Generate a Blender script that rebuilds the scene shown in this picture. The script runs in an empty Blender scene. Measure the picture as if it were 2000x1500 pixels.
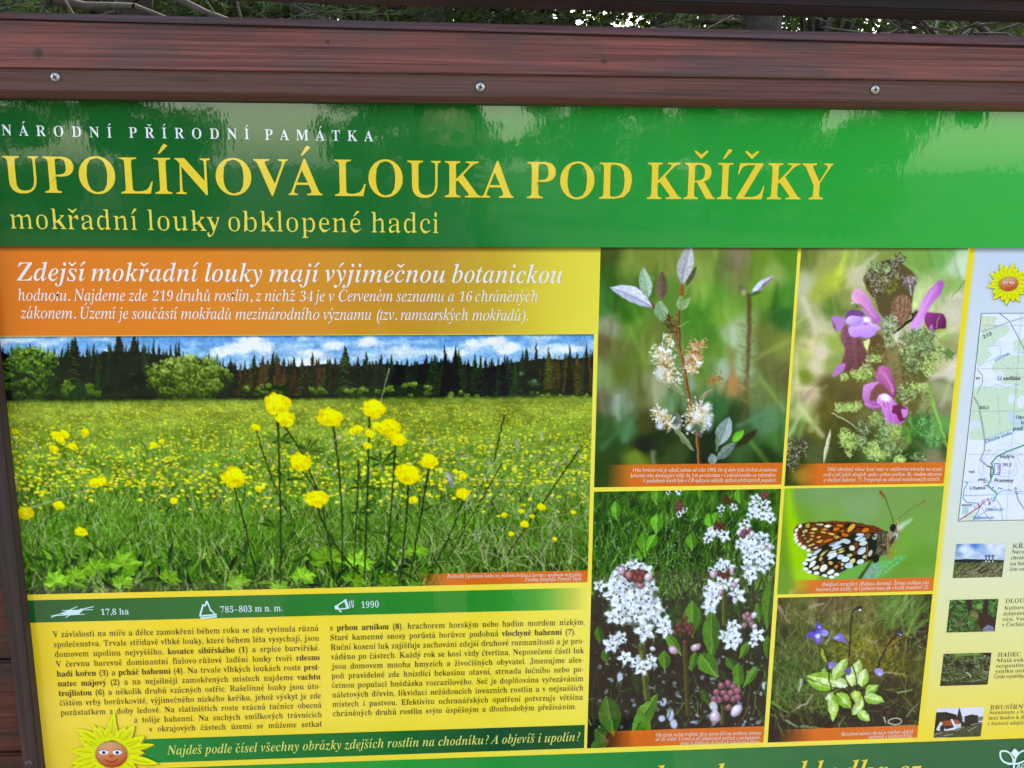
import bpy, bmesh, math, random
import numpy as np
from mathutils import Vector, Matrix

# ---------------------------------------------------------------- camera, sky, sun, exposure
scene = bpy.context.scene
_f = 1926.0
_d = np.array([930 - 1000, 9440 - 750, _f]); _d /= np.linalg.norm(_d)      # the board's down direction as the lens sees it
_h = np.array([28000 - 1000, 540 - 750, _f]); _h /= np.linalg.norm(_h)     # the board's right direction
_h -= _d * (_d @ _h); _h /= np.linalg.norm(_h)
_n = np.cross(_h, _d)
EYE = 1.6
cam_data = bpy.data.cameras.new('camera')
cam_data.sensor_width = 36.0
cam_data.lens = 36.0 * _f / 2000.0
cam_data.clip_start = 0.01
cam_data.clip_end = 2000.0
cam = bpy.data.objects.new('camera', cam_data)
scene.collection.objects.link(cam)
_R = np.array([[_h[0], -_h[1], -_h[2]], [_n[0], -_n[1], -_n[2]], [-_d[0], _d[1], _d[2]]])
_M = Matrix([list(r) for r in _R]).to_4x4(); _M.translation = Vector((0, -1.06, EYE))
cam.matrix_world = _M
scene.camera = cam

SUN_EL, SUN_AZ = 50.0, 18.0          # degrees; azimuth clockwise from straight behind the board
world = bpy.data.worlds.new('World'); scene.world = world; world.use_nodes = True
wn = world.node_tree
sky = wn.nodes.new('ShaderNodeTexSky'); sky.sky_type = 'NISHITA'; sky.sun_disc = False
sky.sun_elevation = math.radians(SUN_EL); sky.sun_rotation = math.radians(SUN_AZ)
sky.air_density = 1.0; sky.dust_density = 1.5; sky.ozone_density = 1.0
wn.links.new(sky.outputs[0], wn.nodes['Background'].inputs[0])
wn.nodes['Background'].inputs[1].default_value = 0.15
sun_d = bpy.data.lights.new('sun', 'SUN'); sun_d.energy = 2.2; sun_d.angle = math.radians(.53); sun_d.color = (1, .95, .87)
sun = bpy.data.objects.new('sun', sun_d); scene.collection.objects.link(sun)
_sv = Vector((math.sin(math.radians(SUN_AZ)) * math.cos(math.radians(SUN_EL)), math.cos(math.radians(SUN_AZ)) * math.cos(math.radians(SUN_EL)), math.sin(math.radians(SUN_EL))))
sun.rotation_euler = _sv.to_track_quat('Z', 'Y').to_euler(); sun.location = _sv * 30
scene.view_settings.view_transform = 'Standard'; scene.view_settings.look = 'None'
scene.view_settings.exposure = 2.70; scene.view_settings.gamma = 1.0; scene.view_settings.use_curve_mapping = False
scene.view_settings.use_white_balance = True; scene.view_settings.white_balance_temperature = 7700; scene.view_settings.white_balance_tint = 14   # camera balanced for open shade
scene.cycles.max_bounces = 6; scene.cycles.diffuse_bounces = 3; scene.cycles.glossy_bounces = 3; scene.cycles.transparent_max_bounces = 4
# ---------------------------------------------------------------- measured geometry
FPX, PCX, PCY, DIST = 1926.0, 1000.0, 750.0, 1.06
_dv = np.array([930 - PCX, 9440 - PCY, FPX]); _dv /= np.linalg.norm(_dv)
_dh = np.array([28000 - PCX, 540 - PCY, FPX]); _dh /= np.linalg.norm(_dh)
_dh -= _dv * (_dv @ _dh); _dh /= np.linalg.norm(_dh)
_nn = np.cross(_dh, _dv)

def PV(x, y, d=0.0):
    """a measured point of the board's face -> millimetres right of and below the eye, at d metres before the face"""
    x = np.asarray(x, float); y = np.asarray(y, float)
    r = np.stack([x - PCX, y - PCY, np.full_like(x, FPX)], -1)
    p = r * ((DIST - d) / (r @ _nn))[..., None]
    return p @ _dh * 1000, p @ _dv * 1000

# ---------------------------------------------------------------- print painter (fills vertex colours of printed sheets)
rng = np.random.default_rng(7)

def C(*a):
    return np.array(a, float) / 255.0

def vnoise(h, w, sy, sx, r=None):
    r = r or rng
    gy, gx = int(h / sy) + 3, int(w / sx) + 3
    g = r.random((gy, gx))
    yy = np.arange(h) / sy; xx = np.arange(w) / sx
    iy = yy.astype(int); ix = xx.astype(int)
    fy = yy - iy; fx = xx - ix
    fy = (fy * fy * (3 - 2 * fy))[:, None]; fx = (fx * fx * (3 - 2 * fx))[None]
    a = g[np.ix_(iy, ix)]; b = g[np.ix_(iy, ix + 1)]; c = g[np.ix_(iy + 1, ix)]; d = g[np.ix_(iy + 1, ix + 1)]
    return (a * (1 - fx) + b * fx) * (1 - fy) + (c * (1 - fx) + d * fx) * fy

def blur(img, s):
    if s < .3: return img
    k = int(s * 3) + 1
    g = np.exp(-.5 * (np.arange(-k, k + 1) / s) ** 2); g /= g.sum()
    p = np.pad(img, ((k, k), (0, 0), (0, 0)), 'edge'); o = np.zeros_like(img)
    for i in range(2 * k + 1): o += p[i:i + img.shape[0]] * g[i]
    p = np.pad(o, ((0, 0), (k, k), (0, 0)), 'edge'); o = np.zeros_like(img)
    for i in range(2 * k + 1): o += p[:, i:i + img.shape[1]] * g[i]
    return o

class Pic:
    def __init__(s, u0, v0, u1, v1, cell=.75):
        s.u0, s.v0, s.u1, s.v1 = u0, v0, u1, v1
        s.W = max(2, round((u1 - u0) / cell) + 1); s.H = max(2, round((v1 - v0) / cell) + 1)
        s.cx = (u1 - u0) / (s.W - 1); s.cy = (v1 - v0) / (s.H - 1)
        s.img = np.zeros((s.H, s.W, 3)); s.frame(0, 0, 1)
    def frame(s, ox, oy, sc):
        s.ox, s.oy, s.sc = ox, oy, sc
        # scale of one frame unit in cells, taken at the sheet's centre
        r = (s.u0 + s.u1) / 2, (s.v0 + s.v1) / 2
        p = _dh * r[0] / 1000 + _dv * r[1] / 1000 + _nn * DIST
        x, y = PCX + FPX * p[0] / p[2], PCY + FPX * p[1] / p[2]
        a = np.array(PV([x, x + 10, x], [y, y, y + 10]))
        s.k = (np.hypot(*(a[:, 1] - a[:, 0])) + np.hypot(*(a[:, 2] - a[:, 0]))) / 20 / sc / s.cx
        return s
    def T(s, pts):
        q = np.asarray(pts, float).reshape(-1, 2)
        u, v = PV(s.ox + q[:, 0] / s.sc, s.oy + q[:, 1] / s.sc)
        return np.stack([(u - s.u0) / s.cx, (v - s.v0) / s.cy], 1)
    def _box(s, x0, y0, x1, y1):
        x0 = max(0, int(math.floor(x0))); y0 = max(0, int(math.floor(y0)))
        x1 = min(s.W, int(math.ceil(x1)) + 1); y1 = min(s.H, int(math.ceil(y1)) + 1)
        if x0 >= x1 or y0 >= y1: return None
        return x0, y0, x1, y1
    def _bl(s, b, al, col):
        x0, y0, x1, y1 = b
        t = s.img[y0:y1, x0:x1]
        t += (np.asarray(col) - t) * al[..., None]
    def dot(s, x, y, rx, ry=None, ang=0., col=None, a=1., soft=1.):
        """ellipse; ang in degrees, soft in cells"""
        ry = rx if ry is None else ry
        (cx, cy), = s.T([(x, y)]); rx *= s.k; ry *= s.k
        m = max(rx, ry) + soft + 1
        b = s._box(cx - m, cy - m, cx + m, cy + m)
        if b is None: return
        X = np.arange(b[0], b[2])[None] - cx; Y = np.arange(b[1], b[3])[:, None] - cy
        c, sn = math.cos(math.radians(ang)), math.sin(math.radians(ang))
        p = X * c + Y * sn; q = -X * sn + Y * c
        rx = max(rx, .3); ry = max(ry, .3)
        d = np.sqrt((p / rx) ** 2 + (q / ry) ** 2)
        e = (1 - d) * min(rx, ry)
        s._bl(b, np.clip(e / soft + .5, 0, 1) * a, col)
    def cap(s, pts, w0, w1, col, a=1., soft=1.):
        """tapered stroke along a polyline; widths are full widths in frame units"""
        q = s.T(pts); w0 *= s.k / 2; w1 *= s.k / 2
        if len(q) == 3:      # quadratic bend
            t = np.linspace(0, 1, 6)[:, None]
            q = q[0] * (1 - t) ** 2 + 2 * q[1] * t * (1 - t) + q[2] * t * t
        f0, f1 = w0, w1
        thin = 1.
        m = max(w0, w1) + soft + 1
        b = s._box(q[:, 0].min() - m, q[:, 1].min() - m, q[:, 0].max() + m, q[:, 1].max() + m)
        if b is None: return
        X = np.arange(b[0], b[2])[None].astype(float); Y = np.arange(b[1], b[3])[:, None].astype(float)
        cov = None; n = len(q) - 1
        for i in range(n):
            ax, ay = q[i]; dx, dy = q[i + 1] - q[i]; L = dx * dx + dy * dy + 1e-9
            t = np.clip(((X - ax) * dx + (Y - ay) * dy) / L, 0, 1)
            d = np.hypot(X - ax - t * dx, Y - ay - t * dy)
            r = w0 + (w1 - w0) * (i + t) / n
            c = np.clip((r - d) / soft + .5, 0, 1)
            cov = c if cov is None else np.maximum(cov, c)
        s._bl(b, cov * a, col)
    def poly(s, pts, col, a=1., soft=0., smooth=False, tex=0., grad=None):
        q = s.T(pts)
        if smooth:
            n = len(q); o = []
            for i in range(n):
                p0, p1, p2, p3 = q[i - 1], q[i], q[(i + 1) % n], q[(i + 2) % n]
                for t in (0, .25, .5, .75):
                    o.append(.5 * (2 * p1 + (p2 - p0) * t + (2 * p0 - 5 * p1 + 4 * p2 - p3) * t * t + (3 * p1 - p0 - 3 * p2 + p3) * t ** 3))
            q = np.array(o)
        pad = 1 + int(soft * 3)
        b = s._box(q[:, 0].min() - pad, q[:, 1].min() - pad, q[:, 0].max() + pad, q[:, 1].max() + pad)
        if b is None: return
        S = 3
        xs = (np.arange((b[2] - b[0]) * S) + .5) / S - .5 + b[0]; ys = (np.arange((b[3] - b[1]) * S) + .5) / S - .5 + b[1]
        ins = np.zeros((len(ys), len(xs)), bool)
        x2, y2 = np.roll(q[:, 0], -1), np.roll(q[:, 1], -1)
        for i in range(len(q)):
            ya, yb = q[i, 1], y2[i]
            if ya == yb: continue
            r0, r1 = np.searchsorted(ys, min(ya, yb)), np.searchsorted(ys, max(ya, yb))
            if r0 >= r1: continue
            xx = q[i, 0] + (ys[r0:r1] - ya) / (yb - ya) * (x2[i] - q[i, 0])
            ins[r0:r1] ^= xs[None] < xx[:, None]
        al = ins.reshape(b[3] - b[1], S, b[2] - b[0], S).mean((1, 3))
        if soft: al = blur(al[..., None], soft)[..., 0]
        if grad is not None:     # colour runs from col (first point) to grad[0] along the direction of (x0,y0,x1,y1)
            g = s.T([grad[1:3], grad[3:5]]); d = g[1] - g[0]
            X = np.arange(b[0], b[2])[None]; Y = np.arange(b[1], b[3])[:, None]
            t = np.clip(((X - g[0, 0]) * d[0] + (Y - g[0, 1]) * d[1]) / (d @ d), 0, 1)[..., None]
            col = np.asarray(col) * (1 - t) + np.asarray(grad[0]) * t
        if tex:
            col = np.clip(np.asarray(col) * (1 + tex * (vnoise(al.shape[0], al.shape[1], 2.2, 2.2) - .5))[..., None], 0, 1)
        s._bl(b, al * a, col)
    def leaf(s, x0, y0, x1, y1, w, col, col2=None, vein=None, bend=0., a=1., soft=0., fat=.45):
        """lens-shaped leaf from base to tip; the second half may be of another colour"""
        dx, dy = x1 - x0, y1 - y0; L = math.hypot(dx, dy); nx, ny = -dy / L, dx / L
        ts = np.linspace(0, 1, 11)
        prof = np.sin(np.pi * ts ** (math.log(.5) / math.log(fat))) ** .85 * w / 2
        cxs = x0 + dx * ts + nx * bend * np.sin(np.pi * ts); cys = y0 + dy * ts + ny * bend * np.sin(np.pi * ts)
        A = [(cxs[i] + nx * prof[i], cys[i] + ny * prof[i]) for i in range(11)]
        B = [(cxs[i] - nx * prof[i], cys[i] - ny * prof[i]) for i in range(11)]
        M = list(zip(cxs, cys))
        s.poly(A + B[::-1], col, a, soft, tex=.22)
        if col2 is not None: s.poly(A + M[::-1], col2, a, soft, tex=.22)
        if vein is not None: s.cap([M[0], M[5], M[10]], w * .09, w * .03, vein, a * .8)
    def rbf(s, pts, power=2.2, eps=.02):
        """soft colour field through measured colours"""
        q = s.T([p[:2] for p in pts]); cols = np.array([p[2] for p in pts], float) / 255
        st = 6
        X = np.arange(0, s.W + st, st)[None, :, None]; Y = np.arange(0, s.H + st, st)[:, None, None]
        D = ((X - q[:, 0]) ** 2 + (Y - q[:, 1]) ** 2) / (s.W * s.H) + eps * .05
        w = D ** -power; w /= w.sum(2, keepdims=True)
        g = w @ cols
        xx = np.arange(s.W) / st; yy = np.arange(s.H) / st; ix = xx.astype(int); iy = yy.astype(int)
        fx = (xx - ix)[None, :, None]; fy = (yy - iy)[:, None, None]
        s.img[:] = (g[np.ix_(iy, ix)] * (1 - fx) + g[np.ix_(iy, ix + 1)] * fx) * (1 - fy) + (g[np.ix_(iy + 1, ix)] * (1 - fx) + g[np.ix_(iy + 1, ix + 1)] * fx) * fy
    def mottle(s, amp, sy, sx, tint=(1, 1, 1)):
        n = vnoise(s.H, s.W, sy, sx) * .65 + vnoise(s.H, s.W, sy / 2.3, sx / 2.3) * .35 - .5
        s.img[:] = np.clip(s.img * (1 + amp * n[..., None] * np.asarray(tint)), 0, 1)
    def caption(s, x0, x1, ytop, fade, col=C(236, 112, 40)):
        """orange strip along the bottom of the picture, fading out towards its left end"""
        (a, t), (b, _) = s.T([(x0, ytop), (x1, ytop)])
        t = int(round(t)); f = np.clip((np.arange(s.W) - a) / max(1, (fade * s.k)), 0, 1) ** .8
        f = f * np.ones((s.H - t, 1))
        s._bl((0, t, s.W, s.H), f * .97, col)
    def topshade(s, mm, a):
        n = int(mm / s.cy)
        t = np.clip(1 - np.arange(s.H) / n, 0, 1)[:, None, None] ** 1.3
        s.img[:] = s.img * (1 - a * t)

def pick(p):
    return p[rng.integers(len(p))]

def jit(c, a=.12):
    return np.clip(np.asarray(c) * (1 + a * (rng.random() * 2 - 1)) + (rng.random(3) - .5) * a * .25, 0, 1)

def grass(s, n, x0, y0, x1, y1, L0, L1, w, pal, lean=0., spread=25., a=.85, soft=1.):
    """n blades; length grows from L0 at y0 to L1 at y1"""
    ys = np.sort(y0 + (y1 - y0) * rng.random(n))
    for y in ys:
        x = x0 + (x1 - x0) * rng.random(); t = (y - y0) / max(1e-6, y1 - y0)
        L = (L0 + (L1 - L0) * t) * (.5 + rng.random()); an = math.radians(lean + rng.normal() * spread)
        ex, ey = x + L * math.sin(an), y - L * math.cos(an); bx = (rng.random() - .5) * L * .35
        wv = w * (.5 + t * .5) * (.6 + .8 * rng.random())
        s.cap([(x, y), ((x + ex) / 2 + bx, (y + ey) / 2), (ex, ey)], wv, wv * .35, jit(pick(pal)), a * (.6 + .4 * rng.random()), soft)

def spruce(s, x, yt, yb, w, dark, light, dens=1.):
    H = yb - yt; n = int(max(5, H / 6 * dens)); A = []; B = []; m = int(max(5, H / 5))
    for i in range(m):
        t = (i + 1) / m; hw = w * .5 * t ** .8 * (.75 + .45 * rng.random()); hi = hw * (.45 + .2 * rng.random()); y = yt + H * t
        A += [(x + hw, y), (x + hi, y + H / m * .12)]; hw = w * .5 * t ** .8 * (.75 + .45 * rng.random()); B += [(x - hw, y), (x - hw * .55, y + H / m * .12)]
    s.poly([(x, yt - H * .03)] + A + B[::-1], dark)
    if w < 14: return
    for i in range(n):
        t = (i + 1.2) / (n + 1); y = yt + H * t; hw = w * t ** .85 * (.6 + .5 * rng.random()) * .5
        for sg in (-1, 1):
            h2 = hw * (.7 + .6 * rng.random())
            s.cap([(x, y), (x + sg * h2 * .6, y + h2 * .12), (x + sg * h2, y + h2 * .38)], max(1.4, H * .02), .8, jit(dark if rng.random() < .5 else light, .2), .8)

def tuft(s, x, y, rx, ry, dark, light, n, r=3., flat=.6):
    """bush: overlapping leafy clumps, lit from above left, with dark hollows between them"""
    for k in range(10):
        an = rng.random() * 6.28; s.dot(x + math.cos(an) * rx * .35, y + math.sin(an) * ry * .3 + ry * .1, rx * (.45 + .2 * rng.random()), ry * (.5 + .2 * rng.random()), 0, dark * .8, 1, 2)
    nc = max(8, int(n / 26)); cl = []
    for k in range(nc):
        an = rng.random() * 6.283; q = math.sqrt(rng.random()); cl.append((x + math.cos(an) * q * rx * .9, y + math.sin(an) * q * ry * .88, max(r * 1.6, min(rx, ry) * (.16 + .2 * rng.random()))))
    cl.sort(key=lambda c: c[1] * .4 + rng.random() * ry)
    for cx, cy, cr in cl:
        lum0 = .55 - .42 * (cy - y) / ry
        s.dot(cx, cy + cr * .3, cr, cr * .8, 0, dark * .75, .5, 2)
        for j in range(int(n / nc)):
            an = rng.random() * 6.283; q = rng.random() ** .6; px, py = x0 if False else cx + math.cos(an) * q * cr * 1.15, cy + math.sin(an) * q * cr * .85
            lum = lum0 - .6 * (py - cy) / cr + .4 * (rng.random() - .5)
            c = dark + (light - dark) * min(1.15, max(-.1, lum))
            s.dot(px, py, r * (.3 + .6 * rng.random()), r * flat * (.35 + .6 * rng.random()), rng.random() * 180, jit(c, .25), .9, 1.)

def punch(s, k=1.15, g=1., mid=.42):
    s.img[:] = np.clip((s.img - mid) * k + mid, 0, 1) * g

def warp(s, amp, sc):
    """small random displacement, so that outlines are as irregular as a plant's"""
    H, W = s.H, s.W
    dx = (vnoise(H, W, sc, sc) - .5) * 2 * amp; dy = (vnoise(H, W, sc, sc) - .5) * 2 * amp
    X = np.clip(np.arange(W)[None] + dx, 0, W - 1.001); Y = np.clip(np.arange(H)[:, None] + dy, 0, H - 1.001)
    ix = X.astype(int); iy = Y.astype(int); fx = (X - ix)[..., None]; fy = (Y - iy)[..., None]; I = s.img
    s.img = (I[iy, ix] * (1 - fx) + I[iy, ix + 1] * fx) * (1 - fy) + (I[iy + 1, ix] * (1 - fx) + I[iy + 1, ix + 1] * fx) * fy

def life(s, a=.25, seed=None):
    """uneven light inside the shapes: two sizes of mottling that act more on the greens and bright parts"""
    n = vnoise(s.H, s.W, 9, 9) * .5 + vnoise(s.H, s.W, 4, 4) * .5 - .5
    s.img[:] = np.clip(s.img * (1 + a * 2 * n[..., None]), 0, 1)
# ---------------------------------------------------------------- the printed pictures
def pic_meadow():
    s = Pic(-463.5, 180.2, 167.3, 472.0); s.frame(0, 0, 1)
    H, W = s.H, s.W
    ymm = np.linspace(s.v0, s.v1, H)
    t = np.clip((np.arange(H) / 90.), 0, 1)[:, None, None]
    s.img[:] = C(96, 156, 212) * (1 - t) + C(190, 214, 236) * t
    n = vnoise(H, W, 12, 30) * .6 + vnoise(H, W, 5, 12) * .4
    s.img += (C(200, 222, 240) - s.img) * np.clip((n - .5) * 2.4, 0, .8)[..., None]
    for x, y, rx, ry, a in ((440, 690, 30, 14, .9), (475, 680, 34, 16, 1), (515, 676, 30, 15, 1), (500, 664, 30, 8, .8), (610, 690, 40, 12, .55), (655, 672, 30, 12, .6), (720, 668, 26, 12, .85), (770, 690, 60, 14, .4), (930, 672, 26, 12, .85), (975, 668, 30, 13, 1), (1000, 680, 36, 14, .9), (880, 690, 50, 12, .5), (1090, 680, 50, 12, .7), (40, 664, 60, 8, .5), (590, 706, 60, 10, .7)):
        for i in range(9):
            s.dot(x + rng.normal() * rx * .4, y + rng.normal() * ry * .35, rx * .45, ry * .5, 0, jit(C(232, 238, 248), .05), a * .6, 4)
    # far tree line
    prof = [(0, 680), (60, 690), (130, 690), (170, 690), (205, 678), (285, 680), (350, 690), (395, 708), (440, 708), (470, 716), (520, 704), (580, 708), (640, 702), (690, 708), (760, 702), (800, 706), (860, 698), (900, 702), (940, 712), (990, 702), (1060, 692), (1100, 694), (1165, 688)]
    px, py = zip(*prof)
    s.poly([(x, y + 8) for x, y in prof] + [(1165, 800), (0, 800)], C(30, 36, 26))
    for x in list(np.arange(-5, 1168, 7.)) + list(np.arange(-5, 1168, 11.)):
        yt = np.interp(x, px, py) + rng.normal() * 9
        br = 460 < x < 680 or x > 1060  # browner stretches: haze mirrored in the gloss, put into the tree colour
        dk = C(58, 54, 36) if br else C(36, 46, 34); lt = C(98, 92, 58) if br else C(60, 74, 52)
        spruce(s, x + rng.normal() * 2, yt, 772, 18 + rng.random() * 20, jit(dk, .35), jit(lt, .3))
    for i in range(260):
        x = rng.random() * 1160; y = 715 + rng.random() * 52
        s.cap([(x, y), (x + rng.normal() * 2, y + 8 + rng.random() * 14)], 1.5, 1., jit(C(90, 82, 50) if 470 < x < 690 or x > 1050 else C(44, 54, 44), .3), .55)  # strokes in those stretches carry the same painted-in haze
    for x, yt, w in ((148, 658, 52), (232, 650, 70), (262, 652, 66), (350, 666, 20), (424, 690, 16), (868, 672, 18), (890, 676, 26), (1047, 668, 20), (1112, 674, 24), (1145, 668, 18)):
        spruce(s, x, yt, 770, w, C(26, 32, 22), C(62, 74, 44))
    spruce(s, 674, 676, 770, 52, C(34, 50, 32), C(98, 124, 78), 1.3)
    spruce(s, 142, 664, 772, 60, C(40, 46, 28), C(84, 98, 54))
    tuft(s, 62, 725, 50, 54, C(56, 80, 34), C(118, 150, 70), 1200, 4.4)
    tuft(s, 28, 750, 45, 30, C(48, 72, 34), C(104, 132, 62), 260, 4)
    tuft(s, 150, 762, 50, 18, C(60, 84, 36), C(100, 126, 56), 220, 4)
    tuft(s, 365, 737, 84, 43, C(66, 82, 36), C(140, 164, 84), 2400, 4.2)
    for x, y, rx, ry in ((500, 764, 30, 10), (535, 762, 40, 12), (622, 762, 22, 9), (705, 766, 34, 12), (798, 764, 50, 19), (730, 764, 40, 12), (1060, 774, 30, 14), (1120, 776, 34, 10), (1080, 772, 30, 16)):
        tuft(s, x, y, rx, ry, C(58, 74, 34), C(118, 140, 68), int(rx * 6), 3)
    tuft(s, 905, 778, 40, 17, C(48, 64, 30), C(108, 132, 66), 280, 3)
    tuft(s, 1032, 748, 22, 30, C(44, 60, 44), C(90, 112, 84), 200, 3)
    # meadow ground colour
    (_, yh), = s.T([(500, 776)]); yh = int(yh)
    yy = np.arange(yh, H)
    cps = [(776, (108, 128, 60)), (795, (144, 158, 70)), (850, (126, 154, 66)), (900, (112, 148, 64)), (960, (100, 144, 60)), (1030, (84, 130, 48)), (1090, (66, 106, 38)), (1170, (44, 70, 28))]
    q = s.T([(500, c[0]) for c in cps])[:, 1]
    col = np.stack([np.interp(yy, q, [c[1][k] / 255 for c in cps]) for k in range(3)], -1)[:, None]
    m = np.clip((yy - yh) / 6., 0, 1)[:, None, None]
    s.img[yh:] = s.img[yh:] * (1 - m) + col * m
    sub = s.img[yh:]; n = vnoise(len(yy), W, 3, 14) * .5 + vnoise(len(yy), W, 14, 40) * .5
    sub *= (.78 + .45 * n)[..., None]
    pal = [C(124, 168, 66), C(92, 138, 50), C(62, 100, 36), C(44, 70, 28), C(158, 190, 92), C(88, 128, 50), C(32, 50, 24), C(132, 150, 84)]
    pal2 = pal + [C(176, 184, 130), C(190, 192, 160), C(26, 36, 18)]
    grass(s, 2600, -5, 782, 1165, 880, 5, 16, 1.6, [C(138, 146, 54), C(112, 128, 48), C(160, 162, 60), C(92, 108, 44), C(150, 150, 96)], 0, 22, .6)
    grass(s, 3600, -5, 860, 1165, 1010, 14, 34, 2.2, pal + [C(140, 150, 70), C(168, 176, 112)], 0, 26, .7)
    grass(s, 3600, 10, 960, 1165, 1185, 28, 52, 3.0, pal2, 0, 32, .75)
    grass(s, 420, 820, 880, 1160, 1110, 40, 60, 2.2, [C(176, 178, 140), C(150, 150, 112), C(130, 128, 100), C(196, 196, 170)], 20, 62, .6)
    grass(s, 260, 30, 900, 800, 1150, 40, 60, 2.0, [C(180, 182, 140), C(196, 196, 160), C(28, 38, 18)], 0, 55, .55)
    # small flowers
    patchy = vnoise(40, 40, 3, 3)
    for i in range(5200):
        t = rng.random() ** 1.25; y = 788 + t * 190 + max(0, rng.normal() * 14)
        x = 5 + rng.random() * 1155
        if patchy[min(39, int(t * 39)), min(39, int(x / 30))] + .35 * rng.random() < .40: continue
        if rng.random() < .6 and y > 950: continue
        r = .9 + (y - 788) / 190 * 3.0 * (.3 + .8 * rng.random() ** 1.3)
        s.dot(x, y, r * 1.25, r * .75, rng.normal() * 15, jit(pick([C(236, 224, 50), C(222, 208, 56), C(190, 182, 60), C(246, 236, 80)]), .14), .9, 1)
    for i in range(60):
        x, y = rng.random() * 1140 + 10, 850 + rng.random() * 80
        s.dot(x, y, 2.2, 4.5, 0, jit(C(176, 168, 178), .1), .6, 1)
    def bloom(x, y, r, fl=1.):
        tw = rng.normal() * 10
        for k in range(6):
            an = k * 1.05 + rng.random() * .5; q = r * (.42 + .16 * rng.random())
            cx, cy = x + math.cos(an) * q, y + math.sin(an) * q * .85 * fl
            s.dot(cx, cy, r * (.5 + .16 * rng.random()), r * .5 * fl, rng.random() * 90, jit(C(228, 206, 24), .07), 1, 1.2)
        s.dot(x, y, r * .8, r * .78 * fl, tw, C(240, 222, 30), 1, 1.6)
        for k in range(5):
            an = k * 1.26 + rng.random() * .5; q = r * .36
            cx, cy = x + math.cos(an) * q, y + math.sin(an) * q * fl
            s.dot(cx, cy, r * .5, r * .5 * fl, rng.random() * 90, jit(C(250, 238, 44), .05), .75, 1.6)
        s.dot(x + r * .1, y + r * .45 * fl, r * .62, r * .3 * fl, 0, C(206, 180, 12), .55, 3)
        s.dot(x - r * .18, y - r * .2, r * .55, r * .42 * fl, 20, C(254, 246, 60), .75, 3)
        for k in range(4):
            an = rng.random() * 3.14 + .1
            s.cap([(x + math.cos(an) * r * .9, y + math.sin(an) * r * .75 * fl), (x + math.cos(an + .5) * r * .35, y + math.sin(an + .5) * r * .2), (x + math.cos(an + 1.2) * r * .3, y - r * .3)], 1.4, .8, C(188, 164, 10), .45)
    def stem(x, y, x2, y2, w=3.4, bx=0):
        s.cap([(x, y), ((x + x2) / 2 + bx, (y + y2) / 2), (x2, y2)], w, w * .8, C(44, 56, 26), .95)
        s.cap([(x - w * .3, y), ((x + x2) / 2 + bx - w * .3, (y + y2) / 2), (x2 - w * .3, y2)], w * .3, w * .3, C(96, 116, 56), .7)
    def ragged(x, y, R, tone=1., rot=0.):
        """cut, palmate leaf seen from above"""
        for k in range(5):
            an = math.radians(rot - 90 + (k - 2) * 52 + rng.normal() * 6); L = R * (1 if k in (1, 2, 3) else .85)
            ex, ey = x + math.cos(an) * L, y + math.sin(an) * L * .78
            for j in (-1, 1, 0):
                a2 = an + j * .36; f = .78 if j else 1
                s.leaf(x, y, x + math.cos(a2) * L * f, y + math.sin(a2) * L * .78 * f, R * .34, jit(C(124, 172, 60) * tone, .12), jit(C(94, 142, 46) * tone, .1), fat=.62)
            s.cap([(x, y), (ex, ey)], 1.2, .6, C(150, 178, 92) * tone, .7)
    def whorl(x, y, R, n=9):
        for k in range(n):
            an = math.radians(-160 + 320 * k / n + rng.normal() * 10); L = R * (.6 + .5 * rng.random())
            s.leaf(x, y, x + math.cos(an) * L, y - abs(math.sin(an)) * L * .35 + math.sin(an) * L * .5, R * .13, jit(pick([C(70, 100, 44), C(50, 78, 36), C(92, 124, 56)])), fat=.6)
    # lower leaf mass
    for i in range(120):
        x = rng.random() * 800 + 50; y = 1085 + rng.random() * 70
        an = rng.normal() * .9 - 1.57; L = 16 + rng.random() * 26
        s.leaf(x, y, x + math.cos(an) * L, y + math.sin(an) * L, 8 + rng.random() * 8, jit(pick([C(92, 140, 50), C(64, 104, 40), C(38, 62, 28), C(124, 170, 66), C(24, 36, 18)]), .15), jit(C(60, 96, 38), .2), fat=.5)
    for x, y, R, r in ((240, 1104, 40, 30), (190, 1112, 34, -20), (150, 1128, 30, 0), (110, 1136, 30, 10), (240, 1140, 26, 0), (330, 1130, 26, 40), (470, 1140, 28, -40), (590, 1128, 30, 20), (640, 1094, 42, -6), (700, 1100, 34, 24), (812, 1078, 26, 10), (690, 1134, 30, 50), (760, 1140, 30, 0), (545, 1146, 22, 0)):
        ragged(x, y, R, .75 + rng.random() * .4, r)
    for x, y, R in ((545, 860, 40), (600, 880, 36), (745, 905, 44), (705, 950, 40), (700, 1000, 46), (640, 1060, 40), (820, 1000, 36), (560, 935, 34), (880, 1060, 26), (540, 1030, 42), (720, 1040, 40)):
        whorl(x, y, R)
    for a in ((541, 806, 548, 1140, 4, 6), (556, 832, 600, 900, 3, 0), (600, 905, 650, 1130, 3.6, 20), (500, 838, 560, 1000, 2.6, -8), (651, 832, 668, 1120, 4, 14), (722, 812, 712, 1130, 4, 0), (700, 900, 690, 1130, 3, 2), (772, 866, 752, 1120, 3.6, 4), (590, 918, 640, 1010, 3, 10), (457, 950, 500, 1130, 3.4, 6), (620, 990, 700, 1120, 4.5, -22), (797, 940, 780, 1140, 4, 6), (838, 912, 800, 1130, 4.2, 0), (904, 974, 850, 1100, 3.6, 10), (985, 812, 965, 900, 3, 0), (1130, 880, 990, 1085, 3.4, 0), (165, 1046, 200, 1080, 3, 0), (980, 905, 870, 1100, 2.2, 0)):
        stem(*a)
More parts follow.
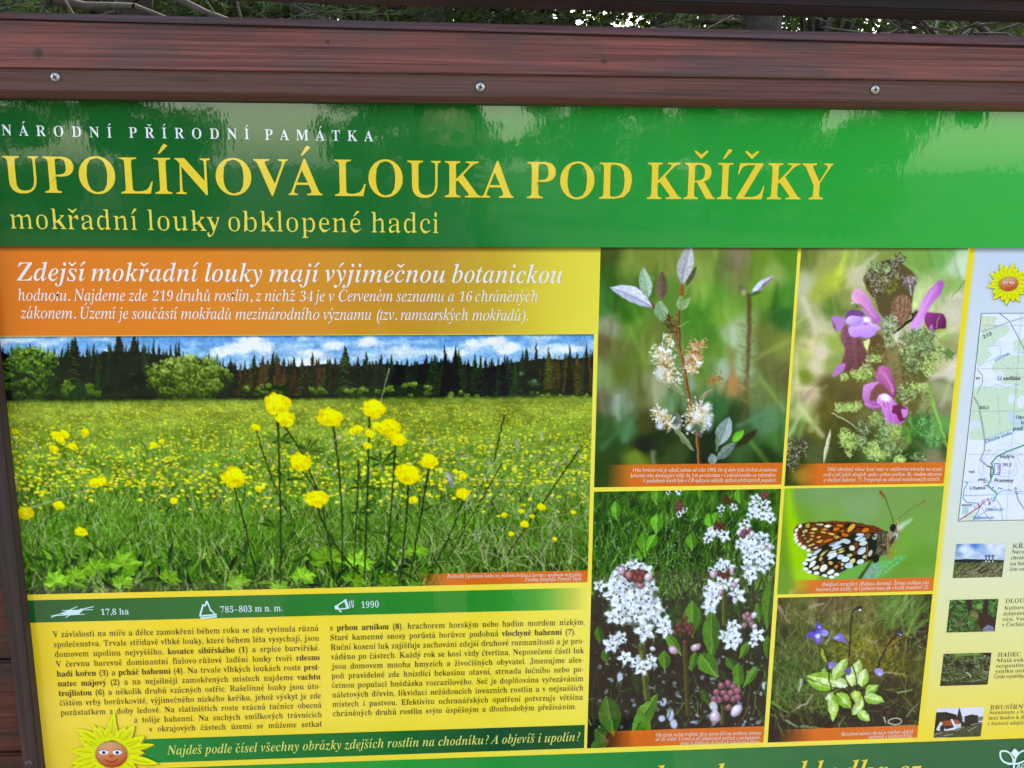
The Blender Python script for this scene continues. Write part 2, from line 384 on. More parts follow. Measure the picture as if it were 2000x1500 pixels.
    for a in ((60, 992, 190, 950), (990, 870, 890, 1010), (760, 720, 742, 790), (900, 1080, 960, 1015), (415, 1060, 470, 1150), (880, 930, 1010, 940), (660, 850, 600, 960)):
        s.cap([a[:2], a[2:]], 2.4, 1.4, C(184, 182, 150), .75)
    for x, y, r in ((541, 789, 24), (557, 818, 17), (457, 932, 22), (645, 815, 23), (731, 798, 21), (762, 834, 22), (779, 858, 14), (585, 902, 20), (620, 973, 20), (797, 926, 24), (838, 900, 16), (904, 963, 13), (500, 835, 9), (808, 976, 9), (700, 838, 10), (722, 846, 10), (735, 832, 9), (690, 842, 9), (718, 870, 9), (50, 1002, 15), (115, 987, 11), (158, 1038, 12), (340, 978, 8), (186, 943, 12), (200, 940, 10), (110, 850, 10), (126, 848, 10), (118, 858, 9), (166, 845, 9), (142, 872, 9), (105, 876, 9), (30, 843, 7), (505, 954, 8), (1058, 990, 9), (1024, 1024, 9), (1018, 998, 6), (985, 1006, 6), (1083, 1052, 5), (998, 1042, 6), (905, 930, 7), (890, 920, 6), (1120, 1000, 5), (1040, 1008, 5), (300, 868, 7), (316, 862, 6)):
        bloom(x, y, r, .82 + .2 * rng.random() if r > 12 else .8)
        if r > 12:      # outer petals standing off the cup
            for k_ in range(2 + rng.integers(3)):
                a_ = math.radians(pick([160, 185, 20, -5, 80, 210, 335]) + rng.normal() * 12); px_, py_ = x + math.cos(a_) * r * .85, y + math.sin(a_) * r * .7
                s.dot(px_, py_, r * .42, r * .24, math.degrees(a_) + 60, jit(C(238, 214, 26), .06), 1, 1.2)
                s.cap([(px_ - r * .3, py_ + r * .1), (px_, py_ + r * .22), (px_ + r * .3, py_ + r * .05)], 1.6, 1., C(176, 150, 10), .5)
    s.dot(880, 938, 5, 16, -18, C(150, 140, 160), .9, 2); s.dot(876, 930, 3, 9, -18, C(190, 180, 200), .8, 2)
    for x, y in ((1058, 852), (1010, 870), (1125, 875), (955, 905)): s.dot(x, y, 3, 9, 0, C(178, 170, 186), .6, 2)
    warp(s, .9, 5); life(s, .10); s.mottle(.26, 2.2, 2.2)
    punch(s, 1.2, 1., .46); s.img[:] = np.clip(s.img * C(250, 243, 232), 0, 1)
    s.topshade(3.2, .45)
    s.caption(818, 1150, 1121, 60)
    return s

def pic_willow():
    s = Pic(172, 85.4, 389.6, 356.6, .72); s.frame(1160, 480, 3.125)
    s.rbf([(80, 60, (74, 84, 44)), (80, 180, (60, 96, 42)), (230, 120, (124, 140, 66)), (300, 60, (120, 132, 60)), (480, 80, (128, 140, 66)), (640, 150, (140, 152, 78)), (700, 60, (120, 138, 66)), (820, 130, (112, 112, 74)), (900, 80, (140, 122, 92)), (1000, 100, (110, 138, 52)), (1180, 80, (84, 130, 44)), (1100, 160, (140, 162, 84)),
           (60, 330, (50, 110, 48)), (250, 250, (88, 110, 50)), (190, 420, (60, 112, 44)), (470, 300, (96, 130, 58)), (650, 280, (134, 160, 72)), (760, 300, (96, 146, 56)), (850, 200, (130, 126, 78)), (1000, 300, (110, 150, 58)), (1180, 330, (70, 128, 48)), (1160, 430, (50, 100, 50)), (780, 430, (120, 160, 62)), (640, 420, (70, 130, 50)),
           (100, 500, (150, 150, 120)), (50, 600, (106, 96, 60)), (250, 520, (104, 140, 56)), (170, 640, (104, 108, 60)), (330, 560, (108, 120, 60)), (700, 560, (76, 128, 50)), (850, 540, (178, 190, 150)), (900, 640, (150, 170, 110)), (760, 640, (100, 140, 56)), (1050, 560, (112, 118, 58)), (1150, 620, (130, 136, 70)), (1050, 700, (110, 112, 62)),
           (60, 800, (130, 150, 96)), (50, 950, (116, 108, 80)), (160, 780, (100, 110, 50)), (150, 970, (150, 156, 130)), (260, 700, (98, 120, 52)), (300, 900, (106, 108, 60)), (370, 880, (160, 160, 120)), (480, 960, (110, 140, 90)), (690, 760, (112, 140, 66)), (790, 760, (150, 172, 130)), (860, 830, (176, 130, 80)), (900, 780, (150, 176, 130)), (1080, 850, (112, 118, 66)), (1150, 800, (104, 96, 58)), (1000, 900, (118, 124, 72)),
           (60, 1100, (60, 92, 50)), (200, 1120, (74, 116, 72)), (120, 1200, (46, 76, 44)), (310, 1080, (74, 74, 42)), (300, 1220, (30, 36, 24)), (420, 1200, (38, 52, 30)), (500, 1270, (60, 80, 50)), (560, 1100, (50, 60, 36)), (700, 1180, (36, 50, 34)), (760, 1000, (60, 110, 64)), (850, 1050, (50, 70, 44)), (920, 1200, (60, 90, 52)), (1050, 1080, (90, 128, 90)), (1120, 1200, (70, 112, 56)), (1060, 1280, (40, 60, 34)), (660, 1300, (36, 50, 34)), (100, 1330, (50, 70, 40)), (260, 1300, (110, 130, 50))], 2.4, .012)
    # soft background blades
    for i in range(230):
        x, y = rng.random() * 1250, 100 + rng.random() * 1250; L = 60 + rng.random() * 200
        g = s.img[tuple(np.clip(s.T([(x, y)])[0][::-1].astype(int), 0, [s.H - 1, s.W - 1]))]
        s.cap([(x, y), (x + rng.normal() * 30, y - L)], 14 + rng.random() * 18, 6, np.clip(g * (1 + rng.normal() * .16) + rng.normal() * .02, 0, 1), .5, 8)
    for a in ((1190, 580, 960, 700, 30, (150, 160, 80)), (1010, 800, 1160, 1000, 26, (140, 166, 84)), (960, 1200, 1060, 1330, 26, (104, 146, 70)), (880, 1100, 1110, 990, 30, (96, 134, 96)), (140, 920, 150, 1060, 26, (168, 172, 150)), (50, 1230, 130, 1150, 40, (70, 110, 64)), (190, 1180, 220, 1070, 50, (90, 130, 90)), (360, 1260, 366, 1330, 20, (170, 172, 150)), (250, 1280, 280, 1330, 60, (116, 130, 54)), (380, 960, 370, 820, 26, (170, 172, 130)), (470, 1000, 470, 910, 34, (120, 150, 110)), (790, 800, 785, 700, 50, (160, 178, 150)), (600, 860, 590, 790, 44, (150, 160, 140)), (880, 780, 900, 620, 30, (170, 186, 140)), (860, 600, 840, 520, 50, (178, 192, 150))):
        s.cap([a[:2], a[2:4]], a[4], a[4] * .5, C(*a[5]), .8, 7)
    s.dot(845, 835, 26, 40, 0, C(188, 134, 82), .85, 9)
    s.img[:] = blur(s.img, 1.6)
    # blurred second stem
    s.cap([(945, 300), (950, 600), (935, 800)], 26, 22, C(96, 66, 48), .85, 5); s.cap([(935, 800), (915, 1080)], 20, 14, C(120, 80, 58), .75, 6)
    for i in range(26):
        y = 330 + rng.random() * 640; s.leaf(945, y, 945 + rng.choice([-1, 1]) * (30 + rng.random() * 60), y - 50 + rng.random() * 40, 18, jit(C(130, 130, 84), .2), a=.6, soft=1.2)
    s.leaf(960, 285, 1098, 180, 44, C(196, 190, 206), C(150, 110, 124), soft=.8); s.leaf(965, 280, 1040, 212, 32, C(214, 222, 236), soft=.8)
    s.leaf(930, 310, 890, 235, 44, C(110, 106, 76), soft=1); s.dot(915, 285, 14, 20, 0, C(186, 170, 120), .8, 4)
    s.dot(985, 290, 30, 10, -20, C(66, 80, 50), .8, 3)
    # second-plane soft leaves
    s.leaf(495, 1010, 520, 1135, 60, C(112, 118, 104), C(96, 104, 92), C(80, 86, 70))
    s.leaf(860, 1230, 1000, 1120, 50, C(50, 46, 38), a=.9, soft=1.5)
    s.leaf(410, 330, 415, 150, 74, C(120, 100, 84), C(104, 84, 70), fat=.4, soft=.6)
    br = C(132, 78, 50); brl = C(176, 130, 96)
    for a in (((640, 1330), (628, 1150), 22), ((628, 1160), (590, 980), 20), ((590, 990), (565, 850), 22), ((567, 870), (548, 720), 22), ((550, 740), (515, 580), 22), ((518, 600), (515, 400), 20), ((515, 420), (535, 250), 16)):
        s.cap([a[0], a[1]], a[2], a[2] * .85, br); s.cap([(a[0][0] - 4, a[0][1]), (a[1][0] - 4, a[1][1])], a[2] * .3, a[2] * .25, brl, .9); s.cap([(a[0][0] + 6, a[0][1]), (a[1][0] + 6, a[1][1])], a[2] * .25, a[2] * .2, C(84, 46, 34), .8)
    s.cap([(365, 370), (318, 320)], 16, 12, C(140, 70, 50)); s.cap([(478, 520), (420, 470), (365, 370)], 12, 9, C(70, 60, 36)); s.cap([(535, 300), (537, 235)], 22, 16, C(160, 84, 50))
    s.cap([(555, 300), (595, 195)], 7, 4, C(150, 158, 110))
    # leaves
    g1, g2 = C(190, 190, 204), C(222, 222, 236)
    s.leaf(355, 376, 92, 254, 92, C(184, 184, 200), C(212, 212, 228), C(140, 138, 150), bend=22, fat=.5)
    s.leaf(330, 320, 298, 128, 82, C(152, 176, 146), C(170, 196, 164), C(122, 148, 110), fat=.45)
    s.dot(358, 200, 12, 16, 0, C(104, 140, 70), 1, 2)
    s.leaf(430, 470, 392, 335, 84, C(132, 158, 118), C(148, 176, 132), C(110, 132, 92), fat=.52)
    s.leaf(535, 240, 590, -10, 96, C(172, 168, 164), C(196, 192, 190), C(130, 124, 120), bend=-6, fat=.5)
    s.leaf(560, 245, 628, 120, 30, C(96, 88, 66))
    s.leaf(520, 395, 530, 305, 44, C(146, 170, 112), C(128, 150, 96), C(104, 120, 76)); s.leaf(530, 395, 590, 310, 40, C(138, 156, 104), C(158, 178, 122), C(104, 120, 76))
    s.leaf(755, 1225, 828, 1042, 92, C(132, 152, 140), C(160, 176, 170), C(96, 104, 96), fat=.5)
    s.leaf(845, 1195, 915, 1122, 46, C(96, 178, 52), C(120, 196, 70)); s.leaf(748, 1305, 862, 1200, 58, C(128, 144, 130), C(108, 124, 112), C(84, 90, 84))
    s.leaf(724, 1340, 722, 1265, 54, C(130, 148, 132), C(146, 164, 150), C(96, 108, 92)); s.leaf(750, 1260, 752, 1130, 20, C(110, 128, 96))
    s.leaf(612, 1255, 470, 1085, 34, C(120, 138, 96), C(140, 156, 112), C(90, 100, 66)); s.leaf(560, 1210, 525, 1160, 24, C(120, 124, 96))
    s.leaf(555, 920, 445, 800, 34, C(130, 144, 104), C(150, 160, 120), C(100, 110, 70)); s.leaf(640, 935, 735, 870, 30, C(150, 152, 120), C(124, 128, 96))
    s.leaf(625, 760, 565, 690, 24, C(150, 166, 136)); s.leaf(565, 760, 562, 660, 20, C(176, 190, 180))
    s.cap([(600, 980), (650, 930), (740, 870)], 8, 5, C(150, 110, 80)); s.cap([(520, 490), (585, 462)], 8, 3, C(150, 160, 100)); s.cap([(538, 660), (548, 590)], 7, 3, C(176, 150, 100)); s.cap([(508, 640), (470, 605), (440, 560)], 9, 6, C(190, 160, 110))
    for x, y, L, an in ((450, 480, 50, 200), (460, 470, 40, 250), (470, 500, 40, 100)):
        s.cap([(x, y), (x + L * math.cos(math.radians(an)), y + L * math.sin(math.radians(an)))], 6, 3, C(110, 96, 56))
    def catkin(x0, y0, x1, y1, w, pal, n, core=C(196, 160, 60)):
        s.cap([(x0, y0), (x1, y1)], w * .22, w * .14, core)
        for i in range(n):
            t = rng.random(); x, y = x0 + (x1 - x0) * t, y0 + (y1 - y0) * t; an = rng.random() * 6.28
            L = w * (.3 + .35 * rng.random()); ex, ey = x + math.cos(an) * L, y + math.sin(an) * L
            s.cap([(x, y), (ex, ey)], 4 + rng.random() * 5, 2.5, jit(pick(pal), .1), .9)
            if rng.random() < .4: s.dot(ex, ey, 3 + rng.random() * 4, col=jit(pal[0], .08), a=.9)
    wh = [C(238, 236, 230), C(226, 214, 190), C(206, 176, 104), C(240, 232, 214), C(186, 140, 80), C(140, 110, 60)]
    tn = [C(214, 168, 120), C(196, 140, 90), C(228, 196, 160), C(160, 106, 60), C(120, 84, 48), C(222, 180, 140)]
    catkin(455, 430, 500, 545, 80, [C(96, 66, 44), C(130, 90, 60), C(74, 60, 36), C(160, 120, 80)], 60, C(100, 66, 44))
    catkin(445, 540, 470, 610, 50, wh, 34); catkin(415, 640, 455, 800, 130, wh, 210); catkin(640, 590, 585, 750, 100, tn, 200, C(170, 120, 60)); catkin(630, 700, 590, 770, 70, wh, 40)
    s.dot(640, 712, 18, 9, 30, C(240, 236, 232)); s.dot(400, 780, 26, 40, -20, C(236, 232, 228), .7, 6); s.cap([(360, 680), (400, 668)], 10, 5, C(236, 226, 196)); s.cap([(400, 625), (425, 640)], 18, 10, C(244, 242, 240)); s.cap([(430, 650), (478, 640)], 16, 8, C(240, 238, 234))
    catkin(700, 830, 770, 800, 60, [C(160, 124, 70), C(120, 92, 50), C(190, 150, 90)], 70, C(120, 90, 50)); catkin(520, 825, 522, 822, 34, wh, 14)
    catkin(470, 1100, 385, 1010, 90, wh, 110); s.dot(402, 1100, 26, 20, 30, C(226, 228, 236), .85, 5); s.cap([(385, 968), (400, 1005)], 10, 8, C(232, 220, 200)); s.cap([(345, 1003), (385, 1010)], 8, 10, C(238, 230, 220)); s.dot(455, 1050, 18, 22, 0, C(206, 176, 130), .8, 4)
    catkin(640, 1000, 630, 1080, 150, wh, 240); s.dot(700, 1070, 22, 46, 0, C(226, 232, 240), .75, 9); s.dot(690, 980, 20, 26, 20, C(240, 232, 230), .85, 4); s.dot(625, 1040, 22, 34, 0, C(236, 230, 232), .8, 5); s.dot(580, 1110, 22, 20, 0, C(228, 230, 238), .9, 4); s.dot(630, 1110, 34, 26, 0, C(76, 96, 70), .85, 5); s.dot(640, 1150, 22, 16, 0, C(110, 100, 110), .8, 5)
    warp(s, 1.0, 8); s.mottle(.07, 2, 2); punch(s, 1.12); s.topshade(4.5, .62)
    s.caption(80, 1150, 1338, 160)
    return s

def pic_lousewort():
    s = Pic(393.4, 85.4, 583.2, 358.4, .72); s.frame(1520, 480, 3.126)
    s.rbf([(180, 60, (104, 116, 60)), (300, 100, (150, 150, 84)), (450, 60, (146, 160, 84)), (470, 200, (190, 180, 140)), (640, 40, (128, 142, 74)), (850, 100, (120, 154, 76)), (1000, 60, (110, 160, 84)), (1100, 130, (190, 206, 170)), (1050, 240, (140, 170, 90)), (900, 300, (180, 190, 130)), (150, 250, (180, 176, 140)), (250, 280, (160, 164, 72)), (350, 200, (170, 176, 70)), (330, 380, (96, 120, 56)), (420, 330, (140, 140, 80)),
           (180, 400, (170, 164, 120)), (130, 480, (130, 140, 80)), (250, 500, (190, 180, 140)), (330, 600, (150, 164, 80)), (200, 620, (190, 180, 110)), (270, 640, (210, 190, 160)), (120, 700, (170, 170, 100)), (230, 740, (206, 190, 150)), (160, 800, (120, 130, 50)), (100, 850, (180, 170, 120)), (190, 900, (200, 170, 140)), (330, 720, (140, 150, 80)), (420, 800, (106, 92, 54)), (300, 860, (98, 84, 50)), (420, 950, (96, 80, 52)), (300, 1000, (96, 86, 46)), (130, 1000, (170, 170, 110)), (100, 1120, (100, 120, 60)), (230, 1130, (100, 92, 44)), (350, 1120, (78, 76, 44)), (160, 1200, (74, 80, 50)), (100, 1300, (50, 60, 30)), (230, 1280, (84, 90, 56)), (400, 1300, (60, 66, 40)),
           (560, 620, (120, 110, 70)), (640, 680, (150, 130, 90)), (700, 700, (170, 160, 100)), (720, 600, (196, 190, 150)), (820, 700, (110, 110, 72)), (850, 850, (120, 110, 68)), (780, 900, (110, 100, 60)), (900, 760, (130, 140, 84)), (1000, 700, (190, 180, 130)), (1050, 600, (150, 150, 100)), (1060, 420, (200, 190, 160)), (1080, 330, (190, 180, 150)), (1060, 500, (196, 186, 150)), (1000, 520, (150, 170, 80)), (1060, 760, (214, 196, 176)), (980, 830, (150, 150, 110)), (1060, 900, (160, 160, 110)), (900, 950, (140, 140, 90)), (1020, 1000, (130, 120, 90)), (1000, 1080, (96, 150, 80)), (880, 1100, (60, 110, 60)), (950, 1180, (80, 130, 70)), (1030, 1250, (70, 80, 50)), (850, 1200, (60, 90, 50)), (700, 1180, (120, 150, 80)), (600, 1250, (80, 96, 56)), (520, 1160, (70, 74, 46)), (780, 1280, (50, 70, 40)), (960, 1290, (130, 120, 90)), (560, 1050, (110, 104, 60))], 2.4, .01)
    for i in range(150):
        x, y = rng.random() * 1188, 60 + rng.random() * 1280; L = 60 + rng.random() * 160; an = rng.normal() * .9
        g = s.img[tuple(np.clip(s.T([(x, y)])[0][::-1].astype(int), 0, [s.H - 1, s.W - 1]))]
        s.cap([(x, y), (x + L * math.sin(an), y - L * math.cos(an))], 10 + rng.random() * 20, 6, np.clip(g * (1 + rng.normal() * .2), 0, 1), .6, 7)
    for a in ((440, 200, 600, 50, 34, (196, 186, 150)), (150, 330, 230, 500, 40, (206, 196, 160)), (230, 500, 340, 540, 30, (196, 184, 140)), (130, 980, 270, 1160, 40, (196, 200, 140)), (960, 560, 1120, 480, 30, (206, 196, 150)), (930, 800, 1080, 760, 40, (214, 190, 170)), (60, 1160, 130, 1040, 26, (200, 196, 150)), (1060, 300, 1160, 310, 24, (210, 200, 170)), (1000, 970, 1060, 820, 30, (180, 176, 140)), (200, 600, 280, 680, 46, (214, 190, 160)), (200, 1120, 240, 1040, 40, (150, 160, 90))):
        s.cap([a[:2], a[2:4]], a[4], a[4] * .6, C(*a[5]), .75, 7)
    s.img[:] = blur(s.img, 1.3)
    s.cap([(1145, 205), (1060, 310)], 7, 4, C(96, 112, 56), .8, 2)
    # stalk masses
    s.poly([(560, 560), (640, 560), (660, 760), (600, 780), (560, 700)], C(104, 80, 54), soft=1, smooth=True)
    s.poly([(640, 640), (760, 620), (780, 820), (690, 860), (650, 760)], C(128, 106, 72), soft=1.5, smooth=True, a=.8)
    s.poly([(760, 620), (940, 600), (930, 780), (860, 860), (770, 880), (750, 740)], C(104, 94, 60), soft=1.5, smooth=True)
    s.poly([(780, 800), (850, 820), (850, 1000), (790, 1040), (770, 900)], C(110, 94, 56), soft=1.5, smooth=True)
    s.poly([(690, 1100), (760, 1060), (800, 1120), (790, 1230), (700, 1240)], C(120, 118, 66), soft=1.5, smooth=True)
    s.cap([(915, 860), (950, 1000), (1035, 1240)], 20, 12, C(140, 180, 84), .95, 3); s.cap([(800, 1200), (810, 1000)], 24, 14, C(120, 160, 70), .8, 5)
    # shaded tube on the left, under the flower
    s.poly([(400, 480), (500, 560), (540, 660), (560, 740), (440, 770), (380, 740), (405, 640), (385, 560)], C(140, 84, 96), soft=.8, smooth=True, tex=.2, grad=(C(104, 66, 60), 400, 560, 560, 740))
    for i in range(7): s.cap([(400 + i * 16, 500 + i * 12), (430 + i * 12, 620), (420 + i * 14, 740)], 6, 4, pick([C(96, 56, 64), C(160, 104, 110)]), .35, 3)
    s.poly([(330, 800), (350, 740), (400, 715), (405, 745), (365, 785)], C(186, 116, 176), soft=.6, smooth=True)
    s.poly([(322, 440), (345, 428), (412, 450), (370, 522), (340, 490)], C(178, 120, 180), soft=.6, smooth=True); s.poly([(320, 445), (360, 522), (335, 495)], C(110, 50, 96), soft=.6)
    s.poly([(515, 580), (555, 565), (552, 610), (543, 645)], C(216, 214, 140))
    for i in range(520):
        x, y = 560 + rng.random() * 380, 560 + rng.random() * 560
        s.cap([(x, y), (x + rng.normal() * 14, y + rng.normal() * 18)], 7 + rng.random() * 6, 3, jit(pick([C(90, 84, 50), C(120, 110, 66), C(70, 84, 44), C(140, 140, 84), C(96, 70, 50), C(110, 130, 70)]), .2), .55, 2)
    # top bud cluster
    s.poly([(520, 190), (600, 110), (720, 80), (780, 130), (845, 200), (820, 290), (810, 400), (740, 470), (640, 440), (590, 330), (540, 270)], C(96, 80, 54), soft=.8, smooth=True)
    def curly(x, y, rx, ry, n, pal, w=5.):
        for i in range(n):
            an = rng.random() * 6.28; q = math.sqrt(rng.random()); px, py = x + math.cos(an) * q * rx, y + math.sin(an) * q * ry
            a2 = rng.random() * 6.28; L = 8 + rng.random() * 14
            s.cap([(px, py), (px + math.cos(a2) * L, py + math.sin(a2) * L), (px + math.cos(a2 + 1.3) * L * 1.2, py + math.sin(a2 + 1.3) * L * 1.2)], w * (.6 + .8 * rng.random()), w * .5, jit(pick(pal), .15), .9)
    dk = [C(50, 48, 34), C(84, 78, 56), C(150, 140, 120), C(110, 116, 80), C(70, 50, 44), C(180, 168, 150)]
    gr = [C(110, 134, 84), C(150, 172, 120), C(78, 96, 60), C(170, 180, 130), C(90, 84, 56)]
    yg = [C(178, 196, 112), C(150, 172, 90), C(196, 206, 136), C(120, 140, 70)]
    for x, y, rx, ry, n, p in ((590, 130, 40, 30, 60, gr), (570, 200, 50, 40, 90, dk), (680, 130, 50, 40, 100, dk), (740, 80, 34, 34, 80, dk), (650, 160, 50, 50, 70, gr), (700, 190, 60, 30, 70, dk), (610, 260, 50, 60, 60, dk), (800, 220, 44, 40, 110, [C(150, 130, 130), C(90, 66, 66), C(186, 170, 160), C(120, 96, 90)]), (700, 240, 40, 60, 60, [C(150, 150, 76), C(112, 112, 50), C(90, 80, 44)])):
        curly(x, y, rx, ry, n, p)
    s.poly([(735, 300), (790, 310), (818, 380), (800, 440), (740, 500), (700, 440), (690, 360)], C(134, 98, 76), soft=.6, smooth=True, tex=.5)
    for x in (730, 755, 780): s.cap([(x, 310), (x + 6, 400), (x - 14, 470)], 5, 3, C(176, 132, 116), .8)
    s.cap([(805, 300), (812, 260), (790, 190)], 6, 3, C(206, 206, 200)); s.cap([(705, 530), (800, 460), (885, 400)], 14, 18, C(34, 28, 22)); curly(850, 420, 36, 20, 30, [C(30, 26, 20), C(60, 54, 36)])
    curly(680, 470, 46, 46, 110, gr + [C(206, 200, 190)]); curly(690, 560, 50, 40, 80, gr)
    # right flower
    s.poly([(800, 500), (850, 400), (900, 300), (960, 228), (1000, 215), (1012, 245), (990, 290), (930, 370), (900, 420), (840, 525)], C(176, 92, 170), soft=.5, smooth=True, grad=(C(216, 146, 206), 990, 300, 880, 300))
    for i in range(8): s.cap([(985 - i * 8, 235 + i * 6), (930 - i * 6, 320 + i * 8), (870 - i * 3, 440 + i * 6)], 4, 2, pick([C(230, 160, 214), C(160, 80, 150)]), .35, 2)
    s.cap([(880, 380), (960, 260)], 22, 16, C(222, 150, 206), .6, 8); s.poly([(900, 410), (960, 410), (1010, 425), (1020, 500), (960, 510), (930, 520), (895, 470)], C(156, 62, 128), soft=.5, smooth=True, grad=(C(96, 32, 76), 900, 420, 1020, 510))
    s.poly([(920, 500), (935, 480), (950, 540), (960, 560)], C(190, 130, 180), soft=.8)
    s.poly([(830, 520), (890, 430), (880, 480), (850, 525)], C(196, 150, 206), soft=.6); s.cap([(960, 500), (985, 420)], 5, 3, C(150, 176, 84))
    s.poly([(700, 545), (745, 520), (735, 560), (720, 600)], C(206, 196, 170), soft=.5)
    # left flower
    s.poly([(448, 290), (470, 262), (510, 268), (560, 330), (600, 400), (625, 450), (590, 480), (540, 420), (500, 360), (455, 345)], C(232, 160, 190), soft=.4, smooth=True, grad=(C(176, 104, 176), 450, 280, 620, 440))
    for i in range(9): s.cap([(470 + i * 8, 280 + i * 5), (520 + i * 8, 350 + i * 6), (585 + i * 4, 440 + i * 3)], 3.5, 2, C(176, 92, 150), .28, 2)
    s.cap([(455, 300), (462, 335), (480, 345)], 10, 8, C(240, 190, 200), .7, 3)
    s.cap([(475, 300), (520, 330), (580, 430)], 26, 14, C(226, 156, 190), .7, 8); s.cap([(500, 360), (560, 410), (590, 470)], 6, 4, C(160, 84, 130), .7)
    s.poly([(412, 450), (430, 395), (500, 390), (535, 430), (500, 460)], C(120, 74, 130), soft=.5, smooth=True)
    s.poly([(412, 455), (440, 430), (500, 430), (512, 460), (470, 490), (430, 480)], C(222, 184, 234), soft=.4, smooth=True, grad=(C(176, 124, 206), 430, 430, 470, 490))
    s.poly([(430, 520), (440, 490), (500, 470), (540, 440), (570, 470), (625, 500), (600, 525), (560, 560), (510, 555), (450, 552)], C(226, 186, 238), soft=.4, smooth=True, grad=(C(184, 128, 212), 520, 450, 530, 560))
    for a in ((520, 480, 450, 540), (535, 485, 520, 550), (550, 480, 590, 520), (500, 470, 440, 510)): s.cap([a[:2], a[2:]], 3, 2, C(160, 110, 190), .5, 2)
    s.cap([(430, 495), (500, 478), (540, 470)], 5, 4, C(130, 80, 150), .7, 2)
    s.dot(535, 446, 22, 14, 10, C(244, 236, 248), .95, 4); s.cap([(520, 470), (535, 490)], 7, 5, C(200, 70, 130)); s.cap([(540, 466), (545, 484)], 5, 4, C(200, 80, 140)); s.cap([(490, 556), (500, 500)], 4, 3, C(166, 116, 190), .7); s.dot(480, 366, 10, 6, 20, C(40, 30, 34)); s.dot(460, 360, 34, 9, 8, C(130, 142, 100), .85, 3); s.dot(455, 350, 10, 5, 0, C(220, 210, 190), .8, 2)
    # lower flower
    s.poly([(598, 770), (620, 738), (670, 745), (700, 800), (715, 900), (690, 930), (640, 860), (600, 820)], C(196, 104, 156), soft=.4, smooth=True, grad=(C(134, 60, 104), 610, 750, 710, 920))
    for i in range(8): s.cap([(612 + i * 10, 770 + i * 3), (640 + i * 8, 830 + i * 6), (690 + i * 2, 910)], 3.5, 2, C(210, 130, 176), .35, 2); s.cap([(625, 760), (670, 800), (700, 890)], 10, 6, C(200, 116, 164), .7, 4)
    s.poly([(515, 900), (530, 850), (600, 830), (615, 850), (570, 900), (560, 930), (600, 950), (620, 990), (570, 1000), (525, 960)], C(214, 140, 196), soft=.4, smooth=True, grad=(C(166, 80, 146), 520, 860, 610, 990))
    s.cap([(530, 960), (570, 990), (620, 985)], 7, 5, C(232, 170, 214), .7, 3)
    s.poly([(560, 900), (610, 840), (660, 870), (690, 930), (640, 910), (590, 930), (560, 950)], C(128, 82, 70), soft=.5, smooth=True)
    s.poly([(600, 950), (625, 905), (680, 915), (715, 960), (790, 990), (780, 1050), (720, 1100), (660, 1090), (640, 1030), (630, 990)], C(222, 150, 212), soft=.4, smooth=True, grad=(C(180, 90, 170), 620, 920, 740, 1090))
    for a in ((660, 950, 690, 1080), (640, 960, 650, 1050), (700, 960, 700, 1000)): s.cap([a[:2], a[2:]], 4, 3, C(160, 76, 150), .5, 2)
    s.poly([(700, 980), (740, 960), (790, 1000), (770, 1060), (740, 1070), (720, 1030), (690, 1020)], C(116, 44, 74), soft=.3); s.poly([(745, 1000), (790, 995), (785, 1040), (760, 1050)], C(200, 130, 190), soft=.3)
    s.dot(652, 930, 30, 20, 20, C(246, 232, 244), .95, 4); s.cap([(640, 960), (655, 985)], 6, 4, C(200, 70, 110)); s.cap([(660, 955), (670, 970)], 5, 4, C(200, 90, 130)); s.cap([(650, 1010), (680, 1090)], 5, 4, C(226, 160, 214), .7)
    # frilly leaves
    for x, y, rx, ry, n, p in ((820, 560, 60, 40, 130, gr), (900, 560, 60, 60, 170, gr), (870, 620, 70, 60, 160, gr), (800, 650, 50, 50, 90, yg + gr), (960, 660, 60, 50, 120, gr + yg), (1045, 660, 30, 30, 50, [C(80, 110, 60), C(110, 130, 70)]), (820, 730, 50, 40, 80, gr), (920, 740, 40, 60, 70, yg), (580, 690, 50, 20, 40, yg), (500, 780, 60, 30, 90, yg), (540, 760, 30, 40, 30, yg), (400, 800, 30, 16, 30, yg), (780, 900, 60, 60, 110, gr + yg), (860, 860, 60, 26, 70, yg), (440, 990, 50, 24, 70, yg), (380, 985, 30, 20, 40, yg), (490, 970, 20, 18, 30, yg), (600, 1060, 50, 40, 90, yg + gr), (700, 1130, 60, 50, 120, yg), (640, 1130, 50, 60, 80, gr), (440, 1190, 60, 50, 140, yg), (400, 1150, 30, 40, 50, yg), (520, 1110, 40, 40, 60, gr + [C(206, 196, 186)]), (560, 1230, 60, 50, 120, yg), (500, 1200, 40, 40, 60, gr), (430, 1270, 16, 20, 24, yg), (700, 1230, 60, 40, 80, gr), (620, 1280, 60, 30, 80, yg), (740, 1300, 40, 20, 50, yg), (860, 1290, 50, 30, 40, gr), (790, 1150, 50, 60, 60, [C(90, 150, 70), C(70, 120, 56)]), (900, 1110, 60, 60, 60, [C(90, 150, 80), C(130, 176, 110)]), (960, 1180, 60, 50, 60, [C(80, 140, 70), C(120, 166, 100)])):
        curly(x, y, rx, ry, n, p, 6)
    s.cap([(330, 1025), (420, 1060), (480, 1115)], 8, 6, C(190, 176, 130)); s.leaf(275, 1330, 322, 1115, 22, C(214, 206, 176), C(186, 176, 130))
    curly(110, 1240, 60, 70, 120, dk, 6); curly(80, 1330, 40, 50, 60, dk, 6); s.dot(150, 1400, 70, 50, 0, C(190, 150, 60), .6, 12)
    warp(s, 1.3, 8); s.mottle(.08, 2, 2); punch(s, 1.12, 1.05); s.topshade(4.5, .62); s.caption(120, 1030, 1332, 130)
    return s

